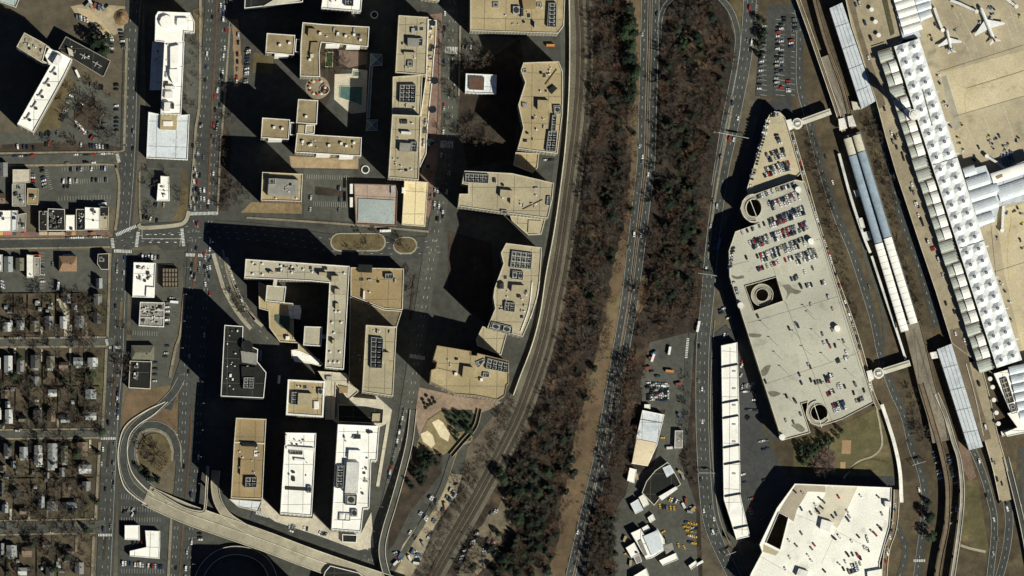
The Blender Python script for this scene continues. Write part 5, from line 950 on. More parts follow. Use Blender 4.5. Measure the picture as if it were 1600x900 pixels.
for q in ('1318,-20 1369,158 1374,170 1384,163 1360,92 1343,40 1330,-20', '1484,515 1487,536 1497,575 1535,690 1549,685 1535,640 1520,590 1508,535 1500,512'):
    mb = MB(); mb.face([(x, y, UZ + 0.03) for x, y in xy(q, UZ)]); mb.build('resurfaced_lane', URB, ur)
q = xy('1374,-20 1382,-20 1398,52 1392,56', UZ + .6); mb = MB(); mb.prism(q, UZ - .1, UZ + .6); mb.build('planting_bed', mat('bed_green', (0.1, 0.085, 0.045), (0.06, 0.06, 0.03), 0.4, 0.95), ur)
deck('upper_roadway', 'raised roadway curving down past the silver roofed building towards the frame edge', 'elevated road', '1520,565 1535,620 1548,680 1562,730 1573,782', 23, (UZ, UZ, UZ - 1, 6, 3), UR, PAR, 1.6, 6)
deck('upper_roadway', 'raised exit road splitting from the curved roadway at the frame corner', 'elevated road', '1572,715 1586,770 1600,830 1612,900', 9, (7.0, 5, 3), ASPH, PAR, 1.4, 4)
for o in (0.3, 0.42, 0.55, 0.7):
    pass
for k, (x, y) in enumerate(((1362, 15), (1368, 34), (1373, 55), (1551, 605), (1553, 625), (1557, 645), (1547, 592), (1560, 662))):
    p = pt(x, y, UZ + 3); root = thing('canopy', (p.x, p.y, UZ), 'white disc canopy on a post over the kerb in front of the terminal', 'canopy', 'disc canopies at the terminal kerb'); mb = MB(); mb.cyl(p.x, p.y, UZ + 3.3, UZ + 3.6, 2.3, 2.3, 14); mb.build('disc', PAR_W, root); mb = MB(); mb.bar((p.x, p.y, UZ), (p.x, p.y, UZ + 3.3), 0.2); mb.build('post', METAL, root)
# ------------------------------------------------------------------ domed terminal
tm = thing('terminal', tuple(pt(1490, 320, 0)), 'long terminal with two rows of grey white roof domes and a vaulted front', 'airport terminal')
T0 = Vector((1410.0, 78.8)); TU = Vector((5.94, 18.6)); TV = Vector((0.953, -0.304)); TH = 17.0
def tp(i, v, z): q = T0 + TU * i + TV * v; p = pt(q.x, q.y, z); return p
TWM = mat('terminal_wall', (0.5, 0.47, 0.4), (0.44, 0.41, 0.35), 0.2, 0.7, extra=windows_extra(4.5, 2.4, frac=0.7))
for v0, v1, zt in ((-37, -14.9, TH - 2.7), (-10.4, 31, TH - 1.0), (-14.8, -10.5, TH - 10)):
    ou = [tp(-0.5, v0, TH), tp(26.5, v0, TH), tp(26.5, v1, TH), tp(-0.5, v1, TH)]; mb = MB(); mb.prism([(p.x, p.y) for p in ou], 0, zt); mb.build('wall', TWM, tm)
q = [tp(-0.5, -10.5, TH), tp(26.5, -10.5, TH), tp(26.5, 31, TH), tp(-0.5, 31, TH)]; mb = MB(); mb.prism([(p.x, p.y) for p in q], TH - 1.0, TH); mb.build('roof', mat('white_dome_roof', (0.76, 0.78, 0.78), (0.68, 0.7, 0.71), 0.1, 0.7, 0.05, 0.15), tm)
U_ = (tp(1, 0, TH) - tp(0, 0, TH)); UL = U_.length; ua = math.atan2(U_.y, U_.x)
DOME_M = mat('dome_metal', (0.8, 0.82, 0.82), (0.73, 0.75, 0.76), 0.4, 0.6, 0.1, 0.1)
dm = MB(); N8 = 8
def octo(r, z): return [(r * math.cos(math.pi / 8 + k * math.pi / 4) * 1.0, r * math.sin(math.pi / 8 + k * math.pi / 4), z) for k in range(8)]
hw = UL / 2 * 0.985
rings = [octo(hw * 1.06, 0.0), octo(hw * 0.36, 2.25), octo(hw * 0.3, 2.3), octo(hw * 0.28, 2.35)]
for a_, b_ in zip(rings[:-1], rings[1:]):
    for k in range(8): dm.face([a_[k], a_[(k + 1) % 8], b_[(k + 1) % 8], b_[k]])
dome_me = dm.mesh('dome', [DOME_M])
om = MB(); om.cyl(0, 0, 2.1, 2.75, 1.7, 1.6, 12, 1, 1); om.cyl(0, 0, 2.75, 2.9, 0.75, 0.7, 8, 0, 0); oc_me = om.mesh('skylight', [METAL, mat('skylight_glass', (0.12, 0.13, 0.14), None, 1, 0.2)])
for i in range(27):
    for v in (0.0, 19.5):
        if i == 5 and v == 0.0: pass
        p = tp(i - (0.0 if v == 0 else 0.02), v, TH + 2); d_ = put(dome_me, 'dome', tm, (p.x, p.y, TH - 0.05), ua); k_ = put(oc_me, 'skylight', d_, (p.x, p.y, TH - 0.05)); k_.location = (0, 0, 0)
VG = mat('vault_grey', (0.4, 0.42, 0.38), (0.34, 0.36, 0.325), 0.4, 0.5, 0.1, 0.15); VW = mat('vault_white', (0.84, 0.83, 0.78), (0.76, 0.75, 0.7), 0.4, 0.6, 0.1, 0.12)
for i in range(27):
    dk = i in (0, 3, 9, 10, 16, 17, 23, 26); sp_ = -17 if dk else -27
    a_, b_ = tp(i, -37 if not dk else -38, TH), tp(i, sp_, TH); mb = MB(); vault(mb, (a_.x, a_.y), (b_.x, b_.y), UL * 0.47, TH - 2.6, 2.4, 6); mb.build('front_vault', VG, tm)
    if not dk: a_, b_ = tp(i, -26.5, TH), tp(i, -14.6, TH); mb = MB(); vault(mb, (a_.x, a_.y), (b_.x, b_.y), UL * 0.48, TH - 1.4, 2.9, 6); mb.build('barrel_vault', VW, tm)
    a_, b_ = tp(i - .5, -37, TH), tp(i - .5, -14.8, TH); mb = MB(); mb.bar((a_.x, a_.y, TH - 1), (b_.x, b_.y, TH - 1), 0.35); mb.build('valley_gutter', mat('orange_gutter', (0.32, 0.22, 0.14), None, 1), tm)
a_, b_ = tp(3.5, 12, TH + 1), tp(6.5, 9, TH + 1); mb = MB(); mb.bar((a_.x, a_.y, TH + .8), (b_.x, b_.y, TH + .8), 0.4)
for i0 in (9.5, 16.5): a_, b_ = tp(i0, -8, TH + 1), tp(i0, 31, TH + 1); mb.bar((a_.x, a_.y, TH + .5), (b_.x, b_.y, TH + .5), 0.3)
mb.build('roof_joint', GREY_R, tm)
for i in range(9):
    a_ = tp(4 + i * 2.6, 31, 8); b_ = tp(4 + i * 2.6, 36, 8); mb = MB(); mb.bar((a_.x, a_.y, 6), (b_.x, b_.y, 6), 1.0); mb.build('air_duct', METAL_L, tm)
# control tower rising from the terminal roof
p = pt(1429, 178.5, 60); ct = thing('control_tower', (p.x, p.y, 0), 'white round topped control tower rising from the domed terminal roof', 'control tower')
mb = MB(); mb.cyl(p.x, p.y, 0, 44, 3.6, 3.2, 12); mb.build('shaft', CONC, ct); mb = MB(); mb.cyl(p.x, p.y, 44, 50, 3.2, 5.5, 12).cyl(p.x, p.y, 50, 54, 5.5, 5.5, 12); mb.build('gallery', PAR_W, ct)
mb = MB(); mb.cyl(p.x, p.y, 54, 58.2, 4.4, 5.1, 12); mb.build('glass_cab', GLASS, ct); mb = MB(); mb.cyl(p.x, p.y, 58.2, 59.0, 5.4, 5.4, 16).cyl(p.x, p.y, 59, 59.7, 3.8, 3.8, 16); mb.build('cab_roof', PAR_W, ct); mb = MB(); mb.bar((p.x, p.y, 59.6), (p.x, p.y, 64), 0.15); mb.build('mast', METAL, ct)
# older silver vaulted wing at the frame edge
nw = building('concourse', 'silver ribbed vaulted concourse at the frame edge beside the domed terminal', 'concourse', '1393,-10 1448,-25 1456,10 1447,30 1434,42 1440,58 1411,62', 12, WALL_W, SILVER, 0)
for k in range(5):
    a_, b_ = w2(1396 + k * 3.7, -2 + k * 12.5, 13.5), w2(1425 + k * 3.7, -11 + k * 12.5, 13.5); mb = MB(); vault(mb, a_, b_, 4.2, 12.0, 2.2, 6); mb.build('barrel_vault', VW, nw)
    if k < 4: a_, b_ = w2(1426 + k * 3.7, -11 + k * 12.5, 13.5), w2(1452 + k * 1.0, -18 + k * 12.5, 13.5); mb = MB(); vault(mb, a_, b_, 4.2, 12.0, 1.6, 6); mb.build('low_vault', SILVER, nw)
# pier
pr_ = building('pier', 'silver vaulted pier reaching from the terminal towards the apron edge', 'airport pier', '1512,265 1540,258 1546,272 1612,247 1612,312 1562,322 1556,345 1528,358', 12, WALL_W, SILVER, 0)
for (a0, b0, hf, rs, m_) in (((1511, 289), (1545, 278), 6.2, 2.6, SILVER), ((1516, 308), (1560, 294), 6.2, 2.6, SILVER), ((1522, 326), (1558, 314), 6.2, 2.6, SILVER), ((1526, 346), (1552, 338), 5.6, 2.2, SILVER), ((1506, 270), (1524, 264), 5.0, 2.0, SILVER), ((1550, 279), (1620, 256), 5.6, 1.6, WHITE_R), ((1560, 304), (1620, 284), 8.0, 2.4, SILVER)):
    mb = MB(); vault(mb, w2(*a0, 13.5), w2(*b0, 13.5), hf, 12.0, rs, 8); mb.build('vault_roof', m_, pr_)
pent(pr_, '1556,276 1566,272 1567,276 1558,280', 13, 1, TAN_D, 'roof_hatch')
sw = building('terminal_annex', 'white roofed terminal annex with a sunken plant well and silver vaults', 'terminal annex', '1553,584 1574,578 1582,572 1640,560 1640,720 1622,672 1574,682 1570,676 1590,668', 12, WALL_W, WHITE_R, 0.6, PAR_W)
screen(sw, '1563,593 1573,590 1585,628 1575,631', 12, 1.5, nx=2, ny=5, kind='box', fill=BEIGE_R); screen(sw, '1578,634 1586,632 1590,645 1581,647', 12, 1.5, nx=1, ny=2, fill=BEIGE_R); pent(sw, '1574,646 1592,641 1600,668 1590,668', 12, 1, WHITE_R, 'raised_roof')
for k in range(6): mb = MB(); vault(mb, w2(1577 + k * 3.2, 580 + k * 14, 13), w2(1640 + k * 3.2, 566 + k * 14, 13), 4.4, 12.0, 2.2, 6); mb.build('barrel_vault', SILVER, sw)
small('terminal_annex', 'low white canopy edge at the foot of the terminal annex', 'canopy', '1564,674 1612,660 1614,668 1566,682', 6, PAR_W, 0, WALL_W, parm=PAR_W)
# ------------------------------------------------------------------ aircraft
AW = mat('aircraft_white', (0.8, 0.8, 0.8), (0.76, 0.76, 0.76), 0.5, 0.35); AG = mat('aircraft_grey', G(0.45), None, 0.5, 0.4); AR = mat('aircraft_red', (0.5, 0.06, 0.05), None, 0.5, 0.4)
def airliner(lab, nose, tail, span, jet, red, seed=0):
    A, B = pt(*nose, 3), pt(*tail, 3); L = (B - A).length; t = (A - B).normalized(); rz = math.atan2(t.y, t.x); mid = A.lerp(B, 0.5)
    root = thing('airliner', (mid.x, mid.y, 0), lab, 'airplane', None, rz); r = 1.9 if jet else 1.35; zc = r + 1.6
    mb = MB(); st_ = [(-.5, .12, .75), (-.44, .35, .5), (-.36, .7, .22), (-.25, 1, 0), (.36, 1, 0), (.43, .85, -.05), (.475, .55, -.2), (.5, .12, -.35)]; rows = []
    for x, k, dz in st_: rows.append([(x * L, r * k * math.cos(2 * math.pi * j / 14), zc + dz * r + r * k * math.sin(2 * math.pi * j / 14)) for j in range(15)])
    for a_, b_ in zip(rows[:-1], rows[1:]): mb.strip(a_, b_)
    me = mb.mesh('fuselage', [AW], smoothed=True); put(me, 'fuselage', root, root.location)
    def wing(nm, x0, x1, tipx, tipc, sp, z, dih, m_, sgn, th=0.35):
        mb = MB(); q = [(x0 * L, sgn * r * .7), (x1 * L, sgn * r * .7), (tipx * L - tipc / 2, sgn * sp / 2), (tipx * L + tipc / 2, sgn * sp / 2)]; zz = (z, z, z + dih, z + dih)
        b = len(mb.v); mb.v += [(p[0], p[1], z_ + th) for p, z_ in zip(q, zz)] + [(p[0], p[1], z_) for p, z_ in zip(q, zz)]
        for f in ((0, 1, 2, 3), (7, 6, 5, 4), (0, 4, 5, 1), (1, 5, 6, 2), (2, 6, 7, 3), (3, 7, 4, 0)): mb.f.append(f); mb.m.append(0)
        put(mb.mesh(nm, [m_]), nm, root, root.location)
    for sg in (-1, 1):
        wing('wing', .12, -.12, -.14, 1.6, span, zc - r * .5, 1.3, AW, sg)
        wing('tailplane', -.40, -.48, -.50, 1.0, span * .36, (zc + 4.8) if not jet else zc + .5, .3, AW, sg, .2)
        mb = MB(); ex, ey, ez = (.1 * L, sg * span * .19, zc - r - .1) if jet else (-.33 * L, sg * (r + 1.2), zc + .5)
        rr = [(1.9, .6), (1.5, .95), (0, 1.0), (-1.8, .6)]; rows = [[(ex + a_, ey + k * math.cos(2 * math.pi * j / 10), ez + k * math.sin(2 * math.pi * j / 10)) for j in range(11)] for a_, k in rr]
        for a_, b_ in zip(rows[:-1], rows[1:]): mb.strip(a_, b_)
        put(mb.mesh('engine', [AG]), 'engine', root, root.location)
    mb = MB(); mb.v += [(-.34 * L, -.15, zc + r * .8), (-.46 * L, -.15, zc + r * .8), (-.5 * L, -.15, zc + r + 5), (-.45 * L, -.15, zc + r + 5)]; mb.v += [(x, .3 + y, z) for x, y, z in mb.v]
    for f in ((0, 1, 2, 3), (7, 6, 5, 4), (0, 4, 5, 1), (1, 5, 6, 2), (2, 6, 7, 3), (3, 7, 4, 0)): mb.f.append(f); mb.m.append(0)
    put(mb.mesh('fin', [AR if red else AW]), 'fin', root, root.location)
    if red:
        mb = MB(); mb.box(-.43 * L, 0, zc + .2, zc + r * .95, 3.2, 1.4); put(mb.mesh('tail_band', [AR]), 'tail_band', root, root.location)
    for x, y in ((.38 * L, 0), (-.05 * L, -2.2), (-.05 * L, 2.2)):
        mb = MB(); mb.bar((x, y - .35, .5), (x, y + .35, .5), .5, n=10); mb.bar((x, y, .5), (x, y, zc - r * .6), .15); put(mb.mesh('landing_gear', [DARKM]), 'landing_gear', root, root.location)
airliner('large white airliner with red tail parked on the apron', (1531, 9), (1555, 67), 33, True, True); airliner('smaller white jet with high tail parked beside the red tailed airliner', (1479, 44), (1487, 83), 24, False, False)
def jetbridge(lab, pts, z=4.5):
    a = [pt(*p, z) for p in P(pts)]; root = thing('jet_bridge', (a[0].x, a[0].y, 0), lab, 'jet bridge')
    for k, (p, q) in enumerate(zip(a[:-1], a[1:])):
        t = q - p; mb = MB(); m_ = p.lerp(q, .5); mb.box(m_.x, m_.y, z - 2.4 + .1 * k, z + .1 * k, t.length, 2.7 - .3 * k, math.atan2(t.y, t.x)); mb.build('tunnel', METAL_L, root)
    p = a[-1]; mb = MB(); mb.cyl(p.x, p.y, z - 2.6, z + .5, 2.1, 2.1, 12); mb.build('cab', PAR_W, root); mb = MB(); q = a[-1].lerp(a[-2], .3); mb.box(q.x, q.y, 0, z - 2.4, 1.2, 2.4); mb.build('wheel_column', DARKM, root)
jetbridge('long white jet bridge reaching the large airliner', '1485,0 1503,7 1526,18'); jetbridge('white jet bridge reaching the smaller jet', '1460,12 1466,30 1473,47'); jetbridge('white jet bridge at the frame corner without an airplane', '1570,-4 1580,4 1588,10'); jetbridge('white jet bridge standing free above the pier shadow', '1571,264 1556,253 1542,244'); jetbridge('short white jet bridge below the pier', '1568,322 1567,340 1566,360')
# ground equipment
gr = random.Random(5)
EQ = []
for nm, c in (('white', G(0.7)), ('grey', G(0.3)), ('dark', (0.05, 0.06, 0.08)), ('blue', (0.08, 0.12, 0.25)), ('yellow', (0.5, 0.38, 0.08))):
    mm = mat('equipment_' + nm, c, None, 1, 0.5); mb = MB(); mb.box(.9, 0, .5, 1.5, 1.6, 1.7).box(-1.2, 0, .5, 1.0, 2.4, 1.7).box(.7, 0, 1.5, 2.1, .9, 1.5, 0, 1)
    for x in (-1.6, 1.2):
        for y in (-.8, .8): mb.bar((x, y - .15, .4), (x, y + .15, .4), .4, 2, n=8)
    EQ.append((nm, mb.mesh('baggage_tug', [mm, GLASS, DARKM])))
spots = [(1489, 12), (1461, 38), (1453, 56), (1456, 62), (1493, 47), (1545, 12), (1553, 14), (1550, 22), (1593, 25), (1498, 8), (1545, 28), (1549, 12), (1531, 35), (1497, 215), (1499, 224), (1505, 235), (1550, 225), (1552, 232), (1561, 212), (1569, 228), (1575, 226), (1580, 238), (1523, 245), (1521, 250), (1558, 372), (1594, 375), (1598, 388), (1597, 350), (1585, 330), (1590, 325), (1573, 333), (1596, 334), (1475, 160), (1480, 166), (1468, 130), (1466, 118), (1485, 197), (1503, 195), (1556, 217), (1546, 220), (1570, 235), (1567, 243), (1577, 246), (1591, 215), (1588, 220), (1565, 470 - 25), (1570, 455), (1578, 472), (1563, 442), (1573, 483), (1580, 500), (1545, 213), (1529, 230)]
for x, y in spots:
    nm, me = gr.choice(EQ); p = pt(x, y, 0); o = bpy.data.objects.new('baggage_tug', me); COL.objects.link(o); o.location = (p.x, p.y, 0.02); o.rotation_euler = (0, 0, gr.uniform(0, 6.28))
    tag(o, nm + ' baggage vehicle standing on the apron beside terminal and pier', 'baggage vehicle', 'baggage vehicles on the apron')
CART = MB().box(0, 0, .5, 1.9, 2.6, 1.6).box(1.6, 0, .4, .6, .9, .15).mesh('baggage_cart', [MATS['equipment_blue']])
for k in range(4):
    for j in range(4):
        x, y = 1565 + k * 4.6 + j * 1.6, 247 - k * 3.2 + j * 4.6; p = pt(x, y, 0); o = bpy.data.objects.new('baggage_cart', CART); COL.objects.link(o); o.location = (p.x, p.y, 0.02); o.rotation_euler = (0, 0, -1.25)
        tag(o, 'blue grey baggage cart in a parked train beside the pier', 'baggage cart', 'baggage carts beside the pier')
# ------------------------------------------------------------------ houses
HROOF = {'white': mat('white_shingle', (0.5, 0.51, 0.5), (0.4, 0.41, 0.4), 0.6, 0.9), 'pale grey': mat('pale_shingle', (0.3, 0.32, 0.32), (0.24, 0.255, 0.255), 0.6, 0.9), 'grey': mat('grey_shingle', (0.22, 0.22, 0.21), (0.16, 0.16, 0.155), 0.6, 0.9),
         'dark grey': mat('dark_shingle', (0.1, 0.1, 0.097), (0.07, 0.07, 0.068), 0.6, 0.9), 'brown': mat('brown_shingle', (0.2, 0.15, 0.11), (0.15, 0.11, 0.08), 0.6, 0.9), 'olive grey': mat('olive_shingle', (0.17, 0.165, 0.12), (0.125, 0.12, 0.09), 0.6, 0.9), 'orange brown': mat('orange_tile', (0.29, 0.185, 0.11), (0.23, 0.145, 0.09), 0.6, 0.9)}
HWALL = mat('house_wall', (0.5, 0.46, 0.4), (0.42, 0.39, 0.34), 0.5, 0.9, extra=windows_extra(2.8, 2.6, frac=0.4)); HBRICK = mat('house_brick', (0.24, 0.13, 0.09), (0.19, 0.1, 0.07), 1, 0.9, extra=windows_extra(2.8, 2.6, frac=0.4))
hr = random.Random(3)
def house(x, y, wx, wy, col, lab, ridge='y', porch=True, hip=0.0, name='house', cat='house'):
    c = pt(x, y, 6); wx *= S; wy *= S; e, rd = hr.uniform(5.2, 6.4), hr.uniform(2.2, 3.2)
    root = thing(name, (c.x, c.y, 0), lab, cat); hx, hy = wx / 2, wy / 2
    mb = MB(); mb.box(c.x, c.y, 0, e, wx - .5, wy - .5); mb.build('wall', hr.choice((HWALL, HWALL, HBRICK)), root)
    mb = MB()
    def v(a, b, z): return (c.x + a, c.y + b, z)
    if ridge == 'y':
        i = hip * hy; r0, r1 = v(0, -hy + i, e + rd), v(0, hy - i, e + rd)
        mb.face([v(hx, -hy, e), v(hx, hy, e), r1, r0]); mb.face([v(-hx, hy, e), v(-hx, -hy, e), r0, r1]); mb.face([v(-hx, -hy, e), v(hx, -hy, e), r0]); mb.face([v(hx, hy, e), v(-hx, hy, e), r1])
    else:
        i = hip * hx; r0, r1 = v(-hx + i, 0, e + rd), v(hx - i, 0, e + rd)
        mb.face([v(-hx, -hy, e), v(hx, -hy, e), r1, r0]); mb.face([v(hx, hy, e), v(-hx, hy, e), r0, r1]); mb.face([v(-hx, hy, e), v(-hx, -hy, e), r0]); mb.face([v(hx, -hy, e), v(hx, hy, e), r1])
    rf = mb.build('roof', HROOF[col], root)
    if wx > 5: mb = MB(); mb.box(c.x + hx * hr.choice((-.4, .4)), c.y + hy * hr.uniform(-.5, .5), e + .5, e + rd + 1.0, .8, .8); mb.build('chimney', HBRICK, rf)
    if porch:
        mb = MB(); mb.box(c.x + hr.uniform(-.1, .1) * wx, c.y + porch * (hy + 1.1), 2.6, 3.0, wx * hr.uniform(.5, .9), 2.2); mb.build('porch_roof', HROOF[hr.choice(('white', col, 'pale grey'))], root)
    return root
ORD = ['first', 'second', 'third', 'fourth', 'fifth', 'sixth', 'seventh', 'eighth', 'ninth', 'tenth']
ROWS = [
 ('above the upper lane', -1, [(152, 497, 12, 17, 'dark grey'), (124, 503, 15, 19, 'grey'), (99, 504, 11, 19, 'white'), (77, 505, 13, 22, 'grey'), (54, 510, 14, 17, 'olive grey'), (32, 508, 12, 15, 'pale grey'), (12, 511, 15, 14, 'white')]),
 ('in yards behind the upper lane', 0, [(153, 468, 13, 17, 'grey'), (116, 479, 9, 11, 'white'), (105, 466, 11, 15, 'white')]),
 ('below the upper lane', 1, [(145, 566, 16, 14, 'white'), (122, 565, 15, 13, 'pale grey'), (99, 571, 14, 10, 'brown'), (79, 566, 13, 19, 'olive grey'), (55, 565, 14, 20, 'dark grey'), (32, 572, 12, 18, 'grey'), (13, 569, 13, 26, 'white'), (-3, 568, 8, 18, 'white')]),
 ('above the middle lane', -1, [(142, 650, 17, 13, 'white'), (102, 656, 14, 9, 'pale grey'), (80, 650, 13, 18, 'brown'), (59, 650, 14, 18, 'dark grey'), (35, 655, 12, 9, 'olive grey'), (14, 651, 12, 22, 'white'), (-2, 648, 8, 15, 'white')]),
 ('in yards above the middle lane', 0, [(142, 616, 17, 15, 'pale grey'), (82, 614, 14, 11, 'white'), (55, 596, 13, 15, 'grey'), (12, 632, 8, 10, 'white'), (8, 616, 13, 13, 'brown')]),
 ('below the middle lane', 1, [(129, 700, 16, 18, 'brown'), (101, 710, 12, 26, 'olive grey'), (82, 712, 15, 38, 'pale grey'), (60, 711, 13, 30, 'white'), (37, 707, 13, 17, 'pale grey'), (12, 703, 12, 20, 'dark grey')]),
 ('in yards below the middle lane', 0, [(133, 733, 20, 14, 'white'), (97, 738, 9, 14, 'grey'), (74, 743, 6, 9, 'grey'), (21, 726, 8, 11, 'pale grey'), (5, 732, 10, 9, 'brown'), (10, 746, 8, 6, 'pale grey')]),
 ('above the lower lane', -1, [(112, 792, 17, 14, 'pale grey'), (82, 791, 16, 15, 'grey'), (65, 785, 9, 18, 'pale grey'), (36, 799, 11, 9, 'brown'), (8, 795, 10, 13, 'pale grey')]),
 ('in yards above the lower lane', 0, [(135, 760, 13, 15, 'grey'), (26, 772, 9, 12, 'dark grey'), (3, 765, 8, 22, 'dark grey')]),
 ('below the lower lane', 1, [(107, 862, 17, 10, 'brown'), (73, 851, 12, 9, 'olive grey'), (42, 861, 16, 12, 'brown'), (18, 861, 16, 18, 'pale grey'), (2, 858, 9, 18, 'grey')]),
 ('in yards below the lower lane', 0, [(124, 888, 14, 18, 'grey'), (35, 893, 14, 12, 'white'), (78, 893, 13, 14, 'dark grey')])]
for where, pc, row in ROWS:
    for i, (x, y, wx, wy, col) in enumerate(row):
        house(x, y, wx, wy, col, f'{col} roofed house {where}, {ORD[i]} from wide street', 'x' if wx > wy * 1.15 else 'y', -pc if pc else False)
FENCE = mat('dark_fence', (0.07, 0.055, 0.04), (0.05, 0.04, 0.03), 1, 0.95)
def fence_line(a, b_, lab, grp):
    A, B = pt(*a, 0), pt(*b_, 0); t = B - A; root = thing('garden_fence', tuple(A), lab, 'fence', grp); mb = MB(); mid = A.lerp(B, .5); mb.box(mid.x, mid.y, 0, 1.7, t.length, .12, math.atan2(t.y, t.x)); mb.build('boards', FENCE, root); mb = MB()
    n_ = max(2, int(t.length / 3))
    for i in range(n_ + 1): p = A.lerp(B, i / n_); mb.box(p.x, p.y, 0, 1.85, .2, .2)
    mb.build('posts', FENCE, root)
MIDS = {'above the upper lane': 458, 'below the upper lane': 604, 'above the middle lane': 606, 'below the middle lane': 747, 'above the lower lane': 749, 'below the lower lane': 905}
for where, pc, row in ROWS:
    if where not in MIDS: continue
    for a, b_ in zip(row[:-1], row[1:]):
        x = (a[0] + b_[0]) / 2; y0 = a[1] + 2 * pc; y1 = MIDS[where] - 3 * pc if pc else 0
        if abs(y1 - y0) > 8: fence_line((x, y0), (x + hr.uniform(-1, 1), y1), 'dark board fence between the yards of the row ' + where, 'yard fences ' + where)
for y, x1 in ((459, 130), (605, 156), (748, 146)): fence_line((0, y), (x1, y - 1), {459: 'long dark fence behind the lots and upper lane yards', 605: 'long dark fence between upper and middle lane yards', 748: 'long dark fence between middle and lower lane yards'}[y], None)
for k in range(34):
    x, y = hr.choice(((hr.uniform(3, 150), hr.uniform(470, 490)), (hr.uniform(3, 150), hr.uniform(585, 632)), (hr.uniform(3, 140), hr.uniform(728, 772)), (hr.uniform(3, 130), hr.uniform(872, 895)))); c = pt(x, y, 2); root = thing('garden_shed', (c.x, c.y, 0), 'small garden shed standing in the back yards', 'shed', 'garden sheds of the back yards'); w_, d_ = hr.uniform(2.5, 5), hr.uniform(2.5, 4.5)
    mb = MB(); mb.box(c.x, c.y, 0, 2.2, w_, d_); mb.build('wall', HWALL, root); mb = MB(); a_ = [(c.x - w_ / 2, c.y - d_ / 2, 2.2), (c.x + w_ / 2, c.y - d_ / 2, 2.2), (c.x + w_ / 2, c.y, 3.1), (c.x - w_ / 2, c.y, 3.1), (c.x + w_ / 2, c.y + d_ / 2, 2.2), (c.x - w_ / 2, c.y + d_ / 2, 2.2)]; mb.face(a_[:4]); mb.face([a_[3], a_[2], a_[4], a_[5]]); mb.build('roof', HROOF[hr.choice(('pale grey', 'grey', 'brown', 'dark grey', 'white'))], root)
for where, pc, row in ROWS:
    if where not in MIDS: continue
    for i, a in enumerate(row):
        if hr.random() < .6:
            yl = {'above the upper lane': 528, 'below the upper lane': 544, 'above the middle lane': 671, 'below the middle lane': 687, 'above the lower lane': 812, 'below the lower lane': 838}[where]; x = a[0] + a[2] / 2 + 2; sheet('driveway', [(x, yl), (x + 3.5, yl), (x + 3.5, a[1]), (x, a[1])], hr.choice((PAVE, ASPH_OLD, MATS['pale_gravel'], CONC)))
house(13, 413, 14, 24, 'pale grey', 'long pale grey gabled building beyond the side street', 'y', False); house(31, 413, 13, 20, 'olive grey', 'olive grey gabled building between two lots', 'y', False); house(106, 412, 28, 24, 'orange brown', 'orange brown hipped house with dark rooftop machinery', 'x', 1, .4); house(155, 443, 10, 16, 'pale grey', 'pale grey gabled house behind the dark corner shop', 'y', False)
house(223, 551, 36, 23, 'olive grey', 'large grey green hipped roof in front of the dark hall', 'x', False, .35, 'hall', 'hall')
house(5, 265, 14, 22, 'grey', 'grey gabled building at the frame edge, beside the ribbed cream workshop', 'y', False); house(2, 310, 12, 16, 'brown', 'brown roofed building at the frame edge in the back lot', 'x', False)
house(32, 348, 10, 12, 'dark grey', 'small dark gabled shed between the terrace shops', 'y', False, 0, 'shed', 'shed')
# ------------------------------------------------------------------ vegetation
vr = random.Random(11)
BARK = mat('bark', (0.1, 0.078, 0.06), (0.065, 0.05, 0.04), 1.0, 0.95)
def twig_mat(nm, c): return mat(nm, c, tuple(q * .7 for q in c), 0.6, 0.95)
TW = [twig_mat('grey_twigs', (0.1, 0.085, 0.07)), twig_mat('brown_twigs', (0.105, 0.074, 0.053)), twig_mat('russet_twigs', (0.15, 0.088, 0.056))]
EV = [mat('fir_foliage', (0.012, 0.024, 0.013), (0.006, 0.013, 0.008), 0.8, 0.9), mat('pine_foliage', (0.034, 0.055, 0.024), (0.018, 0.032, 0.016), 0.8, 0.9)]
def bare(seed, h=11.0, rad=4.6, limbs=9, sub=5, twigs=5):
    r = random.Random(seed); tk, cr = MB(), MB(); th = h * .32; tk.bar((0, 0, 0), (0, 0, th), .3, n=6, r2=.22); cr.bar((0, 0, th), (r.uniform(-.4, .4), r.uniform(-.4, .4), h * .7), .18, n=3, r2=.06)
    for i in range(limbs):
        a = 2 * math.pi * i / limbs + r.uniform(-.3, .3); L = rad * r.uniform(.6, 1); z0 = th * r.uniform(.85, 1.5); s = Vector((0, 0, z0)); e = Vector((math.cos(a) * L, math.sin(a) * L, z0 + h * r.uniform(.22, .5))); cr.bar(s, e, .13, n=3, r2=.05)
        for j in range(sub):
            t = r.uniform(.3, 1); p = s.lerp(e, t); b = a + r.uniform(-1.3, 1.3); l2 = rad * r.uniform(.25, .5); q = p + Vector((math.cos(b) * l2, math.sin(b) * l2, r.uniform(.3, 2.2))); cr.bar(p, q, .1, n=3, r2=.05)
            for k in range(twigs):
                t2 = r.uniform(.2, 1); p2 = p.lerp(q, t2); c = b + r.uniform(-1.5, 1.5); l3 = rad * r.uniform(.12, .3); q2 = p2 + Vector((math.cos(c) * l3, math.sin(c) * l3, r.uniform(0, 1.4))); cr.bar(p2, q2, .08, n=3, r2=.045)
    return tk, cr
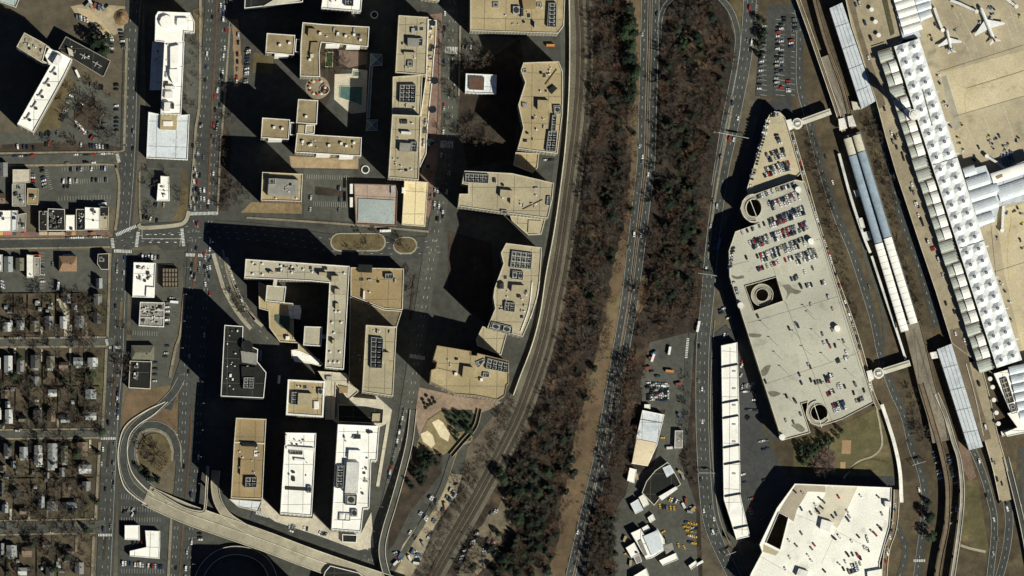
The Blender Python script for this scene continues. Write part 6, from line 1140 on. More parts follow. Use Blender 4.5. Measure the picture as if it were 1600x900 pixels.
def ever(seed, h=12.0, rad=3.4, n=420, cone=True):
    r = random.Random(seed); tk, cr = MB(), MB(); tk.bar((0, 0, 0), (0, 0, h * .8), .3, n=6, r2=.1)
    lob = [1 + .28 * math.sin(k * 1.7 + seed) for k in range(9)]
    for i in range(n):
        u = r.random() ** 0.8; a = r.uniform(0, 2 * math.pi); rr = rad * lob[int(a / 6.29 * 9)]
        if cone: z = h * (.12 + .86 * u); rr *= (1 - u) * .95 + .08
        else: ph = math.acos(1 - 1.3 * r.random()); z = h * .5 + h * .45 * math.cos(ph); rr *= math.sin(ph)
        k = r.uniform(.55, 1.05); p = Vector((math.cos(a) * rr * k, math.sin(a) * rr * k, z + r.uniform(-.4, .4))); d = Vector((math.cos(a), math.sin(a), r.uniform(-.6, .1))); s_ = r.uniform(.4, .85); w_ = Vector((-math.sin(a), math.cos(a), r.uniform(-.4, .4))) * s_ * .6
        cr.face([p - w_, p + d * s_, p + w_, p - d * s_ * .4 + Vector((0, 0, .35))])
    return tk, cr
BARE = []
for i in range(7):
    tk, cr = bare(20 + i, 11.5 + i % 3 * 2, 4.4 + (i % 4) * .55); BARE.append((tk.mesh('trunk', [BARK]), [cr.mesh('crown', [TW[k]]) for k in range(3)], cr))
EVER = []
for i in range(4):
    tk, cr = ever(40 + i, 10 + i, 3.0 + .3 * i, 460, i % 2 == 0); EVER.append((tk.mesh('trunk', [BARK]), [cr.mesh('crown', [EV[k]]) for k in range(2)], cr))
def tree(kind, x, y, s, lab, group, ci=0):
    v = vr.choice(BARE if kind == 'bare' else EVER); p = pt(x, y, 0); root = thing('bare_tree' if kind == 'bare' else 'evergreen_tree', (p.x, p.y, 0), lab, 'tree', group, vr.uniform(0, 6.28)); root.scale = (s, s, s * vr.uniform(.85, 1.1))
    for nm, me in (('trunk', v[0]), ('crown', v[1][ci])): o = bpy.data.objects.new(nm, me); COL.objects.link(o); o.parent = root
def scatter(poly, n, mind, seed):
    r = random.Random(seed); q = P(poly); xs = [p[0] for p in q]; ys = [p[1] for p in q]; out = []; tries = 0
    while len(out) < n and tries < n * 60:
        tries += 1; x, y = r.uniform(min(xs), max(xs)), r.uniform(min(ys), max(ys))
        if inside(x, y, q) and all((x - a) ** 2 + (y - b) ** 2 > mind * mind for a, b in out): out.append((x, y))
    return out
class Mass:
    """many trees as one uncountable body of woodland"""
    def __init__(s): s.parts = []
    def add(s, mb, x, y, sc, rz, mi):
        v = getattr(mb, 'arr', None)
        if v is None: v = mb.arr = np.array(mb.v, dtype=np.float32); mb.fl = np.fromiter((i for q_ in mb.f for i in q_), np.int32); mb.fc = np.fromiter((len(q_) for q_ in mb.f), np.int32)
        c, q = math.cos(rz), math.sin(rz); p = pt(x, y, 0); w_ = np.empty_like(v); w_[:, 0] = (v[:, 0] * c - v[:, 1] * q) * sc + p.x; w_[:, 1] = (v[:, 0] * q + v[:, 1] * c) * sc + p.y; w_[:, 2] = v[:, 2] * sc; s.parts.append((w_, (mb.fl, mb.fc), mi))
    def build(s, name, mats):
        nv = sum(len(p[0]) for p in s.parts); co = np.empty((nv, 3), np.float32); loops = []; mi = []; b = 0; cnt = []
        for v, f, k in s.parts:
            co[b:b + len(v)] = v; loops.append(f[0] + b); cnt.append(f[1]); mi.append(np.full(len(f[1]), k, np.int32)); b += len(v)
        loops = np.concatenate(loops); cnt = np.concatenate(cnt); mi = np.concatenate(mi); me = bpy.data.meshes.new(name); me.vertices.add(nv); me.vertices.foreach_set('co', co.ravel()); me.loops.add(len(loops)); me.loops.foreach_set('vertex_index', loops); me.polygons.add(len(cnt)); st_ = np.zeros(len(cnt), np.int32); st_[1:] = np.cumsum(cnt)[:-1]; me.polygons.foreach_set('loop_start', st_); me.polygons.foreach_set('material_index', mi)
        for m_ in mats: me.materials.append(m_)
        me.update(calc_edges=True); o = bpy.data.objects.new(name, me); COL.objects.link(o); return tag(o, kind='stuff')
wood_w = '926,-10 975,-10 990,60 997,150 990,230 990,310 980,380 966,430 955,480 945,540 930,600 915,650 905,710 890,760 885,800 876,840 850,905 720,905 735,870 760,830 785,780 800,735 820,700 845,655 868,600 885,545 893,490 903,430 910,380 918,300 927,220 932,130'
wood_e = '1040,70 1050,25 1085,5 1115,5 1138,45 1146,80 1140,140 1124,220 1108,290 1100,350 1096,430 1086,505 1060,512 1010,530 990,545 1000,470 1016,400 1022,330 1030,250 1034,150'
wood_s = '975,560 1000,550 1004,600 995,640 985,700 975,740 962,780 960,905 915,905 928,820 945,750 960,660'
wm = Mass(); NB = 0
LW = 'bare brown tree in the long wood between railway and parkway'; LE = 'bare brown tree in the wood between parkway and airport road'; LS = 'bare tree on the strip between parkway and industrial yards'
pts_w, pts_e, pts_s = scatter(wood_w, 470, 7.0, 1), scatter(wood_e, 360, 6.6, 2), scatter(wood_s, 120, 6, 3)
def wood_add(x, y, lab):
    dark = lab == LW and vr.random() < (.36 if 660 < y < 905 and x > 760 else .1) or lab == LE and vr.random() < .07
    if dark: wm.add(vr.choice(EVER)[2], x, y, vr.uniform(.8, 1.3), vr.uniform(0, 6.28), 3)
    else: wm.add(vr.choice(BARE)[2], x, y, vr.uniform(.8, 1.35), vr.uniform(0, 6.28), vr.choice((0, 0, 1, 1, 2)))
def skip(x, y): return (745 < x < 805 and 785 < y < 890 and vr.random() < .75) or inside(x, y, P('1078,45 1100,50 1110,105 1090,105'))
nb = 0
for pts, lab, grp, quota in ((pts_w, LW, 'bare trees of the railway wood', 18), (pts_e, LE, 'bare trees of the parkway wood', 18), (pts_s, LS, 'bare trees of the yard strip', 6)):
    for i, (x, y) in enumerate(pts):
        if skip(x, y) or math.sin(x * .11 + 1.3 * math.sin(y * .031)) + math.sin(y * .083 + 1.1 * math.sin(x * .05)) < (-1.15 if lab == LE else -1.7): continue
        if i < quota: tree('bare', x, y, vr.uniform(1.0, 1.35), lab, grp, vr.choice((0, 1, 1, 2)))
        else: wood_add(x, y, lab)
for x, y in scatter('0,458 168,458 160,680 148,900 0,900', 195, 5, 555): wm.add(vr.choice(BARE)[2], x, y, vr.uniform(.55, .95), vr.uniform(0, 6.28), 0)
for q_, n_ in (('338,196 350,190 362,215 354,330 340,330', 14), ('292,66 316,20 314,60 309,170 292,172', 12), ('345,140 372,130 368,190 350,190', 8)):
    for x, y in scatter(q_, n_, 5, 321): wm.add(vr.choice(BARE)[2], x, y, vr.uniform(.5, .8), vr.uniform(0, 6.28), 0)
wm.build('woodland', TW + [EV[0]])
ES = [('dark evergreen tree along the meadow edge of the railway wood', 'evergreens of the railway wood', '974,-5 984,5 990,60 993,110 990,170 982,180 976,150 972,60', 26, 1.45), ('dark evergreen tree inside the lower railway wood', 'evergreens of the lower railway wood', '775,735 800,715 835,700 860,740 868,800 855,870 800,905 750,905 800,830 790,770', 46, 1.05),
      ('dark evergreen tree in the parkway wood', 'evergreens of the parkway wood', '1045,50 1075,45 1105,60 1100,90 1060,100', 16, 1.0), ('dark evergreen tree in the middle of the parkway wood', 'evergreens deep in the parkway wood', '1040,190 1085,175 1090,290 1060,340 1015,410 1020,470 1050,450 1085,380 1100,300 1035,330', 60, 1.05), ('dark evergreen tree beside the works lane and parkway', 'evergreens beside the works lane', '920,795 955,790 962,870 955,905 912,905', 30, 1.0),
      ('dark evergreen tree on the bank beside the sand courts', 'evergreens of the bank', '650,700 690,712 680,735 660,760 640,770 636,740', 22, .8), ('green evergreen tree below the huge garage wall', 'evergreens below the garage', '1243,700 1268,690 1300,680 1315,668 1320,678 1275,705 1255,725', 20, .8), ('dark evergreen tree in the parking lot verge beside the white slab', 'evergreens of the clinic lot', '140,45 165,60 172,85 158,88 145,70', 7, 1.2), ('dark evergreen shrub tree inside the ramp loop', 'evergreens of the ramp loop', '217,730 224,728 248,746 250,756 238,756 222,744', 9, .7), ('dark evergreen tree around the playground', 'evergreens of the playground', '700,648 738,645 738,680 715,690 705,670', 14, .7), ('dark evergreen tree throwing a long shadow on the terminal road', 'evergreens of the terminal road', '1450,768 1456,770 1456,842 1450,840', 3, 1.2), ('dark evergreen tree along the surface lot edge', 'evergreens of the surface lot', '1185,30 1196,20 1190,90 1182,110', 7, .8), ('evergreen tree in the residential yards', 'evergreens in the yards', '0,560 168,560 160,900 0,900', 30, .95)]
for k, (lab, grp, q, n, s) in enumerate(ES):
    for x, y in scatter(q, n, 5.0, 70 + k): tree('ever', x, y, s * vr.uniform(.8, 1.25), lab, grp, vr.choice((0, 1)) if k not in (4, 5) else 0)
BS = [('bare brown tree in the residential yards', 'bare trees in the yards', '0,458 168,458 160,680 148,900 0,900', 72, 10, 1.25), ('bare tree on the clinic lot', 'bare trees of the clinic lot', '95,120 185,150 190,235 60,235 60,215 110,205 95,160', 16, 9, 1.2), ('bare tree beside the wide street', 'bare trees beside the wide street', '196,500 215,515 198,600 195,620 180,615 178,520', 7, 9, .9), ('bare tree in the restaurant lot', 'bare trees of the restaurant lot', '262,262 288,270 290,320 270,345 225,345 225,265 240,262', 9, 9, .8),
      ('bare street tree along the shopping street', 'bare trees of the shopping street', '688,40 720,40 716,180 690,320 664,360 668,250 690,180', 22, 9, .85), ('bare tree in the shaded tower park', 'bare trees of the tower park', '725,80 770,70 775,110 720,115', 8, 7, 1), ('bare tree on the park lawn under the zigzag tower', 'bare trees of the park lawn', '722,170 760,180 780,215 740,255 720,250', 14, 7, 1), ('bare tree on the street islands', 'bare trees of the street islands', '520,366 600,366 648,374 648,394 520,390', 8, 8, .8),
      ('bare tree beside the curved avenue', 'bare trees of the curved avenue', '356,430 372,450 395,490 380,495 360,460', 7, 6, .8), ('bare tree in the court between the slab towers', 'bare trees of the tower court', '512,80 540,90 535,110 510,125', 8, 6, .8), ('bare tree on the grass of the ramp loop', 'bare trees of the ramp loop', '225,690 262,690 262,728 235,730', 6, 9, 1.2), ('bare tree beside the highway office forecourt', 'bare trees of the forecourt', '355,250 372,280 400,310 380,325 350,320', 10, 7, .9),
      ('bare tree on the bank beside the railway curve', 'bare trees of the railway bank', '735,700 790,640 760,720 700,820 670,880 655,870 690,790', 15, 8, .8), ('bare tree along the metro station planting', 'bare trees of the station planting', '1352,185 1368,185 1400,300 1440,480 1448,510 1432,500 1390,330', 13, 9, .75), ('bare tree beside the terminal road', 'bare trees of the terminal road', '1262,200 1275,230 1300,330 1310,400 1355,540 1340,520 1310,430 1290,350 1262,250', 12, 8, .75), ('bare tree on the terminal road median', 'bare trees of the road median', '1420,600 1440,640 1450,700 1440,690 1425,650', 9, 7, .8), ('bare tree in the small park', 'bare trees of the small park', '1275,705 1300,705 1305,735 1280,742', 9, 5, .9), ('bare tree along the works lane fence', 'bare trees of the works fence', '1070,580 1078,600 1080,700 1086,760 1076,760 1066,680', 14, 7, .8), ('bare tree on the wooded corner by the plaza', 'bare trees of the plaza corner', '640,420 652,420 648,455 640,470', 4, 6, .8)]
for k, (lab, grp, q, n, d, s) in enumerate(BS):
    for x, y in scatter(q, n, d, 90 + k): tree('bare', x, y, s * vr.uniform(.75, 1.2), lab, grp, vr.choice((0, 0, 1)))
# low brush along the railway and yards
br = Mass()
for q, n, sd_ in (('790,630 812,605 800,660 745,760 690,860 672,905 645,905 700,800 740,720', 260, 5), ('925,0 935,100 928,200 918,300 905,400 895,470 885,470 898,380 910,290 918,200 918,90', 150, 6), ('1345,175 1368,180 1446,510 1434,505', 130, 7), ('1254,200 1275,210 1345,500 1330,490', 120, 8)):
    for x, y in scatter(q, n, 2.2, sd_): br.add(vr.choice(BARE)[2], x, y, vr.uniform(.22, .4), vr.uniform(0, 6.28), vr.choice((0, 1)))
br.build('brushwood', TW)
for k, (x, y) in enumerate(((666, 618), (671, 626), (663, 630), (676, 622), (669, 633), (660, 624), (674, 631), (679, 628), (665, 637))):
    p = pt(x, y, 0); root = thing('round_shrub', (p.x, p.y, 0), 'round clipped dark shrub in the brick plaza grid', 'shrub', 'round shrubs of the plaza'); mb = MB(); r = random.Random(k)
    for j in range(120): a, b = r.uniform(0, 6.28), r.random(); c = Vector((p.x + 1.6 * math.cos(a) * math.sqrt(b), p.y + 1.6 * math.sin(a) * math.sqrt(b), .5 + 1.2 * (1 - b) + r.uniform(0, .4))); s_ = .35; mb.face([c + Vector((-s_, 0, 0)), c + Vector((0, -s_, .1)), c + Vector((s_, 0, .2)), c + Vector((0, s_, .1))])
    mb.build('foliage', EV[0], root)
# ------------------------------------------------------------------ vehicles
cr_ = random.Random(21)
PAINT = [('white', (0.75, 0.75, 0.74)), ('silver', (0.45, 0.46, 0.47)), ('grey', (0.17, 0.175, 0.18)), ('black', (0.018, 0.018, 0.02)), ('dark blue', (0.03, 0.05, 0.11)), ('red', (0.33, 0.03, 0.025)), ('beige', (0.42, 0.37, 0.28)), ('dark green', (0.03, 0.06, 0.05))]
WGT = [22, 14, 18, 26, 9, 5, 3, 3]  # black and grey weighted up to stand in for the cars' dark shadows
TYRE = mat('tyre', (0.02, 0.02, 0.02), None, 1, 0.9)
def car_mesh(nm, c, kind):
    pm = mat('paint_' + nm.replace(' ', '_'), c, tuple(q * .93 for q in c), 0.5, 0.25, 0.3, 0.05, spec=0.5); mb = MB()
    L, W_, hb, ht = {'car': (4.7, 1.85, .85, 1.42), 'van': (5.2, 2.0, 1.0, 2.0), 'bus': (11.5, 2.6, 1.2, 3.1), 'truck': (8.5, 2.5, 1.1, 3.2)}[kind]
    def lay(x0, x1, w_, z): return [(x0, -w_ / 2, z), (x1, -w_ / 2, z), (x1, w_ / 2, z), (x0, w_ / 2, z)]
    def loft(a, b, mi): b0 = len(mb.v); mb.v += a + b; [(mb.f.append((b0 + i, b0 + (i + 1) % 4, b0 + 4 + (i + 1) % 4, b0 + 4 + i)), mb.m.append(mi)) for i in range(4)]
    loft(lay(-L / 2, L / 2, W_, .3), lay(-L / 2, L / 2, W_, hb * .8), 0); loft(lay(-L / 2, L / 2, W_, hb * .8), lay(-L / 2 + .12, L / 2 - .15, W_ - .14, hb), 0); mb.face(lay(-L / 2 + .12, L / 2 - .15, W_ - .14, hb), 0)
    if kind == 'car': a, b = lay(-L * .42, L * .22, W_ - .2, hb + .01), lay(-L * .28, L * .06, W_ - .5, ht)
    elif kind == 'van': a, b = lay(-L * .48, L * .33, W_ - .1, hb + .01), lay(-L * .46, L * .2, W_ - .35, ht)
    else: a, b = lay(-L * .49, L * .49, W_ - .04, hb + .01), lay(-L * .49, L * .475, W_ - .12, ht)
    loft(a, b, 1 if kind != 'truck' else 0); mb.face(b, 0)
    if kind == 'bus':
        for x in (-3, 1.5): mb.box(x, 0, ht, ht + .25, 1.8, 1.5, 0, 0)
    if kind == 'truck': mb.box(L * .36, 0, ht - .4, ht - .39, .2, W_, 0, 1)
    for x in (-L * .3, L * .32):
        for y in (-W_ / 2 + .1, W_ / 2 - .1): mb.bar((x, y - .11, .33), (x, y + .11, .33), .33, 2, n=10)
    return mb.mesh(kind, [pm, GLASS, TYRE])
CARM = {(n, k): car_mesh(n, c, k) for n, c in PAINT for k in ('car', 'van')}
TAXI = car_mesh('taxi yellow', (0.6, 0.36, 0.06), 'car'); BUSW = car_mesh('white', PAINT[0][1], 'bus'); BUSB = car_mesh('bus blue', (0.1, 0.18, 0.3), 'bus'); TRKW = car_mesh('white', PAINT[0][1], 'truck'); TRKO = car_mesh('orange', (0.5, 0.22, 0.08), 'truck')
CARS = []                       # (priority, x, y, z, heading, place)
def at(x, y, hd, place, z=0.3, pr=1, kind=None, col=None): CARS.append((pr, x, y, z, hd, place, kind, col))
def rowc(a, b, n, hd, place, fill=.85, z=0.3, pr=1, jit=4, kind=None, col=None):
    for i in range(n):
        if cr_.random() > fill: continue
        t = (i + .5) / n; x = a[0] + (b[0] - a[0]) * t; y = a[1] + (b[1] - a[1]) * t; at(x + cr_.uniform(-.3, .3), y + cr_.uniform(-.4, .4), hd + cr_.uniform(-jit, jit) + cr_.choice((0, 180)), place, z, pr, kind, col)
def lane(c, o, n, place, hd_flip, pr=2, z=0.4, t0=0.0, t1=1.0, seed=0):
    r = random.Random(seed); c = side(c, o); m_ = len(c) - 1
    for i in range(n):
        t = t0 + (t1 - t0) * r.random(); k = min(m_ - 1, int(t * m_)); a, b = c[k], c[k + 1]; f = r.random(); at(a[0] + (b[0] - a[0]) * f, a[1] + (b[1] - a[1]) * f, math.degrees(math.atan2(-(b[1] - a[1]), b[0] - a[0])) + (180 if hd_flip else 0), place, z, pr)
# moving traffic
for o, n, fl_ in ((-14, 14, 0), (-8, 12, 0), (7, 10, 1), (12, 10, 1)): lane(hwy, o, n, 'driving on the highway', fl_, 3, seed=o + 50, t1=.45)
for o, n, fl_ in ((-14, 5, 0), (-8, 5, 0), (7, 5, 1)): lane(hwy, o, n, 'driving on the lower highway', fl_, 3, seed=o + 60, t0=.55)
lane(pw, -2.8, 5, 'driving on the parkway', 0, 3, seed=3); lane(pw, 2.8, 5, 'driving on the parkway', 0, 3, seed=4); lane(pe, -3, 5, 'driving on the parkway', 1, 3, seed=5); lane(pe, 3, 6, 'driving on the parkway', 1, 3, seed=6)
for o, n in ((-7, 9), (0, 10), (6, 9)): lane(ar, o, n, 'driving on the airport road', 0, 3, seed=o + 70)
for x, y in ((302, 228), (308, 225), (303, 275), (309, 272), (303, 284), (309, 285), (302, 297), (308, 296), (313, 297), (319, 297), (302, 310), (308, 311), (314, 310), (319, 311), (298, 322), (313, 323), (304, 326), (305, 264), (318, 258 - 12), (306, 245), (310, 236), (335, 150)): at(x, y, 92, 'queuing on the highway before the crossing', .4, 4)
for x, y in ((325, 402), (330, 402), (320, 417), (324, 419), (328, 418), (322, 430), (327, 432), (321, 444), (328, 459), (312, 412), (311, 422), (319, 398)): at(x, y, 95, 'waiting on the highway below the crossing', .4, 4)
for x, y in ((345, 8), (351, 12), (349, 22), (355, 2), (344, 17), (349, 30), (353, 47), (351, 75), (348, 113), (362, 40)): at(x, y, 92, 'driving on the upper highway', .4, 4)
for x, y in ((1352, 36), (1337, 7), (1343, 5), (1361, 60), (1363, 87), (1357, 90), (1382, 170), (1393, 208), (1403, 212), (1399, 215), (1401, 230), (1413, 234), (1412, 248), (1425, 288), (1423, 296), (1433, 319), (1435, 322), (1430, 318), (1440, 344), (1435, 336), (1442, 350), (1448, 376), (1456, 389), (1459, 388), (1466, 405), (1469, 400), (1473, 430), (1478, 474), (1491, 487), (1493, 521), (1507, 531), (1515, 548), (1540, 667), (1554, 723), (1565, 755), (1574, 795), (1530, 600), (1396, 222), (1410, 241), (1428, 301), (1450, 377)): at(x, y, 106 + 180, 'driving on the raised road before the terminal', UZ + .05, 5)
for x, y in ((1530, 720), (1541, 774), (1553, 812), (1552, 865), (1559, 842), (1572, 785), (1565, 757)): at(x, y, 105, 'driving on the curving exit roads', .4, 5)
for x, y in ((1301, 285), (1358, 448), (1290, 245), (1419, 690), (1436, 735), (1436, 765), (1440, 800)): at(x, y, 108, 'driving on the terminal road', .4, 5)
lane(crystal, 8, 10, 'on the shopping street', 1, 2, seed=31, t1=.3); lane(crystal, -8, 8, 'on the shopping street', 0, 2, seed=32, t1=.3); lane(eads, 5, 8, 'on the wide street', 0, 2, seed=33); lane(eads, -6, 8, 'on the wide street', 1, 2, seed=34)
for x, y in ((680, 296), (688, 300), (686, 322), (690, 328), (692, 332), (684, 342), (680, 305), (684, 297), (679, 325)): at(x, y, 85, 'parked beside the pale yellow hall', .4, 3)
for k in range(11): at(360 + 2.2 * k + .16 * k * k * 0, 425 + 5.6 * k, 112, 'parked along the curved avenue', .4, 3)
for k in range(16): at(620 + 12 - k * 1.6, 640 + k * 7, 80, 'parked beside the shopping street plaza', .4, 3)
# lots
for a_, b_, n_, h_, f_ in (((112, 148), (95, 190), 11, 150, .9), ((118, 195), (148, 218), 9, 60, .6), ((140, 132), (162, 137), 6, 80, .9), ((117, 172), (140, 152), 9, 140, .9), ((118, 190), (135, 208), 7, 120, .9), ((164, 160), (163, 205), 6, 0, .8), ((182, 130), (182, 220), 14, 5, .7), ((119, 25), (138, 32), 8, 100, .9), ((188, 45), (194, 78), 6, 0, .8), ((174, 60), (175, 85), 4, 0, .7), ((62, 210), (92, 208), 7, 80, .8), ((20, 228), (60, 232), 8, 95, .6), ((70, 226), (85, 224), 4, 80, .8), ((120, 226), (172, 230), 11, 95, .75)): rowc(a_, b_, n_, h_, 'parked in the clinic lot', f_)
for a_, b_, n_, h_, f_ in (((98, 265), (172, 263), 14, 85, .5), ((97, 283), (168, 281), 14, 85, .6), ((98, 291), (168, 289), 12, 85, .2), ((65, 260), (70, 295), 7, 20, .7), ((51, 270), (52, 290), 4, 0, .8)): rowc(a_, b_, n_, h_, 'parked in the striped lot behind the shops', f_)
rowc((102, 372), (166, 370), 9, 2, 'parked along the shop terrace', .8); rowc((0, 245), (55, 243), 6, 2, 'parked along the side street', .8); rowc((115, 242), (178, 240), 9, 2, 'parked along the side street', .9)
for x, y in ((105, 255), (135, 254), (146, 254)): at(x, y, 2, 'on the side street', .4)
for a_, b_, n_, h_ in (((240, 320), (258, 320), 4, 85), ((222, 338), (248, 346), 5, 70), ((237, 290), (237, 291), 1, 0)): rowc(a_, b_, n_, h_, 'parked beside the lone restaurant', .9)
for a_, b_, n_, h_ in (((215, 402), (250, 402), 7, 85), ((262, 470), (261, 510), 6, 5), ((262, 538), (258, 560), 4, 5), ((243, 562), (241, 600), 4, 5), ((268, 462), (270, 475), 2, 175)): rowc(a_, b_, n_, h_, 'parked in the corner lots by the highway', .85)
for a_, b_, n_, h_ in (((2, 436), (5, 452), 3, 150), ((80, 470), (82, 482), 3, 90), ((66, 412), (67, 446), 3, 0), ((82, 410), (83, 415), 1, 90)): rowc(a_, b_, n_, h_, 'parked in the rear lots', .9)
for a_, b_, n_, h_ in (((232, 752 + 38), (190, 800), 6, 60), ((205, 848), (225, 848), 3, 85), ((190, 880), (225, 883), 9, 85), ((230, 884), (255, 886), 7, 85), ((218, 797), (205, 806), 3, 60), ((312, 832), (314, 858), 8, 0)): rowc(a_, b_, n_, h_, 'parked in the lot below the flyover', .85)
for a_, b_, n_, h_ in (((0, 528), (160, 527), 8, 0), ((20, 673), (150, 672), 9, 0), ((100, 545), (165, 545), 2, 0), ((20, 833), (140, 831), 3, 0), ((162, 690), (155, 760), 3, 90), ((185, 595), (184, 665), 8, 90), ((178, 735), (177, 765), 4, 90)): rowc(a_, b_, n_, h_, 'parked along the residential lanes', .6)
rowc((388, 75), (384, 130), 18, 15, 'parked in the tower forecourt', .9); rowc((373, 45), (370, 130), 14, 90, 'parked beside the highway hedge', .8); rowc((530, 290), (532, 297), 1, 90, 'parked in the rink lot'); 
for x, y in ((530, 294), (486, 309), (531, 312), (485, 327), (530, 328)): at(x, y, 85, 'parked in the rink lot', .35, 2)
rowc((450, 822), (482, 826), 7, 80, 'parked by the white tower foot', .7); rowc((498, 832), (514, 836), 5, 60, 'parked by the white tower foot', .9); at(455, 830, -20, 'on the street by the flyover')
rowc((720, 74), (745, 75), 4, 80, 'parked under the tan frame edge block', .7); rowc((850, 250), (866, 250), 3, 0, 'parked under the zigzag tower', .8)
for a_, b_, n_, h_ in (((730, 850), (712, 897), 11, 20), ((748, 825), (735, 855), 8, 20), ((760, 842), (774, 850), 5, 60), ((760, 850), (752, 880), 7, 20), ((772, 845), (766, 865), 5, 20), ((765, 802), (785, 795), 6, 60), ((712, 755), (717, 762), 3, 20), ((697, 775), (707, 785), 6, 60), ((670, 775), (684, 785), 6, 60), ((668, 840), (676, 832), 4, 60), ((616, 862), (626, 878), 5, 20), ((655, 800), (668, 812), 6, 60), ((690, 795), (700, 808), 5, 60), ((703, 765), (712, 776), 5, 60), ((640, 830), (650, 842), 5, 60), ((676, 812), (684, 822), 4, 60), ((648, 860), (654, 880), 5, 20)): rowc(a_, b_, n_, h_, 'parked on the gravel yards beside the railway', .85)
# surface lot, works yards
for a_, b_, n_, h_, f_ in (((1196, 30), (1186, 142), 16, 5, .8), ((1216, 40), (1213, 145), 16, 5, .75), ((1221, 35), (1220, 140), 16, 5, .7), ((1241, 28), (1243, 50), 7, 10, .9), ((1237, 60), (1236, 75), 3, 10, .8), ((1231, 120), (1232, 145), 6, 5, .9), ((1225, 25), (1225, 40), 3, 5, .8)): rowc(a_, b_, n_, h_, 'parked in the surface lot above the garage tip', f_, .45, 6)
for k in range(8): rowc((1011, 598 + k * 3.7), (1042, 600 + k * 3.7), 6, 4, 'parked tightly in the tow pound', .85, .35, 1)
rowc((1044, 602), (1044, 622), 5, 90, 'parked tightly in the tow pound', .9); at(1028, 588, 2, 'beside the tow pound'); at(1018, 580, 10, 'beside the tow pound')
for a_, b_, n_, h_ in (((1045, 780), (1062, 785), 5, 60), ((1080, 790), (1083, 800), 2, 0), ((1070, 815), (1088, 820), 4, 5), ((1072, 828), (1086, 832), 5, 5), ((1075, 836), (1087, 840), 4, 5), ((1076, 846), (1086, 850), 4, 5), ((1028, 790), (1056, 795), 5, 100), ((1067, 822), (1090, 827), 4, 5)):
    for i in range(n_): t = (i + .5) / n_; at(a_[0] + (b_[0] - a_[0]) * t, a_[1] + (b_[1] - a_[1]) * t, h_, 'parked in the taxi yard', .35, 3, 'taxi' if cr_.random() < .6 else None)
at(1069, 855, 120, 'parked in the taxi yard', .35, 3, 'taxi'); at(1060, 852, 100, 'parked in the taxi yard', .35, 3, 'taxi'); at(978, 865, 10, 'parked in the taxi yard', .35, 3, 'taxi'); at(1036, 831, 30, 'parked in the taxi yard', .35, 3, 'taxi'); at(1035, 684, 0, 'parked in the taxi yard', .35, 3, 'taxi')
for a_, b_, n_, h_, f_ in (((1158, 605), (1180, 600), 6, 70, .9), ((1158, 612), (1180, 612), 5, 5, .9), ((1165, 640), (1185, 641), 4, 5, .9), ((1178, 623), (1180, 630), 2, 0, .9), ((1166, 650), (1170, 655), 2, 50, .9), ((1185, 690), (1200, 688), 3, 5, 1), ((1190, 703), (1202, 700), 2, 5, 1), ((1160, 735), (1165, 760), 2, 20, .8), ((1170, 780), (1178, 778), 2, 0, 1), ((1172, 792), (1176, 805), 3, 10, 1), ((1130, 523), (1138, 525), 2, 80, 1), ((1160, 560), (1158, 590), 4, 60, .8)): rowc(a_, b_, n_, h_, 'parked behind the long warehouse', f_, .35, 3)
for x, y in ((1126, 485), (1127, 489), (1138, 497), (1131, 482), (1192, 811), (1160, 846), (1194, 750)): at(x, y, 20, 'parked behind the long warehouse', .35, 3)
# garage roofs
gz = GH + .03; GL = 'parked on the huge garage roof'; HD = -69
for a_, b_, n_, f_, pr in (((1182, 308), (1243, 287), 18, .9, 6), ((1200, 320), (1248, 301), 15, .95, 6), ((1202.5, 327.5), (1250, 308.5), 15, .8, 6), ((1200, 346), (1256, 324), 17, .9, 6), ((1202.5, 353.5), (1258.5, 331.5), 17, .9, 6), ((1158, 364), (1196, 349), 10, .7, 6), ((1170, 380), (1261, 348), 27, .95, 6), ((1172.5, 387.5), (1263.5, 355.5), 27, .85, 6), ((1187, 400), (1256, 373), 21, .9, 6), ((1189.5, 407.5), (1262, 380), 22, .85, 6), ((1160, 403), (1186, 400), 6, .5, 6),
                           ((1183, 421), (1275, 391), 26, .7, 6), ((1240, 412), (1278, 399), 10, .8, 6), ((1235, 437), (1276, 416), 10, .45, 6), ((1250, 448), (1290, 441), 10, .8, 6), ((1240, 436), (1248, 431), 3, .8, 6), ((1306, 565), (1326, 558), 6, .9, 6), ((1285, 593), (1303, 586), 5, .9, 6), ((1272, 598), (1302, 594), 7, .8, 6), ((1292, 617), (1304, 610), 4, .9, 6), ((1308, 607), (1315, 600), 2, 1, 6), ((1300, 634), (1320, 628), 7, 1, 6), ((1302.5, 641.5), (1322, 635.5), 7, .9, 6), ((1337, 627), (1350, 622), 4, .9, 6), ((1296, 605), (1325, 600), 3, .5, 6)): rowc(a_, b_, n_, HD, GL, f_, gz, pr, 2)
rowc((1146, 386), (1140, 420), 7, 20, GL, .9, gz, 6); rowc((1145, 440), (1153, 462), 5, 15, GL, .9, gz, 6)
for x, y in ((1184, 494), (1244, 506), (1247, 509), (1233, 513), (1267, 476), (1295, 465), (1301, 483), (1285, 522), (1287, 536), (1293, 534), (1297, 541), (1305, 540), (1318, 533), (1322, 550), (1263, 570), (1266, 573), (1249, 585), (1196, 596), (1252, 598), (1267, 594), (1243, 627), (1228, 657), (1240, 660), (1300, 515), (1229, 619), (1251, 647), (1334, 614), (1320, 604), (1350, 610), (1337, 601), (1313, 606)): at(x, y, HD + cr_.uniform(-6, 6), GL, gz, 6)
tz = GH - 5.97; TL = 'parked on the lower garage wedge'
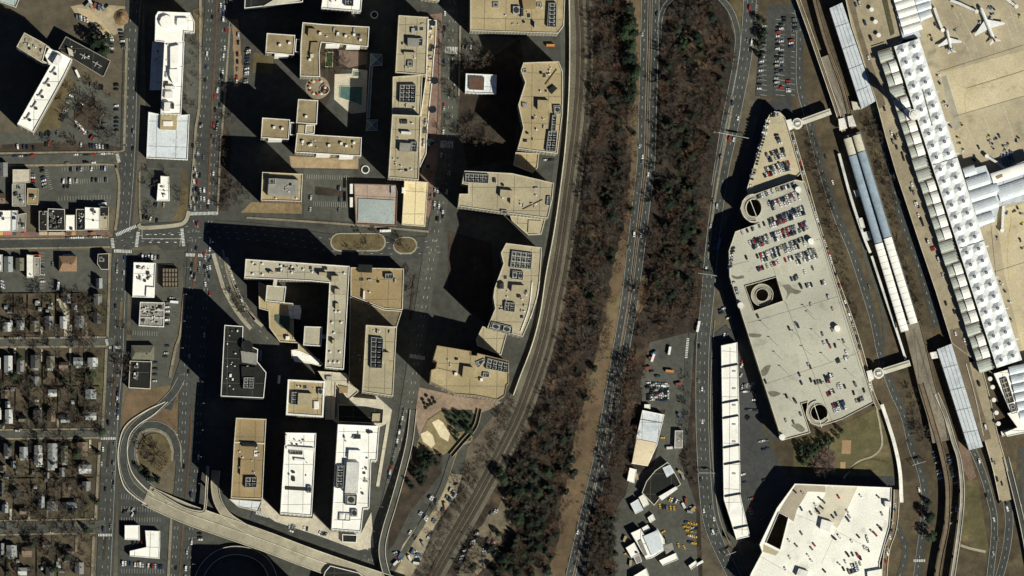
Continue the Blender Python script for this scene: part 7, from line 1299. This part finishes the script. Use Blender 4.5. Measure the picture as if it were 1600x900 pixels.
rowc((1200, 186), (1171, 292), 22, -15, TL, .9, tz, 6); rowc((1203, 180), (1218, 178), 4, 90, TL, 1, tz, 6); rowc((1197, 243), (1226, 233), 9, HD, TL, .75, tz, 6); rowc((1200, 251), (1228, 241), 8, HD, TL, .9, tz, 6); rowc((1192, 266), (1234, 254), 13, HD + 4, TL, .9, tz, 6); rowc((1193, 274.5), (1236, 262.5), 13, HD + 4, TL, .95, tz, 6); rowc((1211, 205), (1219, 226), 5, 10, TL, .9, tz, 6)
WL = 'parked on the white garage roof'
for x, y in ((1254, 770), (1242, 768), (1252, 795), (1267, 802), (1274, 789), (1284, 793), (1281, 779), (1287, 784), (1276, 797), (1279, 800), (1310, 776), (1345, 775), (1372, 776), (1324, 799), (1327, 807), (1325, 812), (1306, 803), (1301, 807), (1378, 803), (1375, 824), (1376, 826), (1362, 830), (1368, 835), (1341, 838), (1331, 846), (1332, 866), (1252, 833), (1272, 851), (1244, 852), (1234, 871), (1263, 868), (1268, 857), (1268, 876), (1304, 841), (1312, 839), (1311, 881), (1318, 889), (1325, 867), (1321, 878), (1288, 892), (1227, 889), (1233, 845), (1355, 842), (1303, 841)): at(x, y, -52 + cr_.uniform(-12, 12), WL, gz, 6)
for a_, b_, n_ in (((1354, 838), (1356, 846), 3), ((1350, 855), (1358, 860), 4), ((1340, 868), (1348, 875), 4), ((1330, 885), (1345, 880), 6), ((1326, 894), (1342, 889), 6)): rowc(a_, b_, n_, 110, WL, .9, gz, 6)
for a_, b_, n_, z_ in (((1238, 212), (1256, 272), 10, 6.1), ((1258, 285), (1330, 500), 34, 6.1), ((1332, 505), (1362, 610), 18, 6.1), ((1400, 780), (1384, 880), 16, 5.1)): rowc(a_, b_, n_, -72, 'parked along the brown garage ramp', .6, z_, 2)
for a_, b_, n_ in (((1462, 632), (1478, 690), 15), ((1463, 620), (1480, 690), 10), ((1482, 710), (1495, 760), 14), ((1493, 760), (1496, 800), 11), ((1445, 640), (1470, 750), 26), ((1487, 790), (1485, 820), 7)): rowc(a_, b_, n_, 20, 'parked under the metro viaduct', .75, .4, 4)
# choose three hundred individuals, the rest read as crowded parking
CARS.sort(key=lambda c: -c[0]); big, rest = [], []
for c in CARS:
    pl = c[5]
    (rest if len(big) >= 300 else big).append(c)
def pick(c):
    kind, col = c[6], c[7]
    if kind == 'taxi': return TAXI, 'yellow', 'taxi'
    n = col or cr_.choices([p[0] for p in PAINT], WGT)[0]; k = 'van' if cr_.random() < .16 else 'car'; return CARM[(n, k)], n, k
# keep a fair share of every place among the individuals
by = {}
for c in CARS: by.setdefault(c[5], []).append(c)
big = []; rest = []
quota = {pl: max(4, int(round(len(v) * 285 / len(CARS)))) for pl, v in by.items()}
for pl, v in by.items(): big += v[:quota[pl]]; rest += v[quota[pl]:]
while len(big) > 300: rest.append(big.pop())
for c in big:
    me, n, k = pick(c); p = pt(c[1], c[2], c[3]); o = bpy.data.objects.new('parked_car' if c[5].startswith('parked') else 'car', me); o.name = 'taxi' if k == 'taxi' else ('van' if k == 'van' else 'car'); COL.objects.link(o); o.location = p; o.rotation_euler = (0, 0, R(c[4])); tag(o, f'{n} {"car" if k == "taxi" else k} {c[5]}' if k != 'taxi' else f'yellow taxi {c[5]}', k, f'{k}s {c[5]}')
cm = Mass(); matset = []; idx = {}
def cadd(me, x, y, z, hd):
    ms = []
    for q in me.materials:
        if q.name not in idx: idx[q.name] = len(matset); matset.append(q)
        ms.append(idx[q.name])
    v = np.empty(len(me.vertices) * 3, np.float32); me.vertices.foreach_get('co', v); v = v.reshape(-1, 3); c, s_ = math.cos(hd), math.sin(hd); p = pt(x, y, z); w_ = np.stack([v[:, 0] * c - v[:, 1] * s_ + p.x, v[:, 0] * s_ + v[:, 1] * c + p.y, v[:, 2] + p.z], 1).astype(np.float32)
    for slot in range(len(ms)):
        f = [tuple(pl.vertices) for pl in me.polygons if pl.material_index == slot]
        used = sorted({i for q in f for i in q}); mp = {u: i for i, u in enumerate(used)}; cm.parts.append((w_[used], (np.fromiter((mp[i] for q in f for i in q), np.int32), np.fromiter((len(q) for q in f), np.int32)), ms[slot]))
for c in rest:
    me, n, k = pick(c); cadd(me, c[1], c[2], c[3], R(c[4]))
if rest: cm.build('crowded_parked_cars', matset)
print('CARS', len(big), len(rest))
# buses and trucks
for me, x, y, hd, z, nm, lab in ((BUSW, 602, 361, 2, .45, 'bus', 'white bus on the street below the rink'), (BUSB, 1123, 381, 75, .45, 'bus', 'blue bus in the garage shade on the airport road'), (BUSW, 1091, 510, 78, .45, 'bus', 'white bus on the airport road above the warehouse'), (TRKW, 1046, 548, 80, .4, 'truck', 'white box truck at the yard entrance beside the parkway'), (TRKO, 1046, 580, 175, .4, 'truck', 'orange and white long truck beside the tow pound'), (TRKW, 1020, 559, 70, .4, 'truck', 'white truck by the leafless wood edge at the yard'), (TRKW, 121, 115, 115, .4, 'truck', 'white trailer truck by the white slab corner'), (TRKW, 272, 472, 176, .4, 'truck', 'white box truck in the corner lot by the highway'), (TRKW, 160, 319, 8, .4, 'truck', 'white box truck behind the large white shop'), (TRKW, 91, 447, 85, .4, 'truck', 'pale blue box truck on the rear lot'), (TRKW, 815, 807, 75, .4, 'truck', 'white bus like truck in the wood clearing'), (BUSB, 407, 556, 85, .45, 'bus', 'dark bus in the shade of the office block'), (TRKW, 436, 593, 85, .45, 'truck', 'pale truck in the shade beside toothed parapet office'), (TRKW, 1093, 880, 30, .4, 'truck', 'white box truck at the airport road junction'), (TRKO, 860, 71, 0, .4, 'truck', 'orange ended dark truck under the tan frame edge block')):
    p = pt(x, y, z); o = bpy.data.objects.new(nm, me); COL.objects.link(o); o.location = p; o.rotation_euler = (0, 0, R(hd)); tag(o, lab, nm)
tag(MARK_W.build('road_markings', WHITE), kind='structure'); tag(MARK_Y.build('road_markings', YELLOW), kind='structure')
